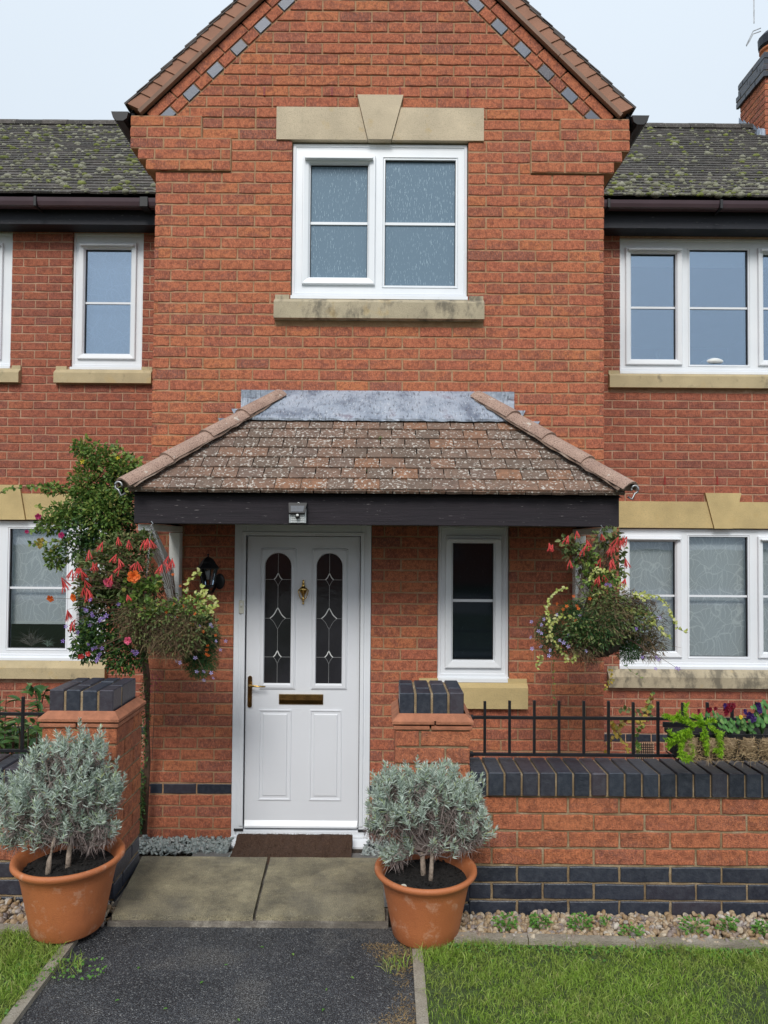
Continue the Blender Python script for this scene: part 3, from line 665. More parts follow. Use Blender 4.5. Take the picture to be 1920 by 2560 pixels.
# verge: trim bar, terracotta cloak pieces, tile ends; roof slopes behind
roof = thing_part('roof', HB)
for sg in (-1, 1):
    def SP(s, off, y):                                   # s along slope from the foot, off outward
        off *= .84; x = -hw - .03 + ca * s - sa * off; z = 4.445 - .03 * ta + sa * s + ca * off
        return (XC + (x if sg < 0 else -x), y, z)
    Ltot = 2.40
    for a_, b_ in ((.035, .62), (.624, 1.24), (1.244, Ltot)):
        t = MB(); t.add([SP(a_, 0, YW - .040), SP(b_, 0, YW - .040), SP(b_, .026, YW - .046), SP(a_, .026, YW - .046), SP(a_, 0, YW - .004), SP(b_, 0, YW - .004), SP(b_, .026, YW - .004), SP(a_, .026, YW - .004)],
                        [(0, 1, 2, 3), (0, 4, 5, 1), (3, 2, 6, 7), (0, 3, 7, 4), (1, 5, 6, 2)]); t.build('verge_trim', 'verge_bar', roof, fix=True)
    for k in range(21):
        s = .05 + k * .113; t = MB(); y = YW - .036
        t.add([SP(s, .026, y), SP(s + .15, .026, y + .010), SP(s + .19, .105, y + .004), SP(s - .035, .118, y - .012), SP(s, .026, YW + .05), SP(s + .15, .026, YW + .05), SP(s + .19, .105, YW + .05), SP(s - .035, .118, YW + .05)],
              [(0, 1, 2, 3), (0, 3, 7, 4), (3, 2, 6, 7), (1, 5, 6, 2)]); t.build('verge_piece', 'verge', roof, fix=True)
        t = MB(); s = s - .05; q = random.uniform(-.003, .003)
        a = [SP(s, .122 + q, 0), SP(s + .20, .106 + q, 0), SP(s + .20, .120 + q, 0), SP(s, .138 + q, 0)]
        t.add([(p[0], YW - .05, p[2]) for p in a] + [(p[0], YW + .30, p[2]) for p in a], [(0, 1, 2, 3), (3, 2, 6, 7), (0, 3, 7, 4), (0, 4, 5, 1), (1, 5, 6, 2), (7, 6, 5, 4)])
        t.build('verge_tile', 'verge_tile', roof, fix=True)
    t = MB()
    for k in range(21):
        s = .0 + k * .113; a = [SP(s, .121, 0), SP(s + .20, .105, 0), SP(s + .20, .119, 0), SP(s, .137, 0)]
        t.add([(p[0], YW + .302, p[2]) for p in a] + [(p[0], 9.0, p[2]) for p in a], [(0, 1, 2, 3), (3, 2, 6, 7), (0, 3, 7, 4), (0, 4, 5, 1), (1, 5, 6, 2), (7, 6, 5, 4)])
    t.build('roof_courses', 'wing_tile', roof, kind='stuff', fix=True)
    t = MB(); a = [SP(-.02, .09, 0), SP(Ltot, .09, 0), SP(Ltot, .10, 0), SP(-.02, .10, 0)]
    t.add([(p[0], YW + .01, p[2]) for p in a] + [(p[0], 9.0, p[2]) for p in a], [(0, 1, 2, 3), (3, 2, 6, 7), (0, 3, 7, 4), (0, 4, 5, 1), (1, 5, 6, 2), (7, 6, 5, 4)]); t.build('roof_underlay', 'black', roof, fix=True)
    # side eaves: soffit, fascia and gutter running back from the gable
    xe = XC + sg * (hw + .06); xo = XC + sg * (hw + .115)
    t = MB(); t.box(min(xe, XC + sg * 1.5), max(xe, XC + sg * 1.5), YW + .03, 9.0, eav - .09, eav - .07); t.box(min(xe, xe + sg * .02), max(xe, xe + sg * .02), YW + .005, 9.0, eav - .15, eav + .03); t.build('eaves_board', 'fascia', roof)
    g = MB(); prof = [(0, 0), (.012, -.045), (.035, -.062), (.080, -.062), (.105, -.040), (.118, 0), (.112, 0), (.10, -.036), (.078, -.054), (.037, -.054), (.018, -.04), (.006, 0)]
    xg = xe + sg * .022; zg = eav + .01; n = len(prof)
    g.add([(xg + sg * a, YW - .04, zg + b) for a, b in prof] + [(xg + sg * a, 9.0, zg + b) for a, b in prof], [(i, (i + 1) % n, n + (i + 1) % n, n + i) for i in range(n)])
    g.prism([(xg + sg * a, zg + b) for a, b in prof[:6]], YW - .045, YW - .035); g.build('gutter', 'black', HB, fix=True)
# the two returns of the projecting bay and its body
for side, X_ in (('left', XL), ('right', XR)):
    fc = Face((X_, YW if side == 'right' else 6.4, 0), side)
    emit(lay(fc, .0, 1.63, ZG - 5 * .075, 61, (), 'brick', 0), HB, 0)
    m = MB(); a, b = (X_ + .007, X_ + .25) if side == 'left' else (X_ - .25, X_ - .007); m.box(a, b, YW + .25, 9.0, -.5, eav + .02); m.build('side_wall', 'mortar', HB)
m = MB(); m.box(XL + .25, XR - .25, 8.8, 9.0, -.5, eav); m.box(XL + .25, XR - .25, YW + .26, 8.8, 2.30, 2.45); m.prism([(XC - hw, eav), (XC + hw, eav), (XC, apz)], 8.8, 9.0); m.build('rear_wall', 'roomgrey', HB)
m = MB(); m.box(XL + .25, XR - .25, YW + 1.2, YW + 1.25, -.5, 2.3); m.build('hall_wall', 'room', HB)
# stonework and weep vents
lintel(HB, LINT[0], LINT[1], LINT[2], LINT[3], YW, -.202, .110, -.129, .030, 4.585, 'stone')
sill(HB, CSILL[0], CSILL[1], CSILL[2], CSILL[3], YW, 'stone_dirty', .055, .10, CWIN[2])
sill(HB, SSILL[0], SSILL[1], SSILL[2], SSILL[3], YW, 'stone_yellow', .045, .13, SWIN[2])
for px, py in ((661, 229), (830, 229), (1000, 229), (1169, 232)):
    p = at(px, py, YW); v = MB(); v.box(p.x - .006, p.x + .006, YW - .004, YW + .01, p.z - .03, p.z + .03)
    for i in range(6): v.box(p.x - .0065, p.x + .0065, YW - .007, YW - .004, p.z - .028 + i * .01, p.z - .023 + i * .01)
    v.build('weep_vent', 'redvent', HB)
# central bathroom window
yf = YW + .025
X = lambda px, py=560: at(px, py, yf).x
Zz = lambda py, px=950: at(px, py, yf).z
window(HB, CWIN[0] + .006, CWIN[1] - .006, CWIN[2], CWIN[3] - .012, yf,
       [('sash', X(775), X(919), Zz(694), Zz(411)), ('fixed', X(962), X(1139), Zz(713), Zz(398))], Zz(556), 'frost')
# hall window beside the door
X = lambda px, py=1500: at(px, py, yf).x
window(HB, SWIN[0] + .005, SWIN[1] - .005, SWIN[2], 1.665, yf, [('sash', X(1132), X(1234), Zz(1650, 1180), Zz(1358, 1180))], Zz(1502, 1180), 'frost_dark')

# ------------------------------------------------------------------ front door
door = thing_part('door_frame', HB)
dx0, dx1 = DOOR[0] + .003, DOOR[1] - .003; yd = YW - .004
zt = 1.66; zb = at(740, 2105, YW).z
f = MB()
lx0, lx1 = ax(613, YW, 1700), ax(898, YW, 1700)          # leaf edges
leafz0, leafz1 = at(750, 2072, YW).z, at(750, 1341, YW + .05).z
for a, b in ((dx0, lx0 - .004), (lx1 + .004, dx1)): f.box(a, b, yd, YW + .09, zb + .03, zt, .002)
f.box(lx0 - .004, lx1 + .004, yd, YW + .09, leafz1 + .004, zt)
for a, b in ((dx0 + .03, dx0 + .034), (dx1 - .034, dx1 - .03)): f.box(a, b, yd - .004, yd + .002, zb + .05, zt - .04)
f.box(lx0 - .030, lx0 - .004, yd - .010, yd + .03, leafz0 + .02, leafz1 + .03, .003); f.box(lx1 + .004, lx1 + .030, yd - .010, yd + .03, leafz0 + .02, leafz1 + .03, .003); f.box(lx0 - .030, lx1 + .030, yd - .0105, yd + .03, leafz1 + .004, leafz1 + .03, .003)
f.build('frame', 'upvc', door)
t = MB(); t.box(dx0 + .02, dx1 - .02, yd - .015, YW + .08, zb + .032, zb + .048, .002); t.box(dx0 + .02, dx1 - .02, yd - .004, YW + .08, zb + .048, zb + .075, .002)
t.build('threshold', 'upvc', door)
t = MB(); t.add([(dx0 - .02, YW - .085, zb - .012), (dx1 + .004, YW - .085, zb - .012), (dx1 + .004, YW - .085, zb + .004), (dx0 - .02, YW - .085, zb + .004), (dx1 + .004, YW - .01, zb + .032), (dx0 - .005, YW - .01, zb + .032), (dx0 - .02, YW + .05, zb - .012), (dx1 + .004, YW + .05, zb - .012), (dx1, YW + .05, zb + .032), (dx0, YW + .05, zb + .032)],
                [(0, 1, 2, 3), (3, 2, 4, 5), (5, 4, 8, 9), (0, 6, 7, 1), (0, 3, 5, 9, 6), (1, 7, 8, 4, 2)]); t.build('door_cill', 'upvc', door)
t = MB(); t.box(dx0 + .02, lx0 + .0, yd - .012, yd, zb + .075, zb + .088); t.box(lx1, dx1 - .02, yd - .012, yd, zb + .075, zb + .088); t.build('seal', 'seal', door)
leaf = thing_part('front_door', HB); yl = YW + .018      # leaf face
d = MB(); d.box(lx0, lx1, yl, yl + .045, leafz0, leafz1, .002); d.build('leaf', 'door', leaf)
Xd = lambda px, py: at(px, py, yl).x
Zd = lambda py, px=755: at(px, py, yl).z
def archpoly(x0, x1, z0, z1, n=14):
    r = (x1 - x0) / 2; cx = (x0 + x1) / 2; return [(x0, z0), (x1, z0)] + [(cx + r * math.cos(math.pi * i / n), z1 - r + r * math.sin(math.pi * i / n)) for i in range(n + 1)]
for (gx0, gx1, mx0, mx1) in ((662, 727, 650, 740), (791, 855, 778.5, 869)):
    a0, a1 = Xd(gx0, 1550), Xd(gx1, 1550); g0, g1 = Zd(1708), Zd(1383); m0, m1 = Xd(mx0, 1550), Xd(mx1, 1550); q0, q1 = Zd(1723), Zd(1370)
    mo = MB()
    # moulding: outer rectangle stepped down to an arched opening
    inner = archpoly(a0, a1, g0, g1); n = len(inner)
    def onrect(x, z, i0, i1, j0, j1):                    # project an arch point outward to a rectangle
        cx, cz = (a0 + a1) / 2, (g0 + g1) / 2
        if z < g0 + 1e-6: return (i0 if x < cx else i1, j0)
        r = (a1 - a0) / 2; t = math.atan2(z - (g1 - r), x - cx) / math.pi      # 0..1
        if z <= g1 - r + 1e-6: return (i0 if x < cx else i1, z)
        if t < .3: return (i1, (g1 - r) + (j1 - g1 + r) * t / .3)
        if t > .7: return (i0, (g1 - r) + (j1 - g1 + r) * (1 - t) / .3)
        return (i1 + (i0 - i1) * (t - .3) / .4, j1)
    loops = [[(x, yl + .0, z) for x, z in [onrect(x, z, m0, m1, q0, q1) for x, z in inner]]]
    loops.append([(x, yl - .008, z) for x, z in [onrect(x, z, m0 + .003, m1 - .003, q0 + .003, q1 - .003) for x, z in inner]])
    loops.append([(x, yl - .008, z) for x, z in [onrect(x, z, m0 + .008, m1 - .008, q0 + .008, q1 - .008) for x, z in inner]])
    loops.append([(x, yl - .013, z) for x, z in [onrect(x, z, m0 + .011, m1 - .011, q0 + .011, q1 - .011) for x, z in inner]])
    loops.append([(x, yl - .013, z) for x, z in archpoly(a0 - .004, a1 + .004, g0 - .012, g1 + .004)])
    loops.append([(x, yl - .003, z) for x, z in inner])
    for l in loops: mo.v += l
    for k in range(len(loops) - 1):
        for i in range(n): j = (i + 1) % n; mo.f.append((k * n + i, k * n + j, (k + 1) * n + j, (k + 1) * n + i))
    mo.build('moulding', 'door', leaf, fix=True)
    gl = MB(); gl.prism(archpoly(a0 + .0005, a1 - .0005, g0 + .0005, g1 - .0005), yl - .0035, yl - .0005); gl.build('pane', 'door_glass', leaf, fix=True)
    # leading and bevelled diamonds
    le = MB(); be = MB(); cx = (a0 + a1) / 2; yy = yl - .0055
    def strip(mb, pts, wd=.0022, y=yy):
        for p, q in zip(pts[:-1], pts[1:]):
            dx, dz = q[0] - p[0], q[1] - p[1]; l = math.hypot(dx, dz) or 1; nx, nz = -dz / l * wd / 2, dx / l * wd / 2
            mb.prism([(p[0] + nx, p[1] + nz), (p[0] - nx, p[1] - nz), (q[0] - nx, q[1] - nz), (q[0] + nx, q[1] + nz)], y, y + .002)
    dz = [(Zd(1449), .0145 * 2, .021 * 2), (Zd(1546), .0275 * 2, .035 * 2), (Zd(1642.5), .0145 * 2, .021 * 2)]
    prev = g1
    for zc_, hw_, hh_ in dz:
        be = MB()
        hw_ = hw_; hw2 = hw_ * .95
        strip(le, [(cx, prev), (cx, zc_ + hh_ * .98)]); prev = zc_ - hh_
        strip(le, [(a0, zc_), (cx - hw2, zc_)]); strip(le, [(cx + hw2, zc_), (a1, zc_)])
        for sx_ in (-1, 1):
            for sz_ in (1, -1):
                pts = [(cx + sx_ * hw2 * (1 - t) ** 1.0 * (1 - .25 * math.sin(math.pi * t)), zc_ + sz_ * hh_ * t) for t in [i / 6 for i in range(7)]]
                strip(be if sz_ > 0 else le, pts, .0062 if sz_ > 0 else .002, yy - .0008)
        be.build('bevelled_edge', 'white', leaf, fix=True)
    strip(le, [(cx, prev), (cx, g0)]); le.build('leading', 'lead_came', leaf, fix=True)
for (pa, pb) in ((646, 728), (773.5, 854)):              # lower raised panels
    a0, a1, g0, g1 = Xd(pa, 1890), Xd(pb, 1890), Zd(2001), Zd(1774)
    mo = MB(); mo.ring(a0, a1, g0, g1, [(0, yl + .001), (.002, yl - .006), (.009, yl - .006), (.014, yl + .007), (.019, yl + .007), (.034, yl - .006)])
    mo.box(a0 + .0338, a1 - .0338, yl - .0061, yl + .0, g0 + .0338, g1 - .0338); mo.build('door_panel', 'door', leaf)
w_ = MB(); z = Zd(2067); w_.add([(lx0 + .004, yl, z + .042), (lx1 - .004, yl, z + .042), (lx1 - .008, yl - .022, z + .012), (lx0 + .008, yl - .022, z + .012), (lx0 + .008, yl - .022, z), (lx1 - .008, yl - .022, z), (lx0 + .004, yl, z), (lx1 - .004, yl, z)],
                  [(0, 3, 2, 1), (3, 4, 5, 2), (4, 6, 7, 5), (0, 6, 4, 3), (1, 2, 5, 7)]); w_.build('weather_bar', 'upvc', leaf, fix=True)
lb = MB(); a0, a1, g0, g1 = Xd(697.5, 1750), Xd(808, 1750), Zd(1760.5), Zd(1735)
lb.box(a0, a1, yl - .008, yl, g0, g1, .002); lb.add([(a0 + .004, yl - .009, g0 + .004), (a1 - .004, yl - .009, g0 + .004), (a1 - .004, yl - .013, (g0 + g1) / 2 - .004), (a0 + .004, yl - .013, (g0 + g1) / 2 - .004), (a1 - .004, yl - .010, g1 - .006), (a0 + .004, yl - .010, g1 - .006)], [(0, 1, 2, 3), (3, 2, 4, 5)])
lb.build('letterbox', 'brass_dark', leaf); lt = MB(); lt.box(a0 + .002, a1 - .002, yl - .016, yl - .008, g1 - .006, g1 + .0, .001); lt.build('letterbox_hinge', 'brass', leaf)
# knocker: urn with ring
kx, kz0, kz1 = Xd(759, 1480), Zd(1511), Zd(1449); H_ = kz1 - kz0
kn = MB(); prof = [(.0, 0), (.0035, .02), (.004, .06), (.0018, .08), (.003, .1), (.0045, .17), (.003, .2), (.008, .22), (.004, .25), (.0035, .32), (.007, .42), (.012, .5), (.0145, .58), (.0150, .66), (.010, .69), (.006, .74), (.0045, .85), (.0065, .87), (.003, .9), (.0045, .95), (.0035, .99), (0, 1)]
kn.lathe([(r * 1.75, kz0 + H_ * t) for r, t in prof], kx, yl - .018, 16, 1, .7); kn.build('door_knocker', 'brass', leaf, smooth=True)
kr = MB(); kr.tube([(kx + .034 * math.cos(t) * (1 if math.sin(t) > -.2 else .9), yl - .022, kz0 + H_ * (.56 + .36 * math.sin(t) * (1 if math.sin(t) < 0 else .2))) for t in [math.pi * 2 * i / 24 for i in range(25)]], .0036, 6); kr.build('knocker_ring', 'brass', leaf, smooth=True)
hx, h0, h1 = Xd(625, 1730), Zd(1769), Zd(1690); hp = MB()
n = 10; pl = [(hx + .0145 * math.cos(math.pi * i / n), h1 - .0145 + .0145 * math.sin(math.pi * i / n)) for i in range(n + 1)] + [(hx - .0145 * math.cos(math.pi * i / n), h0 + .0145 - .0145 * math.sin(math.pi * i / n)) for i in range(n + 1)]
hp.prism(pl, yl - .010, yl); hp.build('handle_plate', 'brass_dark', leaf, fix=True)
hl = MB(); zl = Zd(1713); hl.tube([(hx + .003, yl - .01, zl + .004), (hx + .003, yl - .045, zl + .004), (hx + .02, yl - .052, zl + .003), (hx + .06, yl - .052, zl), (hx + .105, yl - .05, zl - .001), (hx + .112, yl - .048, zl - .001)], [.009, .008, .008, .006, .005, .002], 8); hl.build('door_handle', 'brass', leaf, smooth=True)
ky = MB(); kzz = Zd(1747); ky.tube([(hx, yl - .010, kzz), (hx, yl - .018, kzz)], .007, 10); ky.box(hx - .0025, hx + .0025, yl - .014, yl - .0105, kzz - .022, kzz); ky.build('lock_cylinder', 'brass', leaf)
bx = at(604.5, 1517, yd); db = thing('doorbell', 'small ivory doorbell push on the white frame left of the door', 'doorbell', (bx.x, yd, bx.z))
b_ = MB(); b_.box(bx.x - .0165, bx.x + .0165, yd - .016, yd - .0002, bx.z - .044, bx.z + .044, .003); b_.build('housing', 'ivory', db)
b_ = MB(); b_.lathe([(.009, 0), (.008, .002), (0, .003)], 0, 0, 16); me = b_.mesh('button'); meshobj('button', me, 'white', db, mw=Matrix.Translation((bx.x, yd - .016, bx.z + .018)) @ Matrix.Rotation(math.pi / 2, 4, 'X'))
b_ = MB(); b_.box(bx.x - .007, bx.x + .007, yd - .0165, yd - .0155, bx.z - .001, bx.z + .002); b_.build('name_strip', 'black', db)

# ------------------------------------------------------------------ porch
YB = 4.09; bxl, bxr, bz0, bz1 = -1.427, 1.342, 1.645, 1.822
porch = thing_part('porch', HB)
def PP(name, mb, mat, fix=True, smooth=False): return mb.build(name, mat, porch, fix=fix, smooth=smooth)
m = MB(); m.box(bxl, bxr, YB - .04, YB, bz0, bz1, .003); PP('beam', m, 'darkwood')
m = MB(); m.box(bxl + .002, bxl + .05, YB + .002, YW - .003, bz0 + .004, bz1); PP('beam', m, 'darkwood'); m = MB(); m.box(bxr - .05, bxr - .002, YB + .002, YW - .003, bz0 + .004, bz1); PP('beam', m, 'darkwood')
m = MB(); m.box(bxl + .05, bxr - .05, YB + .002, YW - .003, bz0 + .05, bz0 + .065); PP('ceiling', m, 'darkwood')
# roof geometry: eaves line, hips at 45 degrees in plan
ye, ze = 4.005, 1.832; xl_, xr_ = bxl - .014, bxr + .014; PA = math.radians(41.5); pc, ps = math.cos(PA), math.sin(PA); tp = math.tan(PA)
def roofz(y): return ze + (y - ye) * tp
m = MB(); zt_ = roofz(YW) - .02; run = YW - ye
m.add([(xl_ + .01, ye + .01, ze - .02), (xr_ - .01, ye + .01, ze - .02), (xr_ - run, YW - .003, zt_), (xl_ + run, YW - .003, zt_), (xl_ + .01, YW - .003, ze - .02), (xr_ - .01, YW - .003, ze - .02)], [(0, 1, 2, 3), (0, 3, 4), (1, 5, 2), (0, 4, 5, 1)]); PP('roof_deck', m, 'black')
g = .104; tw = .149
tile_full = []
def tileprism(poly, th=.017):                            # poly in tile plane (u, v) ; w up
    n = len(poly); return [(u, v, 0) for u, v in poly] + [(u, v, th) for u, v in poly], [tuple(range(n - 1, -1, -1)), tuple(range(n, 2 * n))] + [(i, (i + 1) % n, n + (i + 1) % n, n + i) for i in range(n)]
def tilemesh(name, poly, mat, jit=.0):
    p = [(u + random.uniform(-jit, jit), v + random.uniform(-jit, jit)) for u, v in poly]
    v, f = tileprism(p); me = bpy.data.meshes.new(name); me.from_pydata(v, [], f); me.materials.append(M[mat]); return me
TUFTS = []
variants = [tilemesh('roof_tile', [(.002, .0), (.05, -.002), (.1, .001), (tw - .004, 0), (tw - .005, .16), (.002, .16)], 'porch_tile', .0015) for _ in range(8)]
dv = Vector((0, pc, ps)); tilt = math.radians(5.5)
cnt = 0
for r in range(9):
    v0 = r * g - .01; y0 = ye + v0 * pc
    if r == 0: rows = [(-.006, 0), (0, 1)]
    else: rows = [(0, 1)]
    for dvv, kk in rows:
        nv0 = v0 + dvv; base = Vector((0, ye + nv0 * pc, ze + nv0 * ps)) + Vector((0, -ps, pc)) * ((.013 if kk else .002))
        ph = (.075 if (r + kk) % 2 else 0) + random.uniform(-.004, .004)
        A_ = xl_ + (v0 + .01) * pc - .0; B_ = xr_ - (v0 + .01) * pc
        u = xl_ - .15 + ph
        while u < xr_ + .15:
            # clip to the hips: x >= xl + (run of v)
            poly = [(.001, 0), (tw - .002, 0), (tw - .003, .16), (.001, .16)]
            # left hip: u+pu >= xl + (v0+pv)*pc
            pl_ = clip(poly, -1, pc, u - xl_ - v0 * pc - .01); pr_ = clip(pl_, 1, pc, xr_ - u - v0 * pc - .01) if len(pl_) > 2 else []
            if len(pr_) > 2 and area(pr_) > .001:
                rx = PA - (tilt if kk else 0.03) + random.uniform(-.012, .012); mw = Matrix.Translation(base + Vector((u, 0, 0))) @ Matrix.Rotation(rx, 4, 'X') @ Matrix.Rotation(random.uniform(-.006, .006), 4, 'Z')
                if area(pr_) > area(poly) * .995: meshobj('roof_tile', random.choice(variants), 'porch_tile', porch, mw=mw)
                else: meshobj('roof_tile', tilemesh('roof_tile', pr_, 'porch_tile'), 'porch_tile', porch, mw=mw)
                cnt += 1
            u += tw
# side slopes
for sg in (-1, 1):
    m = MB(); xe = xl_ if sg < 0 else xr_
    for r in range(9):
        v0 = r * g - .01; x0 = xe - sg * v0 * pc; zz = ze + v0 * ps + .012; y = ye + v0 * pc + .02; x1 = x0 - sg * .15 * pc
        while y < YW - .01:
            y1 = min(y + tw - .003, YW - .004)
            m.add([(x0, y, zz), (x0, y1, zz), (x1, y1, zz + .11 * 1), (x1, y, zz + .11), (x0, y, zz + .013), (x0, y1, zz + .013), (x1, y1, zz + .123), (x1, y, zz + .123)], [(0, 1, 2, 3), (7, 6, 5, 4), (0, 4, 5, 1), (0, 3, 7, 4), (1, 5, 6, 2)]); y += tw
    b = m.build('side_tiles', 'porch_tile', porch, kind='stuff', fix=True)
# hip tiles
for sg in (-1, 1):
    xe = xl_ if sg < 0 else xr_
    foot = Vector((xe + sg * .0, ye - .015, ze + .012)); top = Vector((xe - sg * (run - .05), YW - .05, roofz(YW) - .02)); ax_ = (top - foot); Lh = ax_.length; ax_.normalize()
    side = ax_.cross(Vector((0, 0, 1))).normalized(); up = side.cross(ax_).normalized()
    nt_ = 4; seg = (Lh + .03) / nt_
    for i in range(nt_):
        s0 = -.02 + i * seg; s1 = s0 + seg + .035; m = MB(); nn = 12; base = []
        r0, r1 = .083, .077
        for (s, r, o_) in ((s0, r0, .006), (s0, r0 - .014, .006), (s1, r1 - .014, -.004), (s1, r1, -.004)):
            for k in range(nn + 1):
                t = math.pi * (.08 + .84 * k / nn); p = foot + ax_ * s + side * (r * math.cos(t)) + up * (r * math.sin(t) * .85 + o_ - .012 + .01); base.append(tuple(p))
        q = nn + 1; fs = []
        for k in range(nn):
            fs += [(k, k + 1, q * 3 + k + 1, q * 3 + k), (q + k, q * 2 + k, q * 2 + k + 1, q + k + 1), (k, q + k, q + k + 1, k + 1), (q * 3 + k, q * 3 + k + 1, q * 2 + k + 1, q * 2 + k)]
        for a_, b_ in ((0, 0), (nn, 0)): fs.append((a_, q * 3 + a_, q * 2 + a_, q + a_))
        m.add(base, fs); m.build('hip_tile', 'hip', porch, fix=True, smooth=False)
    # bedding mortar under the hip tiles, uneven towards the front slope
    m = MB(); pts = []; K = 26
    for k in range(K + 1):
        s = Lh * k / K * 1.0
        for sd_ in (-1, 1):
            wv = .070 + random.uniform(0, .018); pts.append(tuple(foot + ax_ * s + side * (sd_ * wv) + up * (.002 + random.uniform(-.004, .006)))); pts.append(tuple(foot + ax_ * s + side * (sd_ * .05) + up * .04))
    fs = []
    for k in range(K): a = 4 * k; fs += [(a, a + 4, a + 5, a + 1), (a + 2, a + 3, a + 7, a + 6), (a + 1, a + 5, a + 7, a + 3)]
    fs.append((0, 1, 3, 2)); m.add(pts, fs); m.build('bedding_mortar', 'hip_mortar', porch, fix=True)
    # curled hip iron
    c = foot + Vector((sg * .045, -.02, .005)); m = MB()
    m.tube([foot - ax_ * .02 + Vector((0, 0, -.02)), foot - ax_ * .05 + Vector((0, 0, -.02))] + [c + Vector((sg * .02 * math.cos(t), -.004, .022 * math.sin(t) + .005)) for t in [(-.5 + 1.6 * i / 10) * math.pi for i in range(11)]], .0065, 6); m.build('hip_iron', 'greymetal', porch, smooth=True)
# small moss and weed tufts between the porch tiles
for px, py in ((672, 1175), (735, 1172), (940, 1222), (912, 1180), (1165, 1212), (1240, 1212), (1288, 1218), (950, 1098), (1000, 1210)):
    yq = ye + (1233 - py) / 170 * .48; p = at(px, py, yq - .01); n_ = 40; tuf = RNG.normal(0, .007, (n_, 3)); TUFTS.append((p, tuf))
# lead flashing
ftop = at(940, 998, YW).z; fl, fr_ = ax(603, YW, 1020), ax(1285, YW, 1020)
m = MB(); nx = 60; yl_ = YW - .27
pts = []
for i in range(nx + 1):
    x = fl + (fr_ - fl) * i / nx; j = random.uniform(-.003, .003)
    pts += [(x, YW - .006, ftop + random.uniform(-.003, .003)), (x, YW - .012 + j * .4, roofz(YW - .02) + .075), (x, (YW + yl_) / 2, roofz((YW + yl_) / 2) + .066 + j * .5), (x, yl_ + random.uniform(-.003, .003), roofz(yl_) + .064 + j), (x, yl_ + .002, roofz(yl_) + .050 + j)]
fs = []
for i in range(nx):
    for k in range(4): a = i * 5 + k; fs.append((a, a + 1, a + 6, a + 5))
# keep the apron between the hips
m.add(pts, fs); me_ = m.build('lead_flashing', 'lead', porch, fix=True)
bmx = bmesh.new(); bmx.from_mesh(me_.data)
bmesh.ops.delete(bmx, geom=[fa for fa in bmx.faces if (lambda c: c.y < YW - .03 and not (xl_ + (c.y - ye) + .02 < c.x < xr_ - (c.y - ye) - .02))(fa.calc_center_median())], context='FACES'); bmx.to_mesh(me_.data); bmx.free()
for a_, b_ in ((fl, xl_ + run + .03), (xr_ - run - .03, fr_)):
    m = MB(); K_ = 8; top_ = [(a_ + (b_ - a_) * i / K_, ftop - .002 + random.uniform(-.003, .003)) for i in range(K_ + 1)]; low_ = [(b_, ftop - .10), (a_, ftop - .082)]
    m.prism((top_ + low_)[::-1], YW - .0105, YW - .0065); m.build('flashing_upstand', 'lead', porch, fix=True)
for (cx_, cy_, w2, h2) in ((592, 1031, 26, 17), (559, 1054, 26, 16), (521, 1079, 20, 13), (478, 1105, 12, 8), (1300, 1036, 26, 18), (1332, 1063, 34, 18), (1366, 1091, 30, 16), (1408, 1118, 18, 10), (1447, 1144, 10, 6)):
    p = at(cx_, cy_, YW); a, b = w2 / 372 / 2, h2 / 372 / 2; sg = -1 if cx_ < 960 else 1
    m = MB(); m.prism([(p.x - a, p.z + b), (p.x + a, p.z + b), (p.x + (a * .2 if sg > 0 else a * 1.6), p.z - b * 1.4), (p.x - (a * 1.6 if sg > 0 else a * .2), p.z - b * 1.4)], YW - .012, YW - .004); m.build('flashing_step', 'lead', porch, fix=True)
# white timber brackets under the porch ends
for sg, xb in ((-1, -1.385), (1, 1.30)):
    br = thing_part('porch_bracket', HB)
    a, b = xb - .035, xb + .035
    m = MB(); m.box(a, b, YW - .075, YW - .004, 1.02, 1.60, .004); m.build('post', 'whitewood', br)
    m = MB(); m.box(a, b, YB + .01, YW - .004, 1.604, 1.643, .003); m.build('rail', 'whitewood', br)
    m = MB(); pts = [(YW - .076, 1.10), (YW - .076, 1.19), (YW - .22, 1.42), (YB + .16, 1.602), (YB + .03, 1.602), (YB + .14, 1.50), (YW - .34, 1.40), (YW - .20, 1.24)]
    n = len(pts); m.add([(a + .012, y, z) for y, z in pts] + [(b - .012, y, z) for y, z in pts], [tuple(range(n)), tuple(range(2 * n - 1, n - 1, -1))] + [(i, n + i, n + (i + 1) % n, (i + 1) % n) for i in range(n)]); m.build('brace', 'whitewood', br, fix=True)
# solar light on the beam
sl = at(746, 1284, YB - .04); sgt = thing('solar_light', 'small silver and black solar sensor light on the dark porch beam', 'light', (sl.x, YB - .04, sl.z))
y = YB - .0402; wx, hz = .052, .062
m = MB(); m.box(sl.x - wx, sl.x + wx, y - .03, y, sl.z - hz, sl.z + hz, .004); m.build('housing', 'black', sgt)
m = MB(); m.add([(sl.x - wx + .004, y - .034, sl.z - hz + .008), (sl.x + wx - .004, y - .034, sl.z - hz + .008), (sl.x + wx - .004, y - .045, sl.z + .015), (sl.x - wx + .004, y - .045, sl.z + .015), (sl.x - wx + .004, y - .03, sl.z + .03), (sl.x + wx - .004, y - .03, sl.z + .03), (sl.x + wx - .004, y - .028, sl.z - hz + .008), (sl.x - wx + .004, y - .028, sl.z - hz + .008)], [(0, 1, 2, 3), (3, 2, 5, 4), (0, 3, 4, 7), (1, 6, 5, 2), (0, 7, 6, 1)])
m.build('reflector', 'silverplastic', sgt)
m = MB()
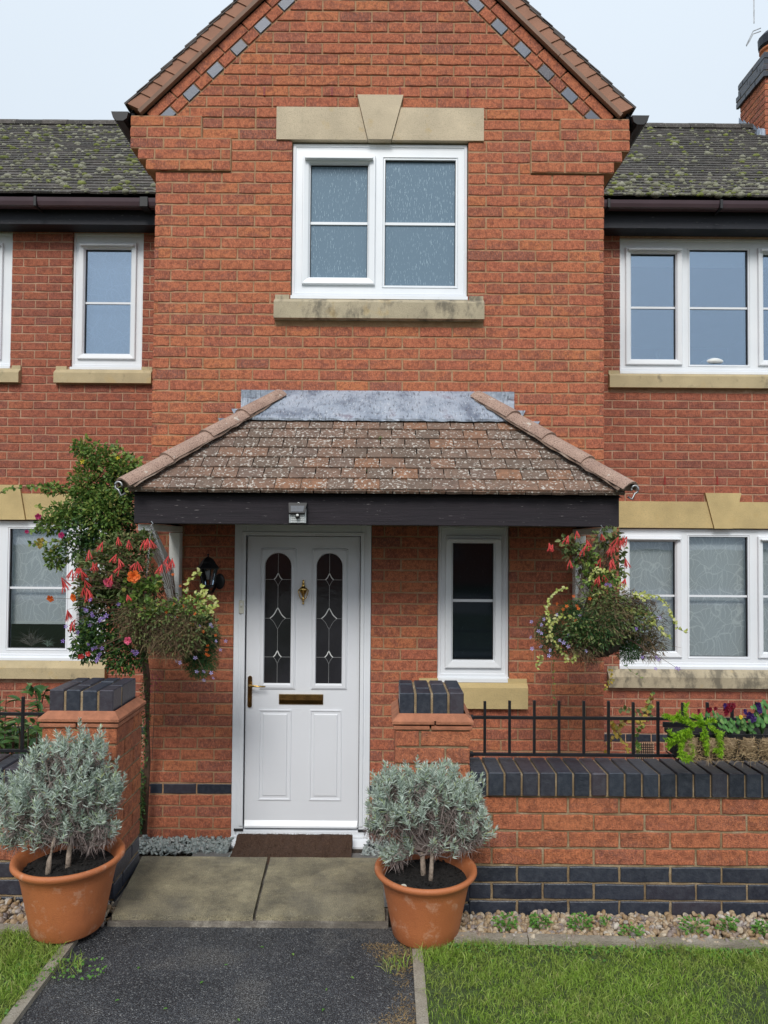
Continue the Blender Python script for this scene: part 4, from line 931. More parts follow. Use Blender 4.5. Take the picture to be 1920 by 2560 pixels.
for r in range(4):
    for c in range(8 if r < 2 else 6):
        u = sl.x + (-.038 + .076 * (c + .5) / (8 if r < 2 else 6)); zz = sl.z - hz + .013 + r * .0115
        if r > 1 and abs(u - sl.x) < .016: continue
        yy_ = y - .034 - .011 * (zz - (sl.z - hz + .008)) / (.069); m.box(u - .0032, u + .0032, yy_ - .003, yy_, zz - .002, zz + .002)
m.build('led_array', 'white', sgt)
m = MB(); m.add([(sl.x - wx + .006, y - .062, sl.z + .002), (sl.x + wx - .010, y - .062, sl.z + .002), (sl.x + wx, y - .036, sl.z + hz - .002), (sl.x - wx, y - .036, sl.z + hz - .002), (sl.x - wx + .006, y - .056, sl.z - .006), (sl.x + wx - .010, y - .056, sl.z - .006), (sl.x + wx, y - .028, sl.z + hz - .006), (sl.x - wx, y - .028, sl.z + hz - .006)], [(0, 1, 2, 3), (4, 7, 6, 5), (0, 4, 5, 1), (0, 3, 7, 4), (1, 5, 6, 2), (2, 6, 7, 3)]); m.build('solar_hood', 'black', sgt, fix=True)
m = MB(); m.add([(sl.x - .036, y - .0615, sl.z + .009), (sl.x + .034, y - .0615, sl.z + .009), (sl.x + .040, y - .0465, sl.z + .043), (sl.x - .038, y - .0465, sl.z + .043)], [(0, 1, 2, 3)]); m.build('solar_cell', 'solar', sgt)
m = MB(); m.lathe([(0, -.014), (.010, -.010), (.013, 0), (.010, .010), (0, .014)], sl.x + .002, y - .052, 14); 
for i, v in enumerate(m.v): m.v[i] = (v[0], v[1], v[2] + sl.z - .018)
m.build('sensor_mount', 'black', sgt, smooth=True)
m = MB(); m.lathe([(0, -.008), (.006, -.006), (.009, 0), (.006, .006), (0, .008)], sl.x + .002, y - .062, 12)
for i, v in enumerate(m.v): m.v[i] = (v[0], v[1], v[2] + sl.z - .012)
m.build('sensor_lens', 'white', sgt, smooth=True)
m = MB(); m.tube([(sl.x + .004 + .005 * math.cos(t), y - .036, sl.z + hz - .005 + .005 * math.sin(t)) for t in [i * math.pi / 5 for i in range(11)]], .0015, 5); m.build('hanging_eye', 'white', sgt)

# ------------------------------------------------------------------ wall lantern
lp = at(520, 1430, YW - .16); ln = thing('wall_lantern', 'black coach lantern with a white bulb on the brick wall left of the door', 'lantern', (lp.x, YW, lp.z)); cx, cy, cz = lp.x, YW - .16, lp.z
pxm = (YW - .16) / 1775
def hexlathe(prof, name, mat, smooth=False):
    m = MB(); m.lathe([(r, cz + z) for r, z in prof], cx, cy, 6); m.build(name, mat, ln, fix=True)
hexlathe([(0, .120), (.006, .118), (.009, .112), (.004, .107), (.005, .100), (.012, .096), (.030, .085), (.044, .068), (.050, .055), (.070, .032), (.074, .028), (.074, .022), (0, .022)], 'roof', 'black_metal')
hexlathe([(.0, -.108), (.022, -.106), (.034, -.100), (.040, -.090), (.040, -.084), (0, -.084)], 'base', 'black_metal')
m = MB()
for k in range(6):
    t = 2 * math.pi * k / 6; m.tube([(cx + .037 * math.cos(t), cy + .037 * math.sin(t), cz - .086), (cx + .060 * math.cos(t), cy + .060 * math.sin(t), cz + .024)], .0045, 5)
m.build('bars', 'black_metal', ln)
m = MB(); m.lathe([(.036, cz - .084), (.058, cz + .022)], cx, cy, 6); m.build('glass', 'lampglass', ln)
m = MB(); m.lathe([(0, cz + .016), (.012, cz + .014), (.018, cz + .004), (.018, cz - .006), (.013, cz - .022), (.010, cz - .030), (.009, cz - .048), (0, cz - .048)], cx, cy, 14); m.build('bulb', 'bulb', ln, smooth=True)
m = MB(); m.tube([(cx, cy, cz - .10), (cx, cy + .02, cz - .135), (cx + .01, cy + .08, cz - .14), (cx + .02, YW - .014, cz - .09)], .010, 8); m.build('arm', 'black_metal', ln, smooth=True)
m = MB(); m.lathe([(.036, 0), (.034, .010), (.02, .014), (0, .015)], 0, 0, 20); me = m.mesh('back_plate'); me.materials.append(M['black_metal']); meshobj('back_plate', me, 'black_metal', ln, mw=Matrix.Translation((cx + .04, YW - .002, cz - .07)) @ Matrix.Rotation(math.pi / 2, 4, 'X') @ Matrix.Scale(1.5, 4, (0, 1, 0)))

# =================================================================== THE WINGS
Y2 = 6.25
def wing(sgn, label, mossy):
    hs = thing('brick_house', label, 'house', (sgn * 3.2, Y2, -.44), None)
    fc = Face((0, Y2, 0)); P = lambda px, py, Y=Y2: at(px, py, Y)
    xin = (XL + .1) if sgn < 0 else (XR - .1); xout = sgn * 5.0
    u0, u1 = min(xin, xout), max(xin, xout)
    if sgn < 0:
        W1 = (ax(178, Y2, 760), ax(356.5, Y2, 760), P(260, 924).z, P(260, 579).z)      # upper inner window
        W2 = (-4.6, ax(28, Y2, 760), P(10, 921).z, P(10, 577).z)
        W3 = (-3.52, ax(300, Y2, 1480) - .12, P(100, 1651).z, P(100, 1300).z)            # lower window
        S1 = (ax(140, Y2, 945), ax(382, Y2, 945), P(260, 960).z, P(260, 932).z); S2 = (-4.7, ax(53, Y2, 945), S1[2], S1[3]); S3 = (-3.6, ax(268, Y2, 1670), P(100, 1694).z, P(100, 1664).z)
        L = (-3.62, W3[1] + .1, P(100, 1299).z, P(60, 1234).z)
        zgrid = L[2]
        ops_ = [W1, W2, W3]; solid = [S1, S2, S3, L]
    else:
        W1 = (ax(1550, Y2, 760), ax(1550, Y2, 760) + 1.79, P(1700, 935).z, P(1700, 593).z)
        W3 = (ax(1549, Y2, 1500), ax(1549, Y2, 1500) + 1.79, P(1700, 1673).z, P(1700, 1321).z)
        S1 = (ax(1520, Y2, 950), 4.05, P(1700, 972).z, P(1700, 940).z); S3 = (ax(1517, Y2, 1700), 4.05, P(1700, 1717).z, P(1700, 1687).z)
        L = (W3[0] - .12, 4.05, P(1700, 1320).z, P(1700, 1254).z)
        kz_ = P(1805, 1233).z
        zgrid = L[2]
        ops_ = [W1, W3]; solid = [S1, S3, L, (ax(1760, Y2, 1233), ax(1850, Y2, 1233), L[3], kz_)]
    zbase = zgrid - math.ceil((zgrid + .45) / .075) * .075
    ztop = P(700 if sgn < 0 else 1600, 585).z
    nc = int((ztop + .1 - zbase) / .075) + 1
    vz = None
    extra = []; special = {}
    if sgn > 0:
        vt = P(1600, 1845).z; kb = round((P(1600, 1824).z - zbase) / .075) - 1; special = {kb: 'blue'}
        VT = (ax(1586, Y2, 1865), ax(1636, Y2, 1865), zbase + (kb - 2) * .075 + .003, zbase + kb * .075 - .002); extra = [VT]
    else:
        kb = round((P(1600, 1824).z - zbase) / .075) - 1; special = {kb: 'blue'}
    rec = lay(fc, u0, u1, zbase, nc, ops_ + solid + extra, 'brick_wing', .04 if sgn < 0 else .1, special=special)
    vis = []; hid = []
    for r in rec:
        x = r[0].translation.x; (vis if abs(x) < 3.6 and not (sgn < 0 and -2.9 < x and False) else hid).append(r)
    emit(vis, hs, 300)
    if hid: emit(hid, hs, 0)
    backing(fc, u0, u1, zbase - .05, zbase + nc * .075, ops_, 'mortar_wing', hs)
    # body behind
    m = MB(); m.box(u0, u1, 9.9, 10.1, -.5, 4.3); m.box(u0, u0 + .2, Y2 + .26, 9.9, -.5, 4.3); m.box(u1 - .2, u1, Y2 + .26, 9.9, -.5, 4.3); m.box(u0 + .2, u1 - .2, Y2 + .26, 9.9, 2.2, 2.35); m.box(u0 + .2, u1 - .2, Y2 + .26, 9.9, 4.29, 4.4); m.build('rear_walls', 'roomgrey', hs)
    m = MB(); m.box(u0 + .2, u1 - .2, Y2 + 1.0, Y2 + 1.05, -.5, 2.2); m.build('room_wall', 'room', hs)
    yf = Y2 + .03
    X = lambda px, py: at(px, py, yf).x
    Zq = lambda py, px: at(px, py, yf).z
    if sgn < 0:
        window(hs, W1[0] + .003, W1[1] - .003, W1[2], W1[3] - .003, yf, [('sash', X(211, 750), X(326, 750), Zq(884, 260), Zq(623, 260))], Zq(756, 260), 'glass_sky', 'blind_up')
        window(hs, W2[0], W2[1] - .003, W2[2], W2[3] - .003, yf, [('sash', -4.5, X(-8, 750), Zq(884, 10), Zq(623, 10))], Zq(756, 10), 'glass_sky', 'blind_up')
        window(hs, W3[0], W3[1] - .003, W3[2], W3[3] - .008, yf, [('fixed', X(21, 1470), X(165, 1470), Zq(1621, 95), Zq(1322, 95)), ('sash', X(197, 1470), W3[1] - .09, Zq(1607, 200), Zq(1340, 200))], Zq(1470, 95), 'glass_low', 'blind', Zq(1556, 95))
        lintel(hs, L[0], L[1], L[2], L[3], Y2, ax(-35, Y2, 1215), ax(52, Y2, 1215), ax(-10, Y2, 1215), ax(68, Y2, 1215), L[3] + .0755, 'stone_yellow')
        sill(hs, S1[0], S1[1], S1[2], S1[3], Y2, 'stone_sill', .05, .10, W1[2]); sill(hs, S2[0], S2[1], S2[2], S2[3], Y2, 'stone_sill', .05, .08, W2[2]); sill(hs, S3[0], S3[1], S3[2], S3[3], Y2, 'stone_sill', .06, .1, W3[2])
    else:
        w0 = W1[0]; lights = [('sash', X(1578, 760), X(1690, 760), Zq(898, 1640), Zq(634, 1640)), ('fixed', X(1725, 760), X(1871, 760), Zq(912, 1800), Zq(624, 1800))]
        s_ = X(1690, 760) - X(1578, 760); r0 = X(1909, 760); lights.append(('sash', r0, r0 + s_, lights[0][3], lights[0][4]))
        window(hs, W1[0] + .003, r0 + s_ + .085, W1[2], W1[3] - .003, yf, lights, Zq(768, 1700), 'glass_sky', None)
        for a_, b_ in ((W1[0] + .1, r0 + s_),):
            q = MB(); q.box(a_, b_, yf + .12, yf + .123, Zq(655, 1700), W1[3] - .02); q.build('rolled_blind', 'white', hs)
        lights = [('sash', X(1575, 1490), X(1689, 1490), Zq(1628, 1640), Zq(1354, 1640)), ('fixed', X(1724, 1490), X(1871, 1490), Zq(1642, 1800), Zq(1342, 1800))]
        s_ = X(1689, 1490) - X(1575, 1490); r0 = X(1909, 1490); lights.append(('sash', r0, r0 + s_, lights[0][3], lights[0][4]))
        window(hs, W3[0] + .003, r0 + s_ + .085, W3[2], W3[3] - .006, yf, lights, Zq(1490, 1700), 'glass_low', 'blind')
        lintel(hs, L[0], L[1], L[2], L[3], Y2, ax(1760, Y2, 1235), ax(1850, Y2, 1235), ax(1783, Y2, 1320), ax(1828, Y2, 1320), kz_, 'stone_yellow')
        sill(hs, S1[0], S1[1], S1[2], S1[3], Y2, 'stone_sill', .05, .10, W1[2]); sill(hs, S3[0], S3[1], S3[2], S3[3], Y2, 'stone_dirty', .06, .1, W3[2])
        v = MB(); a, b, c, d = VT; v.box(a + .004, b - .004, Y2 + .01, Y2 + .03, c, d)
        for i in range(9): v.box(a + .004 + (b - a - .008) * i / 9, a + .008 + (b - a - .008) * i / 9, Y2 - .004, Y2 + .01, c, d)
        for i in range(7): v.box(a + .004, b - .004, Y2 - .002, Y2 + .01, c + (d - c) * i / 7, c + (d - c) * i / 7 + .004)
        v.build('air_brick', 'black', hs)
        for px in (1662, 1793):
            p = P(px, 1200); v = MB(); v.box(p.x - .006, p.x + .006, Y2 - .004, Y2 + .01, p.z - .03, p.z + .03)
            for i in range(4): v.box(p.x - .0065, p.x + .0065, Y2 - .007, Y2 - .004, p.z - .028 + i * .015, p.z - .021 + i * .015)
            v.box(p.x - .012, p.x + .012, Y2 - .005, Y2 + .0, p.z - .04, p.z - .03); v.build('weep_vent', 'redvent', hs)
    # eaves: fascia, soffit, gutter
    ex0, ex1 = (u0, XL - .004) if sgn < 0 else (XR + .004, u1)
    yF = 6.07; pz = 300 if sgn < 0 else 1650
    zf0, zf1 = P(pz, 562 if sgn < 0 else 571, yF).z, P(pz, 512 if sgn < 0 else 519, yF).z + .03
    m = MB(); m.box(ex0, ex1, yF, yF + .02, zf0, zf1, .002); m.build('fascia_board', 'fascia', hs)
    m = MB(); m.box(ex0, ex1, yF + .021, Y2 - .0, zf0 + .01, zf0 + .02); m.build('soffit', 'fascia', hs)
    yG = 5.94; zg1 = P(pz, 494 if sgn < 0 else 500, yG).z; zg0 = P(pz, 514 if sgn < 0 else 518, yG).z; prof = [(-.002, zg1), (.004, (zg0 * .45 + zg1 * .55)), (.016, zg0 + .008), (.032, zg0), (.08, zg0), (.11, zg0 + .02), (.12, zg1), (.114, zg1), (.104, zg0 + .024), (.078, zg0 + .007), (.034, zg0 + .007), (.02, zg0 + .014), (.010, (zg0 * .45 + zg1 * .55)), (.004, zg1)]
    g_ = MB(); n = len(prof); g_.add([(ex0, yG + a, b) for a, b in prof] + [(ex1, yG + a, b) for a, b in prof], [(i, (i + 1) % n, n + (i + 1) % n, n + i) for i in range(n)]); g_.build('gutter', 'gutter', hs, fix=True)
    for px in ((88, 360) if sgn < 0 else (1522, 1803)):
        x = ax(px, yG, 500); hw_ = .012 if px != 360 else .035; m = MB(); m.box(x - hw_, x + hw_, yG - .010, yG + .13, zg0 - .010, zg1 + .006, .003); m.build('gutter_bracket', 'black', hs)
    # roof tiles
    ye2 = 5.98; zr0 = zg1 + .035; pa = math.radians(40); c_, s_ = math.cos(pa), math.sin(pa)
    rx0, rx1 = (u0, XL - .0) if sgn < 0 else (XR + .0, u1)
    m = MB(); rows = 31; mo = []
    m2 = MB(); Lr = rows * .1 + .06; m2.add([(rx0, ye2 + .02, zr0 - .03), (rx1, ye2 + .02, zr0 - .03), (rx1, ye2 + Lr * c_, zr0 + Lr * s_ - .03), (rx0, ye2 + Lr * c_, zr0 + Lr * s_ - .03), (rx1, ye2 + 2 * Lr * c_, zr0 - .03), (rx0, ye2 + 2 * Lr * c_, zr0 - .03)], [(0, 1, 2, 3), (3, 2, 4, 5)]); m2.build('roof_deck', 'black', hs)
    for r in range(rows):
        ph = (.0825 if r % 2 else 0); x = rx0 - ph
        while x < rx1:
            a, b = max(x, rx0), min(x + .163, rx1)
            if b - a > .02:
                q = r * .1 + random.uniform(-.004, .004); lift = random.uniform(0, .004)
                y0_, z0_ = ye2 + q * c_, zr0 + q * s_ + .016 + lift; y1_, z1_ = ye2 + (q + .15) * c_, zr0 + (q + .15) * s_ + .002; t = .014
                dz1 = random.uniform(-.003, .003)
                m.add([(a, y0_, z0_), (b, y0_, z0_ + dz1), (b, y1_, z1_), (a, y1_, z1_), (a, y0_ - t * s_, z0_ + t), (b, y0_ - t * s_, z0_ + t + dz1), (b, y1_ - t * s_, z1_ + t), (a, y1_ - t * s_, z1_ + t)], [(0, 3, 2, 1), (4, 5, 6, 7), (0, 1, 5, 4), (1, 2, 6, 5), (3, 0, 4, 7)])
            x += .165
    rt = m.build('roof_tiles', 'wing_tile', hs, kind='stuff')
    q = Lr; x = rx0; k = 0
    while x < rx1 - .05:                                   # ridge tiles
        e = min(x + .298, rx1); rg = MB(); yy, zz = ye2 + q * c_, zr0 + q * s_ - .05; pr = [(.12 * math.cos(t), .10 * math.sin(t)) for t in [math.pi * i / 8 for i in range(9)]]
        rr = 1 + .02 * (k % 2); rg.add([(x, yy + a * rr, zz + b * rr) for a, b in pr] + [(e, yy + a * rr, zz + b * rr) for a, b in pr], [(i, i + 1, 9 + i + 1, 9 + i) for i in range(8)] + [tuple(range(9))[::-1], tuple(range(9, 18))]); rg.build('ridge_tile', 'wing_tile', hs, fix=True); x = e + .004; k += 1
    # moss cushions
    bm = bmesh.new(); bmesh.ops.create_icosphere(bm, subdivisions=2, radius=1); bv = np.array([v.co[:] for v in bm.verts]); bf = np.array([[v.index for v in f.verts] for f in bm.faces]); bm.free()
    Vs, Fs = [], []; nm = 1300
    for i in range(nm):
        r = int(min(rows - 1, (random.random() ** 1.15) * rows)); x = random.uniform(rx0, rx1)
        if mossy and random.random() < .35: r = int(random.random() ** 2 * 8)
        q = r * .1 + random.choice((0, 0, .05)) + random.uniform(-.01, .02); sz = random.choice((.009, .012, .016, .02, .022, .030)) * random.uniform(.7, 1.3)
        c0 = np.array([x, ye2 + q * c_ - .005, zr0 + q * s_ + .028]); v = bv * np.array([sz * random.uniform(.9, 1.35), sz * .85, sz * .72]) * (1 + RNG.normal(0, .08, (len(bv), 1)))
        Fs.append(bf + len(Vs) * len(bv)); Vs.append(v + c0)
    npmesh('moss', np.concatenate(Vs), np.concatenate(Fs), 'moss', hs, 'stuff', True)
    return hs, (ye2, zr0, c_, s_, Lr)
HL, _ = wing(-1, 'low brick house left of the gable with a single narrow upper window', False)
HR, (ye2, zr0, c_, s_, Lr) = wing(1, 'low brick house right of the gable with three-light windows and a chimney', True)
# chimney on the right roof
CX = 4.345; cy0, cy1 = 8.03, 8.60; ctop = 7.21
ch = thing_part('chimney', HR)
def chband(z0_, z1_, out, m_, n_): 
    k = 0; z = z0_
    while z < z1_ - .01:
        for fc_, L_ in ((Face((CX - out, cy1 + out, 0), 'left'), cy1 - cy0 + 2 * out), (Face((CX - out, cy0 - out, 0), 'front'), .5)):
            for r in lay(fc_, 0, L_, z - .005, 1, (), m_, .1125 * (k % 2)): solo.append(r)
        z += .075; k += 1
solo = []; chband(5.95, ctop - .30, 0, 'brick', 0); chband(ctop - .30, ctop - .15, .035, 'blue', 0); chband(ctop - .15, ctop - .0, .018, 'blue', 0); emit(solo, ch, 300)
m = MB(); m.box(CX + .006, CX + .5, cy0 + .006, cy1 - .006, 5.6, ctop - .01); m.box(CX - .028, CX + .5, cy0 - .028, cy1 + .028, ctop - .29, ctop - .155); m.box(CX - .01, CX + .5, cy0 - .01, cy1 + .01, ctop - .15, ctop + .0); m.build('mortar_core', 'mortar_garden', ch)
m = MB(); m.lathe([(.13, ctop), (.12, ctop + .12), (.14, ctop + .14), (.14, ctop + .16), (.115, ctop + .17)], CX + .19, 8.22, 20); m.build('chimney_pot', 'pot', ch)
m = MB(); m.lathe([(.115, ctop + .17), (.15, ctop + .20), (.155, ctop + .30), (.10, ctop + .36), (0, ctop + .38)], CX + .19, 8.22, 16); m.build('cowl', 'cowl', ch)
m = MB()
for k, dz_ in ((0, 0), (1, .05)):
    P0 = at(1902, 70 + 8 * k, 8.1); P1 = at(1873, 98 + 6 * k, 8.1); P2 = at(1866, 113 + 2 * k, 8.1); m.tube([P0, (P0 + P1) / 2 + Vector((-.02, 0, .03)), P1, P2], .006, 5)
m.build('wire_loop', 'greymetal', ch)
m = MB()                                                  # stepped lead at the chimney foot
for i in range(5):
    yq = cy0 + .02 + i * .11; zq = zr0 + (yq - ye2) / c_ * s_ + .03; m.add([(CX - .012, yq, zq - .05), (CX - .012, yq + .13, zq + .05), (CX - .012, yq + .12, zq + .17), (CX - .012, yq + .01, zq + .04)], [(0, 1, 2, 3)])
m.box(CX - .10, CX - .002, cy0 - .03, cy0 + .06, zr0 + (cy0 - ye2) / c_ * s_ - .02, zr0 + (cy0 - ye2) / c_ * s_ + .10, .02)
m.build('lead_soaker', 'lead', ch)
# aerial hanging into the top right corner
ta_ = thing('tv_aerial', 'thin grey aerial rod in the sky above the chimney', 'aerial', (CX + .3, 8.5, ctop))
p = at(1885, 58, 8.5); m = MB(); m.tube([(p.x, 8.5, p.z), (p.x, 8.5, p.z + .55)], .007, 6); m.build('rod', 'greymetal', ta_)
m = MB(); m.tube([(p.x - .25, 8.5, p.z + .5), (CX + .42, 8.5, p.z + .5)], .010, 6); m.build('boom', 'greymetal', ta_)
m = MB(); m.tube([(CX + .40, 8.5, ctop - .2), (CX + .40, 8.5, p.z + .7)], .016, 8); m.build('mast', 'greymetal', ta_)

# =================================================================== GARDEN WALLS AND PIERS
YP = 3.15; fcG = .9
PZ0 = -.04
def pier(x0, label):
    W_ = .3275; x1 = x0 + W_
    pr = thing('gate_pier', label, 'pier', (x0 + W_ / 2, YP + W_ / 2, PZ0), 'brick gate piers beside the path')
    zt_ = .770; n = 11; zb_ = zt_ - .045 - n * .075
    for side, O in (('front', (x0, YP, 0)), ('right', (x1, YP, 0)), ('left', (x0, YP + W_, 0))):
        fc = Face(O, side); rec = []
        for k in range(n):
            z = zb_ + k * .075; mt = 'blue' if k < 4 - (0 if side != 'x' else 0) and z < .10 else 'brick_garden'
            a = .215 if (k + (0 if side == 'front' else 1)) % 2 else .1025
            for p, q in ((0.0, a), (a + .010, W_)):
                bs, hs = brickbank(mt); L = q - p; e = random.choice(bs if L > .15 else hs)
                rec.append((fc.mat(p + (.0015 if side != 'front' else 0), z + .005, random.uniform(-.001, .002), (L - (.003 if side != 'front' else 0)) / e[3]), e, None, mt, L * .065))
        emit(rec, pr, 300)
    m = MB(); m.box(x0 + .006, x1 - .006, YP + .006, YP + W_ - .006, PZ0 - .45, zt_ - .04); m.build('mortar_core', 'mortar_garden', pr)
    for row, (o, zc0) in enumerate(((.010, zt_ - .043), (.016, zt_ - .019))):      # creasing tiles
        for a, b in ((x0 - o, x0 + W_ * .5 - .003 + (.01 if row else -.01)), (x0 + W_ * .5 + .003 + (.01 if row else -.01), x1 + o)):
            m = MB(); m.box(a, b, YP - o + random.uniform(-.002, .002), YP + W_ + o, zc0, zc0 + .017, .003); m.build('creasing_tile', 'creasing', pr)
    # mortar fillet and blue bricks on edge
    m = MB(); o = .0; a = .012; m.add([(x0 - a, YP - a, zt_ - .002), (x1 + a, YP - a, zt_ - .002), (x1 + a, YP + W_ + a, zt_ - .002), (x0 - a, YP + W_ + a, zt_ - .002), (x0 + .016, YP + .018, zt_ + .024), (x1 - .016, YP + .018, zt_ + .024), (x1 - .016, YP + W_ - .018, zt_ + .024), (x0 + .016, YP + W_ - .018, zt_ + .024)], [(0, 1, 5, 4), (1, 2, 6, 5), (2, 3, 7, 6), (3, 0, 4, 7)]); m.build('mortar_fillet', 'creasing', pr)
    m = MB(); m.box(x0 + .026, x1 - .026, YP + .026, YP + W_ - .026, zt_ + .0, zt_ + .106); m.build('cap_mortar', 'mortar_garden', pr)
    for i in range(4):
        xa = x0 + .0185 + i * .0735; split = .215 if i % 2 == 0 else .105
        for (ya, yb) in ((YP + .02, YP + .02 + split - .005 if i % 2 else YP + .02 + .187), ((YP + .02 + split + .005) if i % 2 else YP + .02 + .197, YP + W_ - .02)):
            m = MB(); j = random.uniform(-.002, .002); m.box(xa + .001, xa + .064, ya, yb, zt_ + .006 + j, zt_ + .114 + j, .004); m.build('cap_brick', 'blue', pr)
    return pr
pier(-1.4985, 'blue-capped brick gate pier at the left of the path behind the left pot')
pier(.0575, 'blue-capped brick gate pier at the right of the path joined to the long garden wall')
def gwall(x0, x1, label, flip):
    gw = thing('garden_wall', label, 'wall', ((x0 + x1) / 2, YP + .16, PZ0), None)
    fc = Face((0, YP + .012, 0)); ct = .545; cb = ct - .108
    z0 = cb - .003 - 8 * .075; L_ = x1 - x0
    rec = lay(fc, x0, x1, z0, 8, (), 'brick_garden', .26 if not flip else x1, special={0: 'blue', 1: 'blue', 2: 'blue', 3: 'blue'})
    emit(rec, gw, 300)
    fb = MB(); fb.box(x0, x1, YP + .019, YP + .215, PZ0 - .45, cb); fb.build('mortar_core', 'mortar_garden', gw)
    x = x0 + .004 if not flip else x1 - .004 - math.floor(L_ / .0755) * .0755
    fm = MB(); fm.box(x0, x1, YP + .006, YP + .215, cb + .002, ct - .010); fm.build('coping_mortar', 'mortar_garden', gw)
    while x < x1 - .03:
        e = min(x + .0655, x1 - .002)
        if x >= x0 - .01:
            m = MB(); j = random.uniform(-.0015, .0015); m.box(max(x, x0), e, YP - .008 + j, YP + .213, cb + .006, ct + j, .003 if random.random() < .8 else .006); m.build('coping_brick', 'blue', gw)
        x += .0755
    return gw
gwall(.388, 2.6, 'low garden wall of red and blue brick running right from the right pier', False)
gwall(-2.9, -1.502, 'low garden wall of red and blue brick seen left of the left pier', True)
# iron railings
def railing(x0, x1, label, first, brk):
    r_ = thing('railing', label, 'railing', ((x0 + x1) / 2, YP + .12, .55), None)
    y = YP + .12; zt_ = at(1300, 1794, y).z; zb_ = at(1300, 1886, y).z; ztop = at(1300, 1752, y).z
    for z in (zt_, zb_):
        m = MB(); m.box(x0, x1, y - .006, y + .006, z - .007, z + .007, .001); m.build('rail', 'black_metal', r_)
        xe = x0 if brk > 0 else x1
        m = MB(); m.box(xe - .022, xe + .022, y - .014, y + .014, z - .010, z + .010, .003); m.box(xe - .005, xe + .005, y - .018, y + .018, z - .016, z + .016, .003); m.build('wall_lug', 'black_metal', r_)
    x = first
    while x0 + .02 < x < x1 - .01:
        m = MB(); m.box(x - .006, x + .006, y - .0062, y + .0062, zb_ + .004, ztop + random.uniform(-.003, .003), .001); m.build('upright', 'black_metal', r_); x += .1131 * brk
    return r_
railing(.395, 2.55, 'black iron railing on the garden wall between the right pier and the coir planter', ax(1212, YP + .12, 1800), 1)
railing(-2.85, -1.51, 'short run of black iron railing on the wall left of the left pier', ax(57, YP + .12, 1800), -1)

# =================================================================== GROUND
def sheet(name, poly, z, mat, kind='structure', parent=None):
    m = MB(); m.add([(x, y, z) for x, y in poly], [tuple(range(len(poly)))]); return m.build(name, mat, parent, kind=kind)
m = MB(); m.add([(-150, -150, -.10), (150, -150, -.10), (150, 3.26, -.10), (-150, 3.26, -.10), (150, 3.26, -.47), (-150, 3.26, -.47), (150, 150, -.47), (-150, 150, -.47)], [(0, 1, 2, 3), (3, 2, 4, 5), (5, 4, 6, 7)]); m.build('ground', 'turf', kind='structure')
ZA = -.042
sheet('driveway', [(-1.21, -6), (.125, -6), (.135, 2.3), (.15, 2.985), (-1.22, 2.985), (-1.20, 2.3)], ZA, 'asphalt')
sheet('road', [(-60, -12), (60, -12), (60, -6), (-60, -6)], -.06, 'asphalt')
sheet('lawn_ground', [(.15, -6), (6, -6), (6, 2.84), (.15, 2.84)], -.030, 'turf')
sheet('lawn_ground', [(-6, -6), (-1.23, -6), (-1.23, 2.90), (-6, 2.90)], -.030, 'turf')
sheet('gravel_bed', [(.02, 2.84), (4, 2.84), (4, 3.17), (.02, 3.17)], -.094, 'soil'); sheet('gravel_bed', [(-4, 2.90), (-1.08, 2.90), (-1.08, 3.17), (-4, 3.17)], -.0935, 'soil')
sheet('garden_ground', [(-5, 3.30), (5, 3.30), (5, 6.3), (-5, 6.3)], -.455, 'soil')
path = bpy.data.objects.new('path', None); COL.objects.link(path); path['kind'] = 'structure'; path.location = (-.55, 3.2, 0)
def slab(x0a, x1a, x0b, x1b, y0, y1, ztop, th, mat='slab'):
    m = MB(); K = 8; v = []; jit = lambda a: random.uniform(-a, a)
    pts = [(x0a + (x1a - x0a) * i / K, y0 + jit(.004)) for i in range(K + 1)] + [(x1b, y1)] + [(x1b + (x0b - x1b) * i / K, y1 + jit(.003)) for i in range(1, K + 1)]
    m.hprism(pts, ztop - th, ztop); return m.build('paving_slab', mat, path, fix=True)
slab(-1.115, -.532, -1.175, -.560, 2.985, 3.53, .0, .022); slab(-.520, .016, -.545, -.0, 2.990, 3.53, .0, .022)
m = MB(); m.box(-1.13, .03, 2.972, 3.10, -.06, -.0225); m.box(-1.16, .0, 3.10, 3.50, -.46, -.0225); m.build('step_base', 'slab_edge', path)
for (a, b, c, d) in ((-1.19, -.95, 3.54, 4.56), (-.86, -.42, 3.54, 4.56), (-.41, .05, 3.54, 4.56)): 
    m = MB(); m.box(a, b, c, d, -.455, -.425, .003); m.build('paving_slab', 'flag', path)
m = MB(); m.box(-2.6, -1.2, 3.5, 4.45, -.45, -.44); m.build('paving_slab', 'flag', path)
# kerbs
kerb = bpy.data.objects.new('kerb', None); COL.objects.link(kerb); kerb['kind'] = 'structure'; kerb.location = (0, 2.8, 0)
def edging(a, b, wd, z0, z1):
    a, b = Vector(a), Vector(b); d = (b - a).normalized(); n = Vector((-d.y, d.x)) * wd / 2; L = (b - a).length; k = max(1, round(L / .55))
    for i in range(k):
        p = a + d * (L * i / k + .002); q = a + d * (L * (i + 1) / k - .002); m = MB(); m.hprism([tuple(p + n), tuple(p - n), tuple(q - n), tuple(q + n)][::-1], z0, z1 + random.uniform(-.002, .002)); m.build('kerb_stone', 'kerb', kerb, fix=True)
edging((.165, 2.875), (1.0, 2.845), .042, -.09, -.008); edging((1.0, 2.845), (3.2, 2.76), .042, -.09, -.008)
edging((-1.222, 2.86), (-1.205, 1.2), .042, -.09, -.02); edging((.142, 2.80), (.132, 1.2), .040, -.09, -.022)
edging((-3.0, 2.925), (-1.25, 2.905), .042, -.09, -.01)

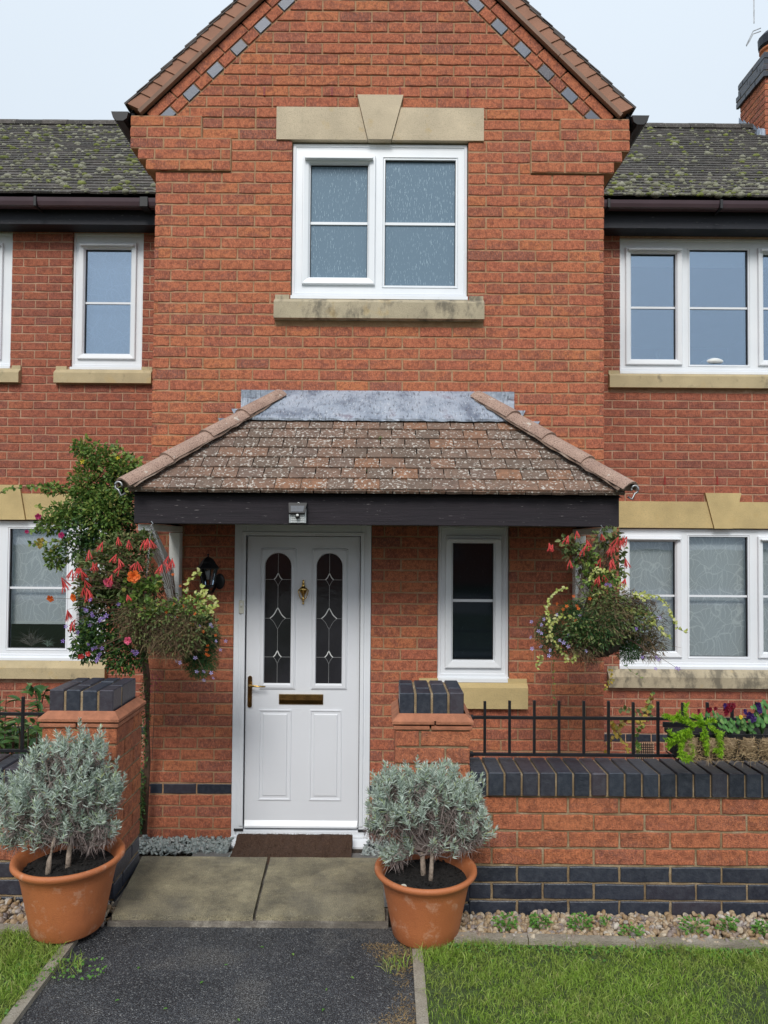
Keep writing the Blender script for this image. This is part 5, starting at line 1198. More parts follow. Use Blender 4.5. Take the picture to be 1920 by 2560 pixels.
# --- stones
bm = bmesh.new(); bmesh.ops.create_icosphere(bm, subdivisions=2, radius=1); SV = np.array([v.co[:] for v in bm.verts]); SF = np.array([[v.index for v in f.verts] for f in bm.faces]); bm.free()
bm = bmesh.new(); bmesh.ops.create_cube(bm, size=1.4); CV = np.array([v.co[:] for v in bm.verts]); CF = np.array([[v.index for v in f.verts] for f in bm.faces]); bm.free()
def rotm(n):
    q = RNG.normal(size=(n, 4)); q /= np.linalg.norm(q, axis=1)[:, None]; a, b, c, d = q.T
    return np.stack([np.stack([1 - 2 * (c * c + d * d), 2 * (b * c - a * d), 2 * (b * d + a * c)], -1), np.stack([2 * (b * c + a * d), 1 - 2 * (b * b + d * d), 2 * (c * d - a * b)], -1), np.stack([2 * (b * d - a * c), 2 * (c * d + a * b), 1 - 2 * (b * b + c * c)], -1)], -2)
def stones(name, pts, smin, smax, mat, kind, angular=False, flat_=.65, parent=None):
    V0, F0 = (CV, CF) if angular else (SV, SF); n = len(pts); s = RNG.uniform(smin, smax, (n, 1, 1)) * np.stack([RNG.uniform(.9, 1.35, n), RNG.uniform(.7, 1, n), RNG.uniform(flat_ - .2, flat_, n)], -1)[:, None, :]
    V = V0[None] * s * (1 + RNG.normal(0, .22 if angular else .05, (n, len(V0), 1))); V = np.einsum('nij,nvj->nvi', rotm(n), V) + pts[:, None, :]
    F = F0[None] + (np.arange(n) * len(V0))[:, None, None]
    return npmesh(name, V.reshape(-1, 3), F.reshape(-1, F0.shape[1]), mat, parent, kind, not angular)
def scatter(x0, x1, y0, y1, z, n, zj=.01): return np.stack([RNG.uniform(x0, x1, n), RNG.uniform(y0, y1, n), z + RNG.uniform(-zj, zj, n)], -1)
P_ = np.concatenate([scatter(.19, 2.6, 2.87, 3.155, -.030, 4600, .018)]); P_[:, 2] -= (P_[:, 1] - 2.89) * .19; P_[:, 1] -= (3.155 - P_[:, 1]) * (P_[:, 0] - .2) * .14
stones('pebbles', P_, .008, .017, 'pebble', 'stuff')
P_ = np.concatenate([scatter(-3.0, -1.24, 2.935, 3.155, -.04, 2600, .022), scatter(-1.24, -1.13, 2.95, 3.14, -.03, 60, .01)]); stones('pebbles', P_, .008, .018, 'pebble', 'stuff')
P_ = np.concatenate([scatter(-1.62, -.98, 4.54, 4.76, -.425, 900, .014), scatter(-.95, -.86, 4.40, 4.56, -.43, 60, .008), scatter(-.12, .7, 4.52, 4.76, -.425, 600, .014)]); stones('slate_chips', P_, .009, .019, 'slate', 'stuff', True, .45)

# --- blades (grass, leaves) -----------------------------------------------------------------
def blades(name, base, dirs, length, width, mat, parent=None, kind='stuff', bend=.3, seg=2):
    """thin tapered blades; base (n,3), dirs (n,3) unit, length (n,), width (n,)"""
    n = len(base); up = np.array([0, 0, 1.]); side = np.cross(dirs, RNG.normal(size=(n, 3))); side /= np.linalg.norm(side, axis=1)[:, None] + 1e-9
    droop = np.stack([RNG.normal(0, 1, n), RNG.normal(0, 1, n), -np.abs(RNG.normal(0, 1, n))], -1) * bend
    p1 = base + dirs * (length * .55)[:, None]; p2 = base + (dirs + droop * .5) * length[:, None]; w = side * width[:, None] / 2
    V = np.stack([base - w * .6, base + w * .6, p1 - w, p1 + w, p2], 1); F4 = np.array([[0, 1, 3, 2]]); F3 = np.array([[2, 3, 4]])
    Fq = (np.array([[0, 1, 3], [0, 3, 2], [2, 3, 4]])[None] + (np.arange(n) * 5)[:, None, None]).reshape(-1, 3)
    return npmesh(name, V.reshape(-1, 3), Fq, mat, parent, kind)
def unit(a): return a / (np.linalg.norm(a, axis=-1, keepdims=True) + 1e-9)
def grass(x0, x1, y0, y1, n, z, lo, hi, name='grass', keep=None):
    b = scatter(x0, x1, y0, y1, z, n, .003)
    if keep is not None: b = b[keep(b)]
    n = len(b); d = unit(np.stack([RNG.normal(0, .42, n), RNG.normal(-.05, .42, n), np.ones(n)], -1)); L = RNG.uniform(lo, hi, n) * (.7 + .5 * np.sin(b[:, 0] * 9 + np.cos(b[:, 1] * 13) * 2) ** 2)
    return tag(blades(name, b, d, L, RNG.uniform(.0012, .0028, n), 'grass', None, 'stuff', .55), 'short green lawn grass growing in front of the garden wall' if x0 > 0 else 'ragged green lawn grass at the left of the drive', 'grass')
grass(.16, 2.3, 1.75, 2.845, 90000, -.032, .018, .042, keep=lambda b: RNG.random(len(b)) < np.clip(.45 + .7 * np.sin(b[:, 0] * 5 + 1) * np.sin(b[:, 1] * 7) + .4, .35, 1))
grass(-2.3, -1.235, 1.75, 2.895, 44000, -.032, .018, .050)
# longer tufts round the pots and along the kerbs
def tuft(x, y, z, n, r, lo, hi, mat='grass'):
    a = RNG.uniform(0, 2 * math.pi, n); rr = r * np.sqrt(RNG.random(n)); b = np.stack([x + rr * np.cos(a), y + rr * np.sin(a), np.full(n, z)], -1); d = unit(np.stack([RNG.normal(0, .35, n), RNG.normal(0, .35, n), np.ones(n)], -1)); return b, d, RNG.uniform(lo, hi, n)
T = [tuft(x, y, -.035, 60, .05, .03, .065) for x, y in ((-1.15, 2.66), (-1.24, 2.72), (-1.3, 2.75), (-1.4, 2.7), (.16, 2.74), (.22, 2.72), (.05, 2.70), (.27, 2.78), (-1.27, 2.5), (-1.3, 2.4), (-1.26, 2.6))]
b = np.concatenate([t[0] for t in T]); d = np.concatenate([t[1] for t in T]); L = np.concatenate([t[2] for t in T])
tag(blades('grass_tufts', b, d, L, RNG.uniform(.0015, .003, len(b)), 'grass', None, 'stuff', .5), 'longer grass tufts around the bases of the terracotta pots', 'grass')
# dry moss on the drive edge
n = 5200; b = scatter(-.10, .13, 2.30, 2.86, ZA + .002, n, .002); k = (RNG.random(n) < np.clip(1.5 * (np.sin(b[:, 1] * 9 + .4) * .5 + .75 - np.abs(b[:, 0] - .08) * 6.5), 0, 1)); b = b[k]; n = len(b)
tag(blades('dry_moss', b, unit(np.stack([RNG.normal(0, 1, n), RNG.normal(0, 1, n), np.full(n, .5)], -1)), RNG.uniform(.006, .018, n), RNG.uniform(.001, .0022, n), 'drymoss', None, 'stuff', .5), 'tan dried moss spreading over the drive beside the right pot', 'moss')
# leaf builder: pointed folded leaves
def leaves(name, c, nrm, dirs, L, W, mat, parent=None, kind='stuff', fold=.25):
    """leaf quads: c base points, dirs along leaf, nrm up side"""
    n = len(c); dirs = unit(dirs); s = unit(np.cross(dirs, nrm)); u = unit(np.cross(s, dirs)); L = L[:, None]; W = W[:, None]
    V = np.stack([c, c + dirs * L * .35 + s * W * .5 + u * W * fold, c + dirs * L * .72 + s * W * .38 + u * W * fold, c + dirs * L - u * L * .12, c + dirs * L * .72 - s * W * .38 + u * W * fold, c + dirs * L * .35 - s * W * .5 + u * W * fold, c + dirs * L * .5], 1)
    F = np.array([[0, 1, 6], [1, 2, 6], [2, 3, 6], [3, 4, 6], [4, 5, 6], [5, 0, 6]]); F = (F[None] + (np.arange(n) * 7)[:, None, None]).reshape(-1, 3)
    return npmesh(name, V.reshape(-1, 3), F, mat, parent, kind)
def cloud(blobs, n):
    """points in ellipsoids: (x,y,z,rx,ry,rz,weight) biased to the shell; returns points, outward dirs"""
    w_ = np.array([b[6] for b in blobs], float); w_ /= w_.sum(); idx = RNG.choice(len(blobs), n, p=w_); B = np.array([b[:6] for b in blobs])[idx]
    d = unit(RNG.normal(size=(n, 3))); r = RNG.random(n) ** .45; return B[:, :3] + d * r[:, None] * B[:, 3:6], d
def pxblob(px, py, Y, rx, ry, ryd, w_=1):
    p = at(px, py, Y); k = Y / FPX; return (p.x, Y, p.z, rx * k, ryd, ry * k, w_)
def leafcloud(name, blobs, n, Lr, Wr, mat, parent, up=.5, fold=.25):
    c, d = cloud(blobs, n); dirs = unit(d + RNG.normal(0, .7, (n, 3)) + np.array([0, -.15, -.15])); nr = unit(np.array([0, -.4, 1.]) * up + RNG.normal(0, .5, (n, 3)))
    return leaves(name, c, nr, dirs, RNG.uniform(*Lr, n), RNG.uniform(*Wr, n), mat, parent, 'stuff', fold)

TB = np.concatenate([np.array(p[:])[None] + t for p, t in TUFTS]); blades('moss_tufts', TB, unit(RNG.normal(0, 1, TB.shape) + np.array([0, -.4, .9])), RNG.uniform(.008, .018, len(TB)), RNG.uniform(.003, .005, len(TB)), 'weed', porch, 'stuff', .4)
# scraps on the drive
LP = [G3 for G3 in [(735, 2370), (818, 2448), (812, 2498), (770, 2540), (885, 2425), (500, 2440), (420, 2500), (300, 2480), (600, 2530), (350, 2400), (650, 2350), (560, 2395)]]
c = np.array([[at(px, py, 1.60 * FPX / (py - 1345)).x, 1.60 * FPX / (py - 1345), ZA + .004] for px, py in LP]); n = len(c); a = RNG.uniform(0, 6.28, n)
tag(leaves('leaf_litter', c, np.tile([0, 0, 1.], (n, 1)), np.stack([np.cos(a), np.sin(a), np.full(n, .1)], -1), RNG.uniform(.010, .018, n), RNG.uniform(.006, .011, n), 'weed'), 'scattered small green leaf scraps lying on the asphalt drive', 'leaves')
# --- lavender in terracotta pots -------------------------------------------------------------
def pot(cx, cy, z0, R, Hh, label, seed):
    p = thing('plant_pot', label, 'plant pot', (cx, cy, z0), 'terracotta pots beside the path')
    rb = R * .64; m = MB()
    m.lathe([(0, z0), (rb * .96, z0), (rb, z0 + .006), (R * .70, z0 + Hh * .25), (R * .83, z0 + Hh * .74), (R * .88, z0 + Hh * .86), (R * .95, z0 + Hh * .90), (R, z0 + Hh * .945), (R * .995, z0 + Hh * .985), (R * .955, z0 + Hh), (R * .90, z0 + Hh * .985), (R * .84, z0 + Hh * .93), (R * .80, z0 + Hh * .82), (R * .76, z0 + Hh * .6), (0, z0 + Hh * .6)], cx, cy, 64)
    m.build('pot_body', 'pot', p, smooth=True)
    m = MB(); K = 40; pr = []
    zs = z0 + Hh * .82
    ring_ = [(0, 0)]; v = [(cx, cy, zs + .01)]; f = []
    for r in range(1, 8):
        for k in range(K): t = 2 * math.pi * k / K; v.append((cx + R * .805 * r / 7 * math.cos(t), cy + R * .805 * r / 7 * math.sin(t), zs + (random.uniform(-.004, .007) if r < 7 else 0)))
    for k in range(K): f.append((0, 1 + k, 1 + (k + 1) % K))
    for r in range(6):
        for k in range(K): a = 1 + r * K; f.append((a + k, a + K + k, a + K + (k + 1) % K, a + (k + 1) % K))
    m.add(v, f); m.build('compost', 'compost', p)
    n = 260; a = RNG.uniform(0, 6.28, n); rr = R * .78 * np.sqrt(RNG.random(n)); stones('compost_crumbs', np.stack([cx + rr * np.cos(a), cy + rr * np.sin(a), zs + RNG.uniform(0, .006, n)], -1), .002, .007, 'compost', 'stuff', True, .7, p)
    return p, zs
def lavender(cx, cy, zs, blobs, label, nsprig, trunks):
    lv = thing('lavender_bush', label, 'lavender', (cx, cy, zs), 'potted lavender bushes')
    c, d = cloud(blobs, nsprig * 2); c = c + RNG.normal(0, .012, c.shape); cent = np.array([cx, cy, zs + .12]); out = c - cent; c = c[(np.linalg.norm(out, axis=1) > .05)][:nsprig]; n = len(c)
    axd = unit(unit(c - np.array([cx, cy, zs + .02])) * .8 + np.array([0, 0, .8]) + RNG.normal(0, .22, (n, 3)))
    K = 30; b = np.repeat(c, K, 0); A = np.repeat(axd, K, 0); t = np.tile(np.linspace(0, 1, K), n); rv = unit(np.cross(A, RNG.normal(size=A.shape)))
    base = b + A * ((t - .5) * .05)[:, None]; dirs = unit(A * (.35 + .9 * t)[:, None] + rv * (1.0 - .45 * t)[:, None])
    L = RNG.uniform(.016, .034, len(b)) * (1.15 - .45 * t); blades('foliage', base, dirs, L, RNG.uniform(.0030, .0046, len(b)), 'lav', lv, 'stuff', .14)
    # dry grey under-leaves, drooping
    n2 = 9000; c2, _ = cloud([(x, y, z - rz * .45, rx * .85, ry * .8, rz * .75, w2) for x, y, z, rx, ry, rz, w2 in blobs], n2); lowz = c2[:, 2] > zs + .03; c2 = c2[lowz]; n2 = len(c2)
    blades('dry_leaves', c2, unit(np.stack([RNG.normal(0, .5, n2), RNG.normal(0, .5, n2), RNG.normal(-.4, .6, n2)], -1)), RNG.uniform(.02, .05, n2), RNG.uniform(.0020, .0034, n2), 'lavdry', lv, 'stuff', .5)
    m = MB()
    for k in range(0, n, 5):
        e = Vector(c[k]); s = Vector((cx + random.uniform(-.02, .02), cy, zs + random.uniform(.08, .12))); mid = (s + e) / 2 + Vector((0, 0, -.02 + random.uniform(-.02, .02))); m.tube([s, mid, e], [.004, .003, .0015], 4, False)
    m.build('twigs', 'lavdry', lv)
    for (x, y, lx, ly, h, r) in trunks:
        m = MB(); m.tube([(x, y, zs - .02), (x + lx * .3, y, zs + h * .35), (x + lx * .7, y + ly * .5, zs + h * .7), (x + lx, y + ly, zs + h)], [r * 1.15, r, r * .85, r * .6], 8); m.build('stem', 'bark', lv, smooth=True)
    return lv
# right pot
PY = 2.93; pr_c = at(1064, 2164, PY); pR, zsR = pot(pr_c.x, PY, -.032, .2085, pr_c.z + .032, 'terracotta pot right of the path holding lavender and a white plant label', 1)
Ylav = 2.95
bl = [pxblob(1025, 1998, Ylav, 88, 62, .15, 3), pxblob(1115, 1990, Ylav + .03, 84, 64, .15, 3), pxblob(960, 2010, Ylav, 45, 70, .11, 1.3), pxblob(1175, 2030, Ylav, 42, 60, .10, 1), pxblob(1060, 1948, Ylav, 90, 36, .12, 1.2), pxblob(975, 1950, Ylav, 30, 30, .06, .4), pxblob(1180, 1985, Ylav, 30, 32, .06, .4), pxblob(990, 2125, Ylav, 45, 25, .06, .5), pxblob(1150, 2100, Ylav, 40, 22, .06, .45), pxblob(1010, 2110, Ylav - .03, 30, 22, .04, .25), pxblob(1085, 2100, Ylav - .05, 22, 26, .04, .22), pxblob(1195, 2075, Ylav, 28, 25, .04, .35), pxblob(935, 2065, Ylav, 20, 20, .04, .15)]
lavender(pr_c.x + .02, PY + .02, zsR, bl, 'grey-green lavender bush in the right terracotta pot before the right pier', 620, [(pr_c.x + .018, PY - .03, .010, .02, .14, .009), (pr_c.x - .008, PY + .01, -.008, .02, .14, .011)])
PL = 2.925; pl_c = at(173, 2133, PL); pL, zsL = pot(pl_c.x, PL, -.014, .216, pl_c.z + .014, 'terracotta pot left of the path holding the larger lavender', 2)
bl = [pxblob(150, 1960, Ylav, 110, 85, .17, 3.4), pxblob(230, 1935, Ylav + .03, 65, 75, .14, 2), pxblob(60, 1990, Ylav, 55, 75, .13, 1.6), pxblob(190, 1875, Ylav, 80, 42, .11, 1.2), pxblob(110, 1900, Ylav, 35, 35, .06, .4), pxblob(275, 1985, Ylav, 28, 32, .05, .4), pxblob(110, 2075, Ylav, 55, 28, .08, .6), pxblob(262, 2075, Ylav, 30, 25, .05, .4), pxblob(250, 2050, Ylav - .02, 30, 28, .05, .45), pxblob(20, 1990, Ylav, 25, 40, .06, .4), pxblob(30, 2085, Ylav, 30, 25, .05, .35), pxblob(170, 2060, Ylav - .05, 60, 35, .06, .8), pxblob(230, 2090, Ylav, 35, 25, .05, .4)]
lavender(pl_c.x - .01, PL + .02, zsL, bl, 'silver-green lavender bush in the left terracotta pot before the left pier', 760, [(pl_c.x - .055, PL - .07, .02, .03, .15, .010), (pl_c.x - .0, PL - .01, .01, .02, .14, .011)])
# plant label and pebble in the right pot
q = at(1009, 2194, PY - .12); lb_ = thing('plant_label', 'cream plastic plant label standing in the compost of the right pot', 'label', (q.x, PY - .12, zsR))
m = MB(); m.prism([(q.x - .012, zsR - .01), (q.x + .012, zsR - .01), (q.x + .012, zsR + .022)] + [(q.x + .012 * math.cos(t), zsR + .022 + .008 * math.sin(t)) for t in [math.pi * i / 6 for i in range(7)]] + [(q.x - .012, zsR + .022)], PY - .12, PY - .118); o = m.build('tag', 'ivory', lb_, fix=True)

# --- weeds in the pebble bed
WD = [(1265, 2290, 26, 'three-lobed green weed in the pebble bed nearest the right pot'), (1350, 2285, 22, 'small green weed left of the tallest weed in the pebbles'), (1452, 2290, 26, 'feathery green weed in the middle of the pebble bed'), (1515, 2275, 12, 'tiny green seedling against the blue plinth bricks'), (1580, 2322, 26, 'low green weed at the kerb edge right of the feathery weed'), (1735, 2305, 30, 'broad clump of green weed in the right of the pebble bed'), (1815, 2290, 22, 'green weed clump near the right edge of the pebble bed'), (1905, 2300, 22, 'rightmost green weed in the pebble bed')]
for i, (px, py, r, lab) in enumerate(WD):
    Yq = 2.86 + (2330 - py) * .0022; p = at(px, py, Yq); wdg = thing('weed', lab, 'weed', (p.x, Yq, -.03), 'weeds in the pebble bed'); k = Yq / FPX
    n = 70 if r > 15 else 16; a = RNG.uniform(0, 6.28, n); rr = r * k * np.sqrt(RNG.random(n)) * 1.1; c = np.stack([p.x + rr * np.cos(a), Yq + rr * np.sin(a) * .5, -.022 + RNG.uniform(0, r * k * 1.2, n)], -1)
    leaves('foliage', c, unit(np.stack([RNG.normal(0, .3, n), np.full(n, -.4), np.ones(n)], -1)), np.stack([np.cos(a), np.sin(a), RNG.uniform(-.2, .5, n)], -1), RNG.uniform(.010, .020, n), RNG.uniform(.008, .015, n), 'weed', wdg)
    m = MB()
    for j in range(0, n, 8): m.tube([(p.x, Yq, -.035), tuple(c[j])], .0008, 3, False)
    m.build('stems', 'weed', wdg)
# clover patches at lawn edge
n = 700; x = np.concatenate([RNG.uniform(.25, 1.6, 400), RNG.uniform(-1.36, -1.0, 120), RNG.uniform(-1.7, -1.2, 180)]); y = np.concatenate([2.83 - (x[:400] - .2) * .02 - np.abs(RNG.normal(0, .03, 400)), RNG.uniform(2.58, 2.72, 120), RNG.uniform(2.3, 2.7, 180)])
c = np.stack([x, y, np.full(n, -.022)], -1); a = RNG.uniform(0, 6.28, n)
tag(leaves('clover', c, unit(np.stack([RNG.normal(0, .3, n), RNG.normal(-.3, .3, n), np.ones(n)], -1)), np.stack([np.cos(a), np.sin(a), RNG.uniform(-.1, .6, n)], -1), RNG.uniform(.008, .016, n), RNG.uniform(.007, .013, n), 'weed'), 'clover and small weeds along the kerb edges of the lawns', 'clover')
# --- flower part meshes
def flowermesh(kind, mat):
    m = MB()
    if kind == 'fuchsia':
        for k in range(5):
            a = 2 * math.pi * k / 5 + random.uniform(-.3, .3); sx_, sy_ = math.cos(a) * .35, math.sin(a) * .35
            p = [Vector((sx_ * t, sy_ * t, -t)) for t in (0, .3, .7, 1)]; s = .042 * random.uniform(.8, 1.1); m.tube([q * s for q in p], [.0011, .0019, .0025, .0031], 5)
            for j in range(4):
                b = 2 * math.pi * j / 4; e = p[-1] * s; m.add([e, e + Vector((math.cos(b) * .006, math.sin(b) * .006, -.009)), e + Vector((math.cos(b + .7) * .004, math.sin(b + .7) * .004, -.004))], [(0, 1, 2)])
    elif kind == 'daisy':                                # five rounded petals facing -y
        for k in range(5):
            a = 2 * math.pi * k / 5; c, s = math.cos(a), math.sin(a); r = .0105
            m.add([(0, 0, 0), (r * .7 * math.cos(a - .35), -.002, r * .7 * math.sin(a - .35)), (r * c, -.001, r * s), (r * .7 * math.cos(a + .35), -.002, r * .7 * math.sin(a + .35))], [(0, 1, 2, 3)])
    elif kind == 'rose':
        for ring_, (r, t) in enumerate(((.024, .2), (.018, .5), (.010, .9))):
            for k in range(5):
                a = 2 * math.pi * k / 5 + ring_ * .6
                m.add([(0, 0, 0), (r * math.cos(a - .5), -r * t, r * math.sin(a - .5)), (r * 1.12 * math.cos(a), -r * t * 1.1, r * 1.12 * math.sin(a)), (r * math.cos(a + .5), -r * t, r * math.sin(a + .5))], [(0, 1, 2, 3)])
    elif kind == 'pansy':
        for a, r in ((.9, .020), (2.2, .020), (-.1, .019), (3.25, .019), (-1.57, .023)):
            pts = [(0, 0, 0)] + [(r * .55 * math.cos(a) + r * .55 * math.cos(a + t), -.003 + .004 * math.sin(t * 2), r * .55 * math.sin(a) + r * .55 * math.sin(a + t)) for t in (-2.2, -1.4, -.6, .0, .6, 1.4, 2.2)]
            m.add(pts, [(0, i, i + 1) for i in range(1, 7)])
    me = m.mesh('flower'); me.materials.append(M[mat]); return me
FM = {}
STEMS = {}
def flower(kind, mat, px, py, Y, parent, s=1.0):
    k = (kind, mat)
    if k not in FM: FM[k] = [flowermesh(kind, mat) for _ in range(3)]
    p = at(px, py, Y); STEMS.setdefault(parent.name, []).append((p.copy(), kind)); mw = Matrix.Translation(p) @ Matrix.Rotation(random.uniform(-.5, .5), 4, 'X') @ Matrix.Rotation(random.uniform(-.6, .6), 4, 'Z') @ Matrix.Rotation(random.uniform(-.5, .5), 4, 'Y') @ Matrix.Scale(s * random.uniform(.85, 1.15), 4)
    return meshobj('flower', random.choice(FM[k]), mat, parent, mw=mw)
def chainpart(parent, a, b):
    a, b = Vector(a), Vector(b); n = int((b - a).length / .012); m = MB(); d = (b - a).normalized(); s1 = d.cross(Vector((0, 1, 0))).normalized(); s2 = d.cross(s1)
    for i in range(n):
        c = a + (b - a) * (i + .5) / n; s = s1 if i % 2 else s2
        m.tube([c + d * (.0085 * math.cos(t)) + s * (.0045 * math.sin(t)) for t in [k * math.pi / 4 for k in range(9)]], .0012, 4, False)
    m.build('chain', 'chain', parent)
def vine(parent, pts, lsize, mat, r=.0016, dens=.018, name='trailing_leaves', stemmat='leafolive'):
    pts = [Vector(p) for p in pts]; m = MB(); m.tube(pts, r, 4, False); m.build('stem', stemmat, parent)
    c, dr = [], []
    for p, q in zip(pts[:-1], pts[1:]):
        k = max(1, int((q - p).length / dens))
        for i in range(k):
            for s in (-1, 1): c.append(p + (q - p) * (i / k)); d = (q - p).normalized(); dr.append(d * .3 + Vector((random.gauss(0, .8), random.gauss(-.3, .5), random.gauss(0, .8))))
    c = np.array([v[:] for v in c]); dr = np.array([v[:] for v in dr]); n = len(c)
    leaves(name, c, unit(np.stack([RNG.normal(0, .3, n), np.full(n, -1.), np.full(n, .5)], -1)), dr, RNG.uniform(lsize * .7, lsize * 1.2, n), RNG.uniform(lsize * .5, lsize * .8, n), mat, parent, 'stuff', .15)
# =================================================================== HANGING BASKETS
Z1 = lambda x, y: (x * .36166, 1060 + y * .36166)        # pixel helper for the left basket close-up
YH = 3.98
lbk = thing('hanging_basket', 'left hanging basket overflowing with coral fuchsia, brown stems and blue daisies', 'hanging basket', at(430, 1560, YH), 'hanging baskets under the porch ends')
def bowl(parent, px, py, Y, R):
    p = at(px, py, Y); m = MB(); m.lathe([(R, p.z), (R * .97, p.z - R * .3), (R * .8, p.z - R * .62), (R * .45, p.z - R * .85), (0, p.z - R * .92)], p.x, Y, 24); m.lathe([(R * .98, p.z + .001), (R * .5, p.z + .02), (0, p.z + .02)], p.x, Y, 24)
    m.build('basket_liner', 'liner', parent, smooth=True)
    m = MB()
    for k in range(12):
        t = 2 * math.pi * k / 12; m.tube([(p.x + math.cos(t) * R * 1.01 * math.cos(u), Y + math.sin(t) * R * 1.01 * math.cos(u), p.z - R * .93 * math.sin(u)) for u in [i * math.pi / 10 for i in range(6)]], .0018, 4, False)
    m.tube([(p.x + R * 1.01 * math.cos(t), Y + R * 1.01 * math.sin(t), p.z) for t in [i * math.pi / 12 for i in range(25)]], .003, 5, False); m.build('wire_frame', 'black_metal', parent); return p
bp = bowl(lbk, 418, 1565, YH, .155)
hk = at(378, 1312, YH); 
for dx, dy in ((.13, -.04), (-.12, -.06), (.0, .14)): chainpart(lbk, (hk.x, hk.y, hk.z), (bp.x + dx, YH + dy, bp.z))
m = MB(); m.tube([hk + Vector((0, 0, .02)), hk + Vector((.01, 0, .005)), hk, hk + Vector((0, .0, -.01))], .003, 5); m.build('hook', 'greymetal', lbk)
def zb(x, y, rx, ry, dY=0, ryd=.09, w_=1): a, b = Z1(x, y); return pxblob(a, b, YH + dY, rx * .36166, ry * .36166, ryd, w_)
leafcloud('fuchsia_leaves', [zb(850, 880, 190, 130, .02), zb(700, 1000, 170, 130), zb(900, 1080, 190, 150, .02), zb(640, 1150, 130, 120), zb(1000, 830, 70, 90, .05, .05, .5), zb(960, 1250, 120, 60, -.06, .05, .6)], 2300, (.022, .044), (.012, .022), 'leafolive', lbk)
leafcloud('dark_leaves', [zb(760, 1250, 230, 150, .06), zb(700, 1450, 220, 140, .05), zb(860, 1600, 160, 140, .05, .08, .8), zb(620, 1560, 130, 90, .03, .06, .5), zb(900, 1200, 230, 300, .10, .05, 1)], 4600, (.016, .034), (.008, .015), 'leafdark', lbk)
leafcloud('bright_leaves', [zb(930, 1230, 100, 45, -.1, .04), zb(950, 1120, 90, 60, -.08, .04), zb(1060, 1110, 60, 60, -.06, .04, .7)], 150, (.024, .040), (.020, .032), 'leafmid', lbk)
def twigmass(name, blobs, n, L, parent, mat='dry', w_=(.0018, .0036), down=.3):
    c, d = cloud(blobs, n); blades(name, c, unit(d * .6 + RNG.normal(0, .6, (n, 3)) + np.array([0, -.1, -down])), RNG.uniform(L[0], L[1], n), RNG.uniform(*w_, n), mat, parent, 'stuff', .8)
twigmass('dry_stems', [zb(1150, 1350, 270, 110), zb(1330, 1460, 190, 90, 0, .09, .8), zb(1000, 1400, 150, 110), zb(1100, 1500, 150, 90, 0, .06, .4), zb(1200, 1250, 130, 60, 0, .06, .5), zb(950, 1340, 160, 110, -.13, .05, .9), zb(1200, 1400, 200, 120, -.14, .05, 1.3), zb(1180, 1500, 190, 110, -.15, .06, 1.0)], 9000, (.015, .055), lbk)
leafcloud('trailing_greens', [zb(1120, 1330, 260, 110, -.15, .06), zb(1330, 1400, 180, 110, -.13, .06), zb(980, 1420, 150, 120, -.13, .05, .7), zb(1250, 1500, 170, 90, -.15, .05, .6)], 1300, (.014, .028), (.007, .014), 'leafolive', lbk)
leafcloud('small_greens', [zb(1300, 1250, 170, 80, -.12, .06), zb(1050, 1300, 150, 80, -.16, .05)], 260, (.018, .030), (.010, .018), 'leafmid', lbk)
leafcloud('dry_leaves', [zb(1150, 1350, 260, 110), zb(1330, 1450, 180, 80)], 700, (.008, .018), (.004, .009), 'dry', lbk)
twigmass('feathery_foliage', [zb(1385, 1620, 120, 140, 0, .07), zb(1440, 1480, 80, 100, 0, .06, .6), zb(1400, 1350, 80, 60, 0, .05, .3), zb(1330, 1560, 80, 80, 0, .05, .4)], 9000, (.010, .024), lbk, 'fern', (.0020, .0034), .1)
for pts in (((1380, 1020), (1330, 1060), (1290, 1130), (1270, 1160)), ((1385, 1130), (1430, 1190), (1480, 1210), (1500, 1280)), ((1300, 1200), (1400, 1220), (1440, 1280), (1400, 1330)), ((1350, 1150), (1420, 1250), (1490, 1300)), ((1270, 1340), (1290, 1370), (1310, 1350)), ((1400, 1160), (1380, 1280), (1400, 1300), (1350, 1250))):
    vine(lbk, [at(*Z1(*q), YH - .02 + random.uniform(-.03, .03)) for q in pts], .026, 'leafyellow', .0014, .014)
LF = dict(coral=[(815, 780), (890, 800), (1000, 800), (1040, 800), (615, 870), (805, 900), (640, 955), (670, 960), (935, 960), (830, 980), (1165, 910), (1190, 930), (1120, 970), (1150, 960), (560, 1010), (545, 1000), (500, 1005), (585, 1080), (600, 1135), (575, 1130), (425, 1060), (440, 1085), (880, 1180), (520, 1350), (500, 1370), (465, 1285), (775, 1040), (710, 815), (1020, 790), (950, 950), (620, 1150), (820, 930)])
for mt, L_ in LF.items():
    for x, y in L_: flower('fuchsia', mt, *Z1(x, y), YH - .14 + random.uniform(-.04, .03), lbk, 1.15)
for mt, L_, s in (('orange', [(922, 1055)], 1.3), ('pink', [(750, 1095), (885, 1497)], 1.0), ('orange', [(510, 1200), (350, 1205)], .8), ('coral', [(610, 1588), (560, 1605), (545, 1015)], .6)):
    for x, y in L_: flower('rose', mt, *Z1(x, y), YH - .17, lbk, s)
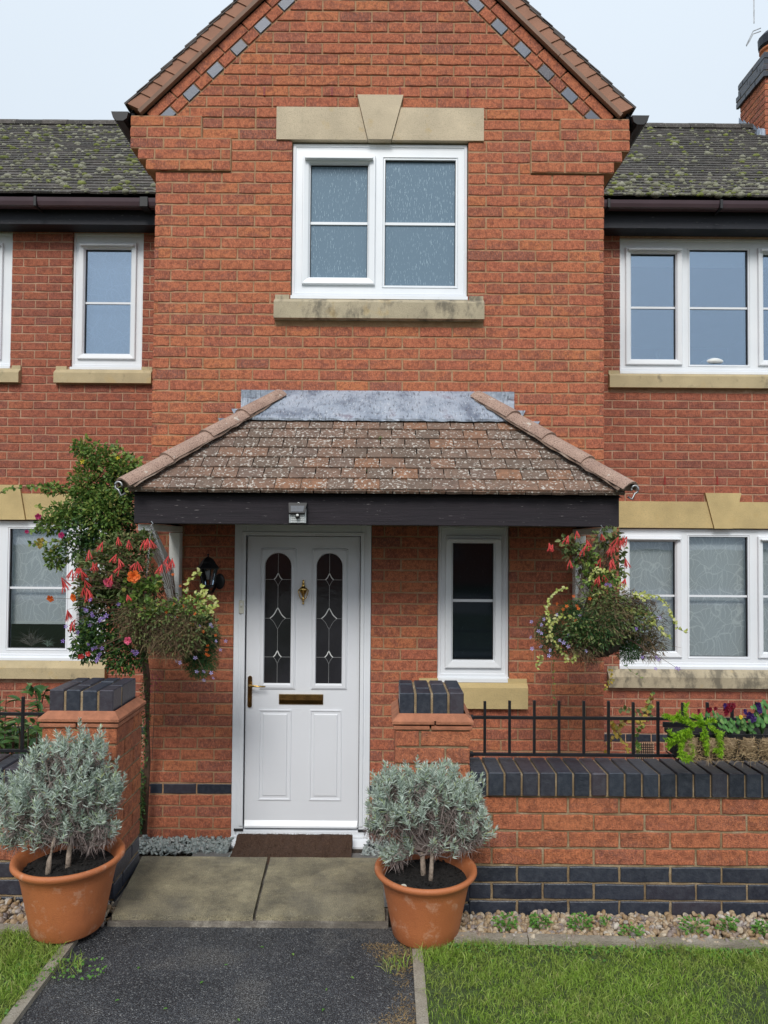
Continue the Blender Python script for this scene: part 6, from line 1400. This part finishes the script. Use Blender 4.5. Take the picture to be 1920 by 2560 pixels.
for mt, L_, s in (('purple', [(590, 1280), (600, 1290), (635, 1310), (640, 1325), (700, 1345), (715, 1340), (690, 1360), (620, 1390), (660, 1545), (640, 1555), (610, 1520), (950, 1575), (935, 1590), (680, 1615), (670, 1635), (435, 1500), (455, 1400), (540, 1440), (820, 1245), (625, 1215), (705, 1550), (735, 1325), (690, 1590), (920, 1570)], 1.15),
                  ('lilac', [(1380, 1395), (1455, 1385), (1465, 1400), (1495, 1500), (1525, 1560), (1350, 1615), (1360, 1710), (1410, 1710), (1460, 1720), (1475, 1755), (1245, 1650), (1220, 1637), (1410, 1770), (1560, 1500)], .95),
                  ('orange', [(1330, 1385), (1435, 1530), (1430, 1560), (1425, 1590), (1440, 1600), (1215, 1460), (1200, 1245), (1268, 1257), (1348, 1312), (1000, 1270), (1040, 1285), (1195, 1040), (1405, 1435), (1245, 1120), (1490, 1460), (1230, 1330), (1150, 1300)], .85)):
    for x, y in L_: flower('daisy', mt, *Z1(x, y), YH - .15 + random.uniform(-.03, .02), lbk, s * 1.15)
# right basket
Z5 = lambda x, y: (1280 + x * .38577, 1180 + y * .38577)
YR = 3.98
rbk = thing('hanging_basket', 'right hanging basket with yellow variegated trails and small lilac daisies', 'hanging basket', at(1480, 1560, YR), 'hanging baskets under the porch ends')
bp = bowl(rbk, 1490, 1580, YR, .15); hk = at(1502, 1322, YR)
for dx, dy in ((.13, -.04), (-.12, -.06), (.0, .13)): chainpart(rbk, hk, (bp.x + dx, YR + dy, bp.z))
m = MB(); m.tube([hk + Vector((0, 0, .02)), hk + Vector((.01, 0, .005)), hk], .003, 5); m.build('hook', 'greymetal', rbk)
def zr(x, y, rx, ry, dY=0, ryd=.09, w_=1): a, b = Z5(x, y); return pxblob(a, b, YR + dY, rx * .38577, ry * .38577, ryd, w_)
leafcloud('fuchsia_leaves', [zr(610, 420, 100, 60, 0, .06), zr(430, 540, 90, 90, 0, .06), zr(640, 500, 90, 80, 0, .06, .7), zr(540, 650, 90, 90, 0, .07, .8), zr(370, 470, 60, 60, 0, .05, .5), zr(680, 640, 50, 60, 0, .05, .5)], 380, (.026, .046), (.015, .026), 'leafolive', rbk)
twigmass('fuchsia_stems', [zr(520, 620, 120, 170, 0, .06)], 700, (.03, .08), rbk, 'dry', (.0015, .003), -.6)
twigmass('feathery_foliage', [zr(280, 1050, 130, 150, 0, .08), zr(560, 980, 120, 110, 0, .08, .8), zr(750, 1120, 90, 120, 0, .08, .6), zr(420, 900, 120, 70, 0, .07, .6), zr(560, 1000, 180, 120, -.14, .05, 1)], 14000, (.010, .024), rbk, 'fern', (.0020, .0034), .1)
leafcloud('trailing_greens', [zr(560, 1000, 230, 130, -.15, .04), zr(800, 950, 130, 90, -.13, .04, .6), zr(600, 820, 170, 70, -.12, .04, .6)], 1300, (.014, .028), (.007, .014), 'leafolive', rbk)
leafcloud('small_greens', [zr(560, 700, 130, 80, -.08, .05), zr(480, 560, 90, 80, -.06, .04, .6)], 190, (.020, .036), (.012, .022), 'leafmid', rbk)
twigmass('dry_stems', [zr(850, 1000, 150, 180, 0, .09), zr(620, 850, 220, 110, 0, .09), zr(480, 1120, 130, 130, 0, .08, .7), zr(900, 1130, 90, 90, 0, .06, .4), zr(800, 850, 120, 80, 0, .07, .5), zr(620, 960, 170, 130, -.13, .05, 1.2), zr(480, 1080, 130, 120, -.12, .05, .6)], 7500, (.015, .05), rbk)
leafcloud('dark_leaves', [zr(520, 1080, 200, 120, .05, .08), zr(800, 1100, 130, 110, .04, .07, .5), zr(620, 900, 200, 90, .05, .07), zr(520, 1050, 190, 110, -.13, .05, 1)], 3400, (.012, .026), (.006, .012), 'leafdark', rbk)
for pts in (((360, 745), (250, 800), (220, 880), (235, 960), (260, 1080), (330, 1170), (370, 1240)), ((440, 950), (300, 930), (250, 1010), (230, 1100)), ((160, 1270), (180, 1220), (190, 1180)), ((580, 640), (520, 660), (510, 700), (550, 720)), ((540, 620), (580, 650), (600, 620)), ((780, 790), (860, 790), (950, 800), (1010, 870), (1050, 960), (1080, 1020), (1140, 1040)), ((690, 890), (760, 905), (830, 910), (900, 930)), ((870, 920), (920, 950), (900, 990)), ((880, 970), (950, 1000), (1000, 1060), (1040, 1080)), ((700, 880), (800, 920), (850, 900)), ((790, 800), (840, 830), (900, 800)), ((560, 780), (620, 740), (700, 760), (740, 720)), ((540, 800), (520, 880), (480, 1000), (420, 1180), (400, 1220)), ((400, 1200), (420, 1180), (430, 1170)), ((630, 640), (660, 700), (720, 740)), ((380, 1230), (420, 1200), (400, 1170))):
    vine(rbk, [at(*Z5(*q), YR - .10 + random.uniform(-.03, .03)) for q in pts], .021, 'leafyellow', .0014, .014)
vine(rbk, [at(*Z5(*q), YR - .02) for q in ((270, 1220), (268, 1330), (275, 1460), (270, 1560))], .012, 'leafmid', .0008, .03)
vine(rbk, [at(*Z5(*q), YR - .02) for q in ((640, 1280), (650, 1340), (600, 1400), (620, 1430))], .020, 'leafautumn', .0008, .016)
vine(rbk, [at(*Z5(*q), YR - .02) for q in ((740, 1260), (770, 1290), (840, 1330), (860, 1370))], .014, 'leafmid', .0008, .03)
for x, y in [(240, 460), (265, 470), (365, 410), (420, 380), (485, 440), (495, 450), (465, 490), (580, 400), (660, 460), (640, 480), (690, 420), (720, 420), (745, 420), (700, 440), (640, 570), (655, 560), (375, 570), (590, 660), (565, 670), (735, 560), (575, 560), (735, 690), (600, 890)]: flower('fuchsia', 'coral', *Z5(x, y), YR - .10 + random.uniform(-.03, .03), rbk, 1.05)
for mt, L_ in (('lilac', [(205, 955), (190, 990), (170, 1030), (190, 1045), (125, 970), (185, 1130), (245, 1155), (240, 1190), (130, 1145), (120, 1070), (310, 1090), (335, 1105), (370, 1055), (365, 1130), (290, 925), (440, 930), (955, 945), (490, 1110), (480, 1160)]), ('orange', [(290, 855), (400, 805), (355, 870), (330, 890), (420, 865), (410, 960), (430, 885), (505, 820)]), ('purple', [(615, 725), (635, 735), (605, 730), (805, 1015), (1065, 1270), (1080, 1275), (935, 1200), (845, 1200), (950, 1215), (930, 1275)])):
    for x, y in L_: flower('daisy', mt, *Z5(x, y), YR - .14 + random.uniform(-.03, .02), rbk, 1.1)

for bk in (lbk, rbk):                                   # thin stems carrying the blooms
    m = MB(); c0 = Vector(bk.location)
    for p, kind in STEMS.get(bk.name, []):
        if kind == 'daisy' and random.random() < .5: continue
        s = Vector((c0.x + (p.x - c0.x) * .25, c0.y + .02, c0.z + (p.z - c0.z) * .35 + .03)); mid = s.lerp(p, .6) + Vector((0, -.01, .05 if kind == 'fuchsia' else .015)); m.tube([s, s.lerp(mid, .5) + Vector((0, 0, .01)), mid, p + Vector((0, .004, .002))], [.0022, .0018, .0013, .0009], 4, False)
    m.build('flower_stems', 'twig', bk)
# =================================================================== CLIMBING SHRUB at the left corner
cs = thing('climbing_shrub', 'tall leafy climber with red stems growing up between the left window and the porch', 'climber', at(350, 2085, 4.62), None)
def zc1(x, y, rx, ry, Y=4.5, ryd=.15, w_=1): a, b = Z1(x, y); return pxblob(a, b, Y, rx * .36166, ry * .36166, ryd, w_)
leafcloud('foliage', [zc1(720, 560, 190, 170, 4.5, .2, 3), zc1(640, 720, 200, 140, 4.45, .2, 2.2), zc1(830, 420, 130, 130, 4.5, .15, 1.6), zc1(560, 860, 130, 120, 4.45, .15, 1.1), zc1(850, 640, 100, 150, 4.5, .15, 1.8), zc1(760, 820, 180, 120, 4.45, .15, 1.6)], 5200, (.018, .036), (.008, .016), 'leafdark', cs)
leafcloud('young_leaves', [zc1(600, 440, 130, 190, 4.4, .12, 2), zc1(720, 600, 190, 190, 4.28, .06, 1.3), zc1(680, 230, 120, 80, 4.4, .1, 1), zc1(460, 620, 130, 80, 4.4, .1, 1), zc1(860, 300, 120, 90, 4.4, .1, 1), zc1(560, 170, 60, 60, 4.4, .06, .4), zc1(350, 700, 90, 60, 4.4, .08, .5), zc1(390, 930, 70, 80, 4.4, .06, .5), zc1(380, 450, 80, 40, 4.4, .05, .3)], 4200, (.018, .036), (.009, .017), 'leafmid', cs)
m = MB()
for k in range(3):
    m.tube([(at(352 + 5 * k, 2085, 4.66)), at(366 + 3 * k, 1900, 4.66), at(372 - 4 * k, 1700, 4.62), at(350 - 10 * k, 1500, 4.55), at(300 - 20 * k, 1300, 4.5)], [.014, .012, .011, .009, .004], 6)
m.build('trunk', 'twig', cs, smooth=True)
leafcloud('trunk_leaves', [(at(362, 1780, 4.62).x, 4.62, at(362, 1780, 4.62).z, .03, .05, .38, 1), (at(352, 2000, 4.62).x, 4.62, at(352, 2000, 4.62).z, .025, .05, .22, 1)], 900, (.010, .022), (.006, .012), 'leafdark', cs)
for pts in (((1000, 300), (860, 190), (760, 150), (640, 130), (590, 90)), ((800, 500), (700, 300), (600, 200), (510, 150)), ((700, 600), (500, 460), (350, 440), (200, 430), (60, 450), (0, 480)), ((600, 600), (420, 640), (280, 590), (260, 560)), ((560, 700), (400, 700), (300, 660)), ((480, 800), (330, 820), (200, 830)), ((500, 800), (330, 870), (290, 900)), ((760, 400), (800, 200), (810, 120)), ((850, 420), (930, 270), (1000, 230)), ((860, 460), (960, 300), (1000, 300)), ((300, 700), (250, 720), (190, 760))):
    vine(cs, [at(*Z1(*q), 4.38 + random.uniform(-.05, .05)) for q in pts], .030, 'leafmid', .002, .018, 'trailing_leaves', 'twig')
for x, y in ((570, 260), (815, 235)): flower('daisy', 'yellowfl', *Z1(x, y), 4.3, cs, 1.6)
for x, y, s in ((425, 770, .7), (265, 640, .7), (185, 745, .5)): flower('rose', 'magenta', *Z1(x, y), 4.3, cs, s)
for i, (x, y) in enumerate([(270, 800), (280, 820), (285, 840), (295, 800), (275, 850), (260, 830)]): flower('rose', 'leafautumn', *Z1(x, y), 4.25, cs, .55)
# magenta valerian low behind the left basket
vl = thing('valerian', 'small magenta flower spray behind the left pier', 'flower', at(395, 1760, 4.3), None)
m = MB(); m.tube([at(380, 1900, 4.45), at(385, 1800, 4.4), at(388, 1700, 4.35)], .002, 5); m.build('stem', 'twig', vl)
for i in range(26): flower('daisy', 'magenta', 385 + random.uniform(-10, 18), 1690 + i * 1.6 + random.uniform(-6, 6), 4.35, vl, .6)
# =================================================================== SHRUB behind the left wall
sh = thing('glossy_shrub', 'broad-leaved green shrub behind the left railing', 'shrub', at(60, 1900, 3.7), None)
lm = []
for _ in range(4):
    m = MB(); L = .062; W2 = .013 + random.random() * .004
    pr = [(0, 0), (.25, .75), (.5, 1), (.75, .72), (1, 0)]
    v = [(0, L * t, -.25 * L * t * t) for t, _w in pr]; l = [(-W2 * w2, L * t, .004 - .25 * L * t * t) for t, w2 in pr[1:-1]]; r = [(W2 * w2, L * t, .004 - .25 * L * t * t) for t, w2 in pr[1:-1]]
    m.add(v + l + r, [(0, 1, 5), (1, 2, 6, 5), (2, 3, 7, 6), (3, 4, 7), (0, 8, 1), (1, 8, 9, 2), (2, 9, 10, 3), (3, 10, 4)]); me = m.mesh('leaf', True); me.materials.append(M['shrubleaf']); lm.append(me)
stems = [((20, 1900), (12, 1810), (16, 1740)), ((30, 1900), (35, 1830), (60, 1790)), ((70, 1900), (95, 1800), (98, 1750)), ((98, 1790), (88, 1725), (72, 1708)), ((98, 1790), (108, 1740), (120, 1715)), ((80, 1880), (70, 1820), (100, 1800)), ((60, 1890), (30, 1850), (10, 1830)), ((100, 1890), (80, 1860), (60, 1840)), ((40, 1890), (50, 1830), (40, 1790)), ((-20, 1900), (-30, 1820), (-10, 1760)), ((-60, 1900), (-60, 1820), (-70, 1760)), ((100, 1900), (95, 1850), (105, 1820)), ((20, 1880), (0, 1860), (-20, 1850)), ((60, 1900), (75, 1870), (95, 1840))]
ms = MB()
for st in stems:
    Yq = 3.62 + random.uniform(-.1, .12); pts = [at(a, b, Yq + random.uniform(-.03, .03)) for a, b in st]; pts[0].z = -.3 if st[0][1] > 1860 else pts[0].z
    ms.tube(pts, [.004, .003, .0015], 5)
    for k in range(11):
        t = .35 + .65 * k / 10 if st[0][1] > 1860 else k / 10; i = 0 if t < .5 else 1; p = pts[i].lerp(pts[i + 1], (t - .5 * i) * 2); d = Vector((random.gauss(0, 1), random.gauss(-.4, .5), random.gauss(.2, .4))).normalized()
        if p.z < .25: continue
        mw = Matrix.Translation(p) @ d.to_track_quat('Y', 'Z').to_matrix().to_4x4() @ Matrix.Rotation(random.uniform(-.5, .5), 4, 'Y') @ Matrix.Scale(random.uniform(.8, 1.35), 4); meshobj('leaf', random.choice(lm), 'shrubleaf', sh, mw=mw)
ms.build('stems', 'twig', sh)
b_ = [pxblob(40, 1890, 3.85, 110, 70, .12, 1), pxblob(-60, 1850, 3.9, 90, 90, .12, 1), pxblob(90, 1920, 3.85, 50, 60, .1, .6)]
leafcloud('inner_foliage', b_, 1500, (.03, .06), (.015, .025), 'leafdark', sh)
# climber with yellowing leaves on the right wing corner
yc = thing('yellowing_climber', 'straggly climber with yellow leaves behind the right railing', 'climber', at(1530, 1900, 5.2), None)
Z6 = lambda x, y: (1160 + x * .45810, 1660 + y * .45810)
for pts, mt in ((((780, 480), (800, 400), (830, 330), (880, 310)), 'leafautumn'), (((900, 480), (880, 430), (820, 350), (800, 300)), 'leafautumn'), (((930, 480), (940, 400), (1000, 260), (1020, 160), (1040, 150)), 'leafmid'), (((1020, 200), (1000, 250), (960, 320), (980, 340)), 'leafautumn'), (((830, 380), (850, 330), (900, 300)), 'leafautumn'), (((940, 480), (950, 450), (930, 430)), 'leafmid'), (((760, 480), (770, 440), (765, 400)), 'leafautumn'), (((1010, 280), (930, 260), (880, 250), (820, 240)), 'leafolive')):
    vine(yc, [at(*Z6(*q), 5.2 + random.uniform(-.1, .1)) for q in pts], .040, mt, .002, .035, 'leaves', 'twig')
# =================================================================== COIR TROUGH PLANTER
YT = YP + .02
tr = thing('trough_planter', 'coir-lined black wire trough hung on the railing at the right edge', 'planter', at(1830, 1860, YT), None)
ztp = at(1800, 1838, YT - .08).z; zbt = at(1800, 1903, YT - .08).z; xs0 = ax(1705, YT - .08, 1860)
m = MB(); m.box(xs0 - .01, 2.15, YT - .10, YT + .09, ztp - .03, ztp - .012); m.build('compost', 'compost', tr)
for a_ in (YT - .108, YT + .09):
    m = MB(); m.box(xs0 - .015, 2.16, a_, a_ + .008, ztp - .012, ztp + .012, .001); m.build('rim_bar', 'black_metal', tr)
lx = [1705, 1744, 1748, 1790, 1797, 1841, 1845, 1889, 1892, 1936]
for i in range(0, 22, 2):
    a0 = ax(1700 + i / 2 * 47.2, YT - .08, 1860); a1 = a0 + .078
    if a0 > 2.1: break
    m = MB(); K = 10; J = 8; v = []
    for j in range(J + 1):
        t = j / J; z = ztp - (ztp - zbt) * t; bulge = math.sin(math.pi * (.42 + .5 * t))
        for k in range(K + 1):
            u = k / K; c = math.sin(math.pi * u); v.append((a0 + (a1 - a0) * (u * (.55 + .45 * min(1, bulge * 1.1)) + (1 - (.55 + .45 * min(1, bulge * 1.1))) / 2), YT - .070 - .058 * c ** .6 * max(.1, bulge) + .06 * t ** 3, z + random.uniform(-.0015, .0015)))
    m.add(v, [(j * (K + 1) + k, j * (K + 1) + k + 1, (j + 1) * (K + 1) + k + 1, (j + 1) * (K + 1) + k) for j in range(J) for k in range(K)]); m.build('coir_liner', 'coir', tr, smooth=True, fix=False)
    m = MB(); m.tube([(a0 - .004, YT - .10, ztp), (a0 - .004, YT - .112, (ztp + zbt) / 2), (a0 - .004, YT - .07, zbt - .002), (a0 - .004, YT + .06, zbt)], .003, 5); m.build('wire', 'black_metal', tr)
    n = 300; b = np.stack([RNG.uniform(a0 + .006, a1 - .006, n), YT - .126 + RNG.uniform(-.004, .012, n), RNG.uniform(zbt + .012, ztp, n)], -1); n = len(b); blades('coir_fibres', b, unit(np.stack([RNG.normal(0, 1, n), RNG.normal(0, .15, n), RNG.normal(0, .7, n)], -1)), RNG.uniform(.012, .035, n), RNG.uniform(.0011, .0020, n), 'coirfibre', tr, 'stuff', .35)
m = MB(); m.box(xs0, 2.14, YT - .07, YT + .08, zbt - .0, ztp - .03); m.build('inner_liner', 'compost', tr)
# lime stonecrop trailing from the trough
Z2 = lambda x, y: (1660 + x * .15672, 1700 + y * .15672)
sd_ = thing('stonecrop', 'lime green feathery stonecrop spilling from the left end of the coir trough', 'stonecrop', at(1710, 1830, YT - .08), None)
SB, SD, SL = [], [], []
def shoot(pts, Y):
    P3 = [at(*Z2(*q), Y + random.uniform(-.02, .02)) for q in pts]
    for p, q in zip(P3[:-1], P3[1:]):
        d = (q - p); k = max(2, int(d.length / .0022)); dn = d.normalized()
        for i in range(k):
            c = p + d * (i / k)
            for _ in range(5):
                r = dn.cross(Vector((random.gauss(0, 1), random.gauss(0, 1), random.gauss(0, 1)))).normalized(); SB.append(c[:]); SD.append((r * .9 + dn * .55)[:]); SL.append(random.uniform(.011, .020))
for pts in (((520, 740), (380, 640), (340, 500), (360, 370)), ((520, 740), (300, 640), (120, 600), (0, 560)), ((400, 700), (240, 580), (130, 640)), ((300, 700), (200, 560), (260, 510)), ((480, 760), (300, 830), (140, 900), (90, 800)), ((400, 760), (300, 900), (200, 960), (60, 1080)), ((300, 800), (200, 950), (20, 960)), ((380, 800), (300, 1000), (290, 1080)), ((400, 760), (420, 870), (400, 920)), ((560, 700), (480, 690), (440, 700)), ((600, 760), (660, 680), (740, 640), (820, 640)), ((560, 760), (600, 640), (560, 560)), ((600, 780), (680, 820), (620, 860)), ((640, 800), (690, 940), (690, 1090), (680, 1180)), ((690, 1000), (650, 1060)), ((860, 800), (880, 900), (860, 1020), (840, 1120)), ((880, 850), (900, 960), (920, 1100), (890, 1230)), ((870, 1130), (810, 1120)), ((300, 900), (260, 1150), (380, 1200), (420, 1290)), ((280, 1000), (250, 1230), (400, 1310)), ((420, 900), (470, 1180), (380, 1260)), ((700, 720), (800, 780), (850, 830), (940, 860)), ((600, 840), (640, 920), (600, 940)), ((450, 600), (480, 560), (560, 600))): shoot(pts, YT - .13)
SB, SD, SL = np.array(SB), np.array(SD), np.array(SL); blades('foliage', SB, unit(SD), SL, np.full(len(SL), .0030), 'sedum', sd_, 'stuff', .1)
# pansies
def pansy(px, label, lv_, fl):
    p = at(px, 1825, YT - .04); pz = thing('pansy', label, 'pansy', (p.x, YT - .04, ztp - .015), 'pansies in the coir trough')
    me = []
    for (x, y, s) in lv_ + [(x + random.uniform(-70, 70), y + random.uniform(-60, 50), s * .8) for x, y, s in lv_]:
        q = at(*Z2(x, y), YT - .10 + random.uniform(-.03, .03)); base = Vector((p.x, YT - .04, ztp - .01)); d = (q - base); m = MB(); L = d.length; m.tube([base, base.lerp(q, .6) + Vector((0, 0, .01)), q], .0012, 4, False); m.build('stalk', 'pansyleaf', pz)
        n = 10; r = .0115 * s * random.uniform(.8, 1.1); cc = []
        m = MB(); m.add([(0, 0, .002)] + [(r * math.cos(t) * .8, r * math.sin(t) * 1.15, -.003 + random.uniform(-.001, .001)) for t in [2 * math.pi * i / n for i in range(n)]], [(0, 1 + i, 1 + (i + 1) % n) for i in range(n)]); mm_ = m.mesh('leaf', True); mm_.materials.append(M['pansyleaf'])
        nv = Vector((random.gauss(0, .4), -.7, random.uniform(.3, .9))).normalized(); meshobj('leaf', mm_, 'pansyleaf', pz, mw=Matrix.Translation(q) @ nv.to_track_quat('Z', 'Y').to_matrix().to_4x4())
    for (mt, x, y, s) in fl: flower('pansy', mt, *Z2(x, y), YT - .12, pz, s * .8)
    return pz
pansy(1785, 'pansy with small drooping maroon flowers beside the stonecrop', [(580, 600, 1), (620, 640, 1), (690, 580, 1), (760, 600, .8), (700, 540, 1), (820, 560, 1.2), (550, 640, .8), (760, 700, 1), (880, 560, 1.1), (600, 560, .9), (870, 640, 1)], [('maroon', 720, 470, .8), ('maroon', 820, 455, .6), ('maroon', 550, 500, .6)])
pansy(1822, 'pansy with tall crimson and purple flowers in the middle of the trough', [(960, 640, 1.3), (1060, 700, 1.3), (1020, 780, 1.2), (960, 740, 1), (1150, 790, 1.4), (1090, 640, 1), (1180, 820, 1), (900, 720, 1), (1120, 720, 1.1), (940, 680, 1)], [('maroon', 1050, 430, 1.0), ('maroon', 990, 520, 1.0), ('maroon', 1110, 410, .8), ('darkviolet', 980, 410, .8), ('maroon', 1000, 470, .9)])
pansy(1868, 'pansy with dark violet flowers toward the right of the trough', [(1250, 700, 1.2), (1340, 740, 1.3), (1400, 820, 1.5), (1300, 660, 1), (1200, 660, 1.2), (1420, 680, 1), (1270, 780, 1), (1380, 760, 1.3), (1500, 640, 1.1), (1180, 600, 1)], [('darkviolet', 1370, 560, 1.1), ('darkviolet', 1420, 620, .9), ('darkviolet', 1290, 505, .7), ('yellowfl', 1225, 590, .5)])
pansy(1905, 'pansy at the right end of the trough with small dark violet blooms', [(1500, 560, 1.2), (1560, 650, 1.3), (1620, 560, 1.3), (1600, 480, 1.2), (1460, 430, 1), (1560, 390, 1), (1640, 640, 1.2), (1580, 720, 1), (1640, 420, 1.2), (1500, 700, 1), (1480, 600, 1), (1600, 350, 1)], [('darkviolet', 1510, 460, .9), ('darkviolet', 1500, 400, .7), ('darkviolet', 1530, 500, .6)])
# =================================================================== DOORMAT
dm = thing('doormat', 'thick brown coir doormat against the white door sill', 'doormat', (-.52, 4.55, -.42), None)
mx0, mx1 = ax(590, 4.6, 2120), ax(880, 4.6, 2120)
m = MB(); K = 30; v = []; prof = [(4.20, -.425), (4.205, -.395), (4.45, -.388), (4.56, -.375), (4.64, -.352), (4.68, -.36), (4.685, -.425)]
for i in range(K + 1):
    x = mx0 + (mx1 - mx0) * i / K
    for y, z in prof: v.append((x + random.uniform(-.003, .003), y, z + (random.uniform(-.003, .003) if z > -.42 else 0)))
n = len(prof); m.add(v, [(i * n + k, (i + 1) * n + k, (i + 1) * n + k + 1, i * n + k + 1) for i in range(K) for k in range(n - 1)] + [tuple(range(n)), tuple(K * n + j for j in range(n))[::-1]]); m.build('mat_body', 'mat', dm, fix=True)
n = 9000; b = np.stack([RNG.uniform(mx0, mx1, n), RNG.uniform(4.22, 4.68, n), np.zeros(n)], -1); b[:, 2] = np.interp(b[:, 1], [4.2, 4.45, 4.56, 4.64, 4.68], [-.396, -.390, -.377, -.354, -.362])
blades('bristles', b, unit(np.stack([RNG.normal(0, .3, n), RNG.normal(-.1, .3, n), np.ones(n)], -1)), RNG.uniform(.006, .014, n), RNG.uniform(.0012, .002, n), 'matfibre', dm, 'stuff', .2)
# =================================================================== THINGS ON WINDOW SILLS
def rosette(name, label, px, py, Y, n, L, mat, up=.5):
    p = at(px, py, Y); t = thing(name, label, 'air plant', p, None); b = np.tile(np.array(p[:]), (n, 1)) + RNG.normal(0, .006, (n, 3)); d = unit(np.stack([RNG.normal(0, 1, n), RNG.normal(0, .5, n), np.abs(RNG.normal(0, .7, n)) + up], -1)); blades('foliage', b, d, RNG.uniform(L * .5, L, n), np.full(n, .004), mat, t, 'stuff', .5); return t
rosette('air_plant', 'wispy brown-green air plant inside the lower left window', 80, 1612, Y2 + .12, 80, .20, 'lavdry'); rosette('air_plant', 'small pale spiky air plant inside the lower left window', 120, 1614, Y2 + .10, 50, .09, 'lav')
rosette('air_plant', 'pale thin-leaved plant inside the upper right window', 1645, 900, Y2 + .10, 9, .17, 'lav', 1.3)
q = at(1780, 909, Y2 + .12); bw = thing('bowl', 'upturned white ornament on the sill of the upper right window', 'ornament', q, None)
m = MB(); m.lathe([(0, q.z + .055), (.035, q.z + .053), (.038, q.z + .045), (.07, q.z + .036), (.10, q.z + .016), (.102, q.z), (.09, q.z - .012), (0, q.z - .012)], q.x, Y2 + .13, 28); m.build('dish', 'white', bw, smooth=True)

# =================================================================== HOUSE OVER THE ROAD (only mirrored in the glass)
oh = thing('brick_house', 'plain brick house across the road, mirrored faintly in the door glass', 'house', (0, -17, -.1), None)
m = MB(); m.box(-9, 9, -25, -17, -.1, 4.2); m.build('wall', 'brick_wing', oh)
m = MB(); m.add([(-9.3, -16.7, 4.15), (9.3, -16.7, 4.15), (9.3, -21, 6.4), (-9.3, -21, 6.4), (9.3, -25.3, 4.15), (-9.3, -25.3, 4.15)], [(0, 1, 2, 3), (3, 2, 4, 5), (0, 3, 5), (1, 4, 2)]); m.build('roof', 'wing_tile', oh)
for x in (-6.5, -2.5, 1.2, 5.4):
    for z in (.9, 2.7):
        m = MB(); m.box(x, x + 1.4, -17.0, -16.95, z, z + 1.2); m.build('window_frame', 'upvc', oh); m = MB(); m.box(x + .1, x + 1.3, -16.945, -16.93, z + .1, z + 1.1); m.build('pane', 'frost_dark', oh)
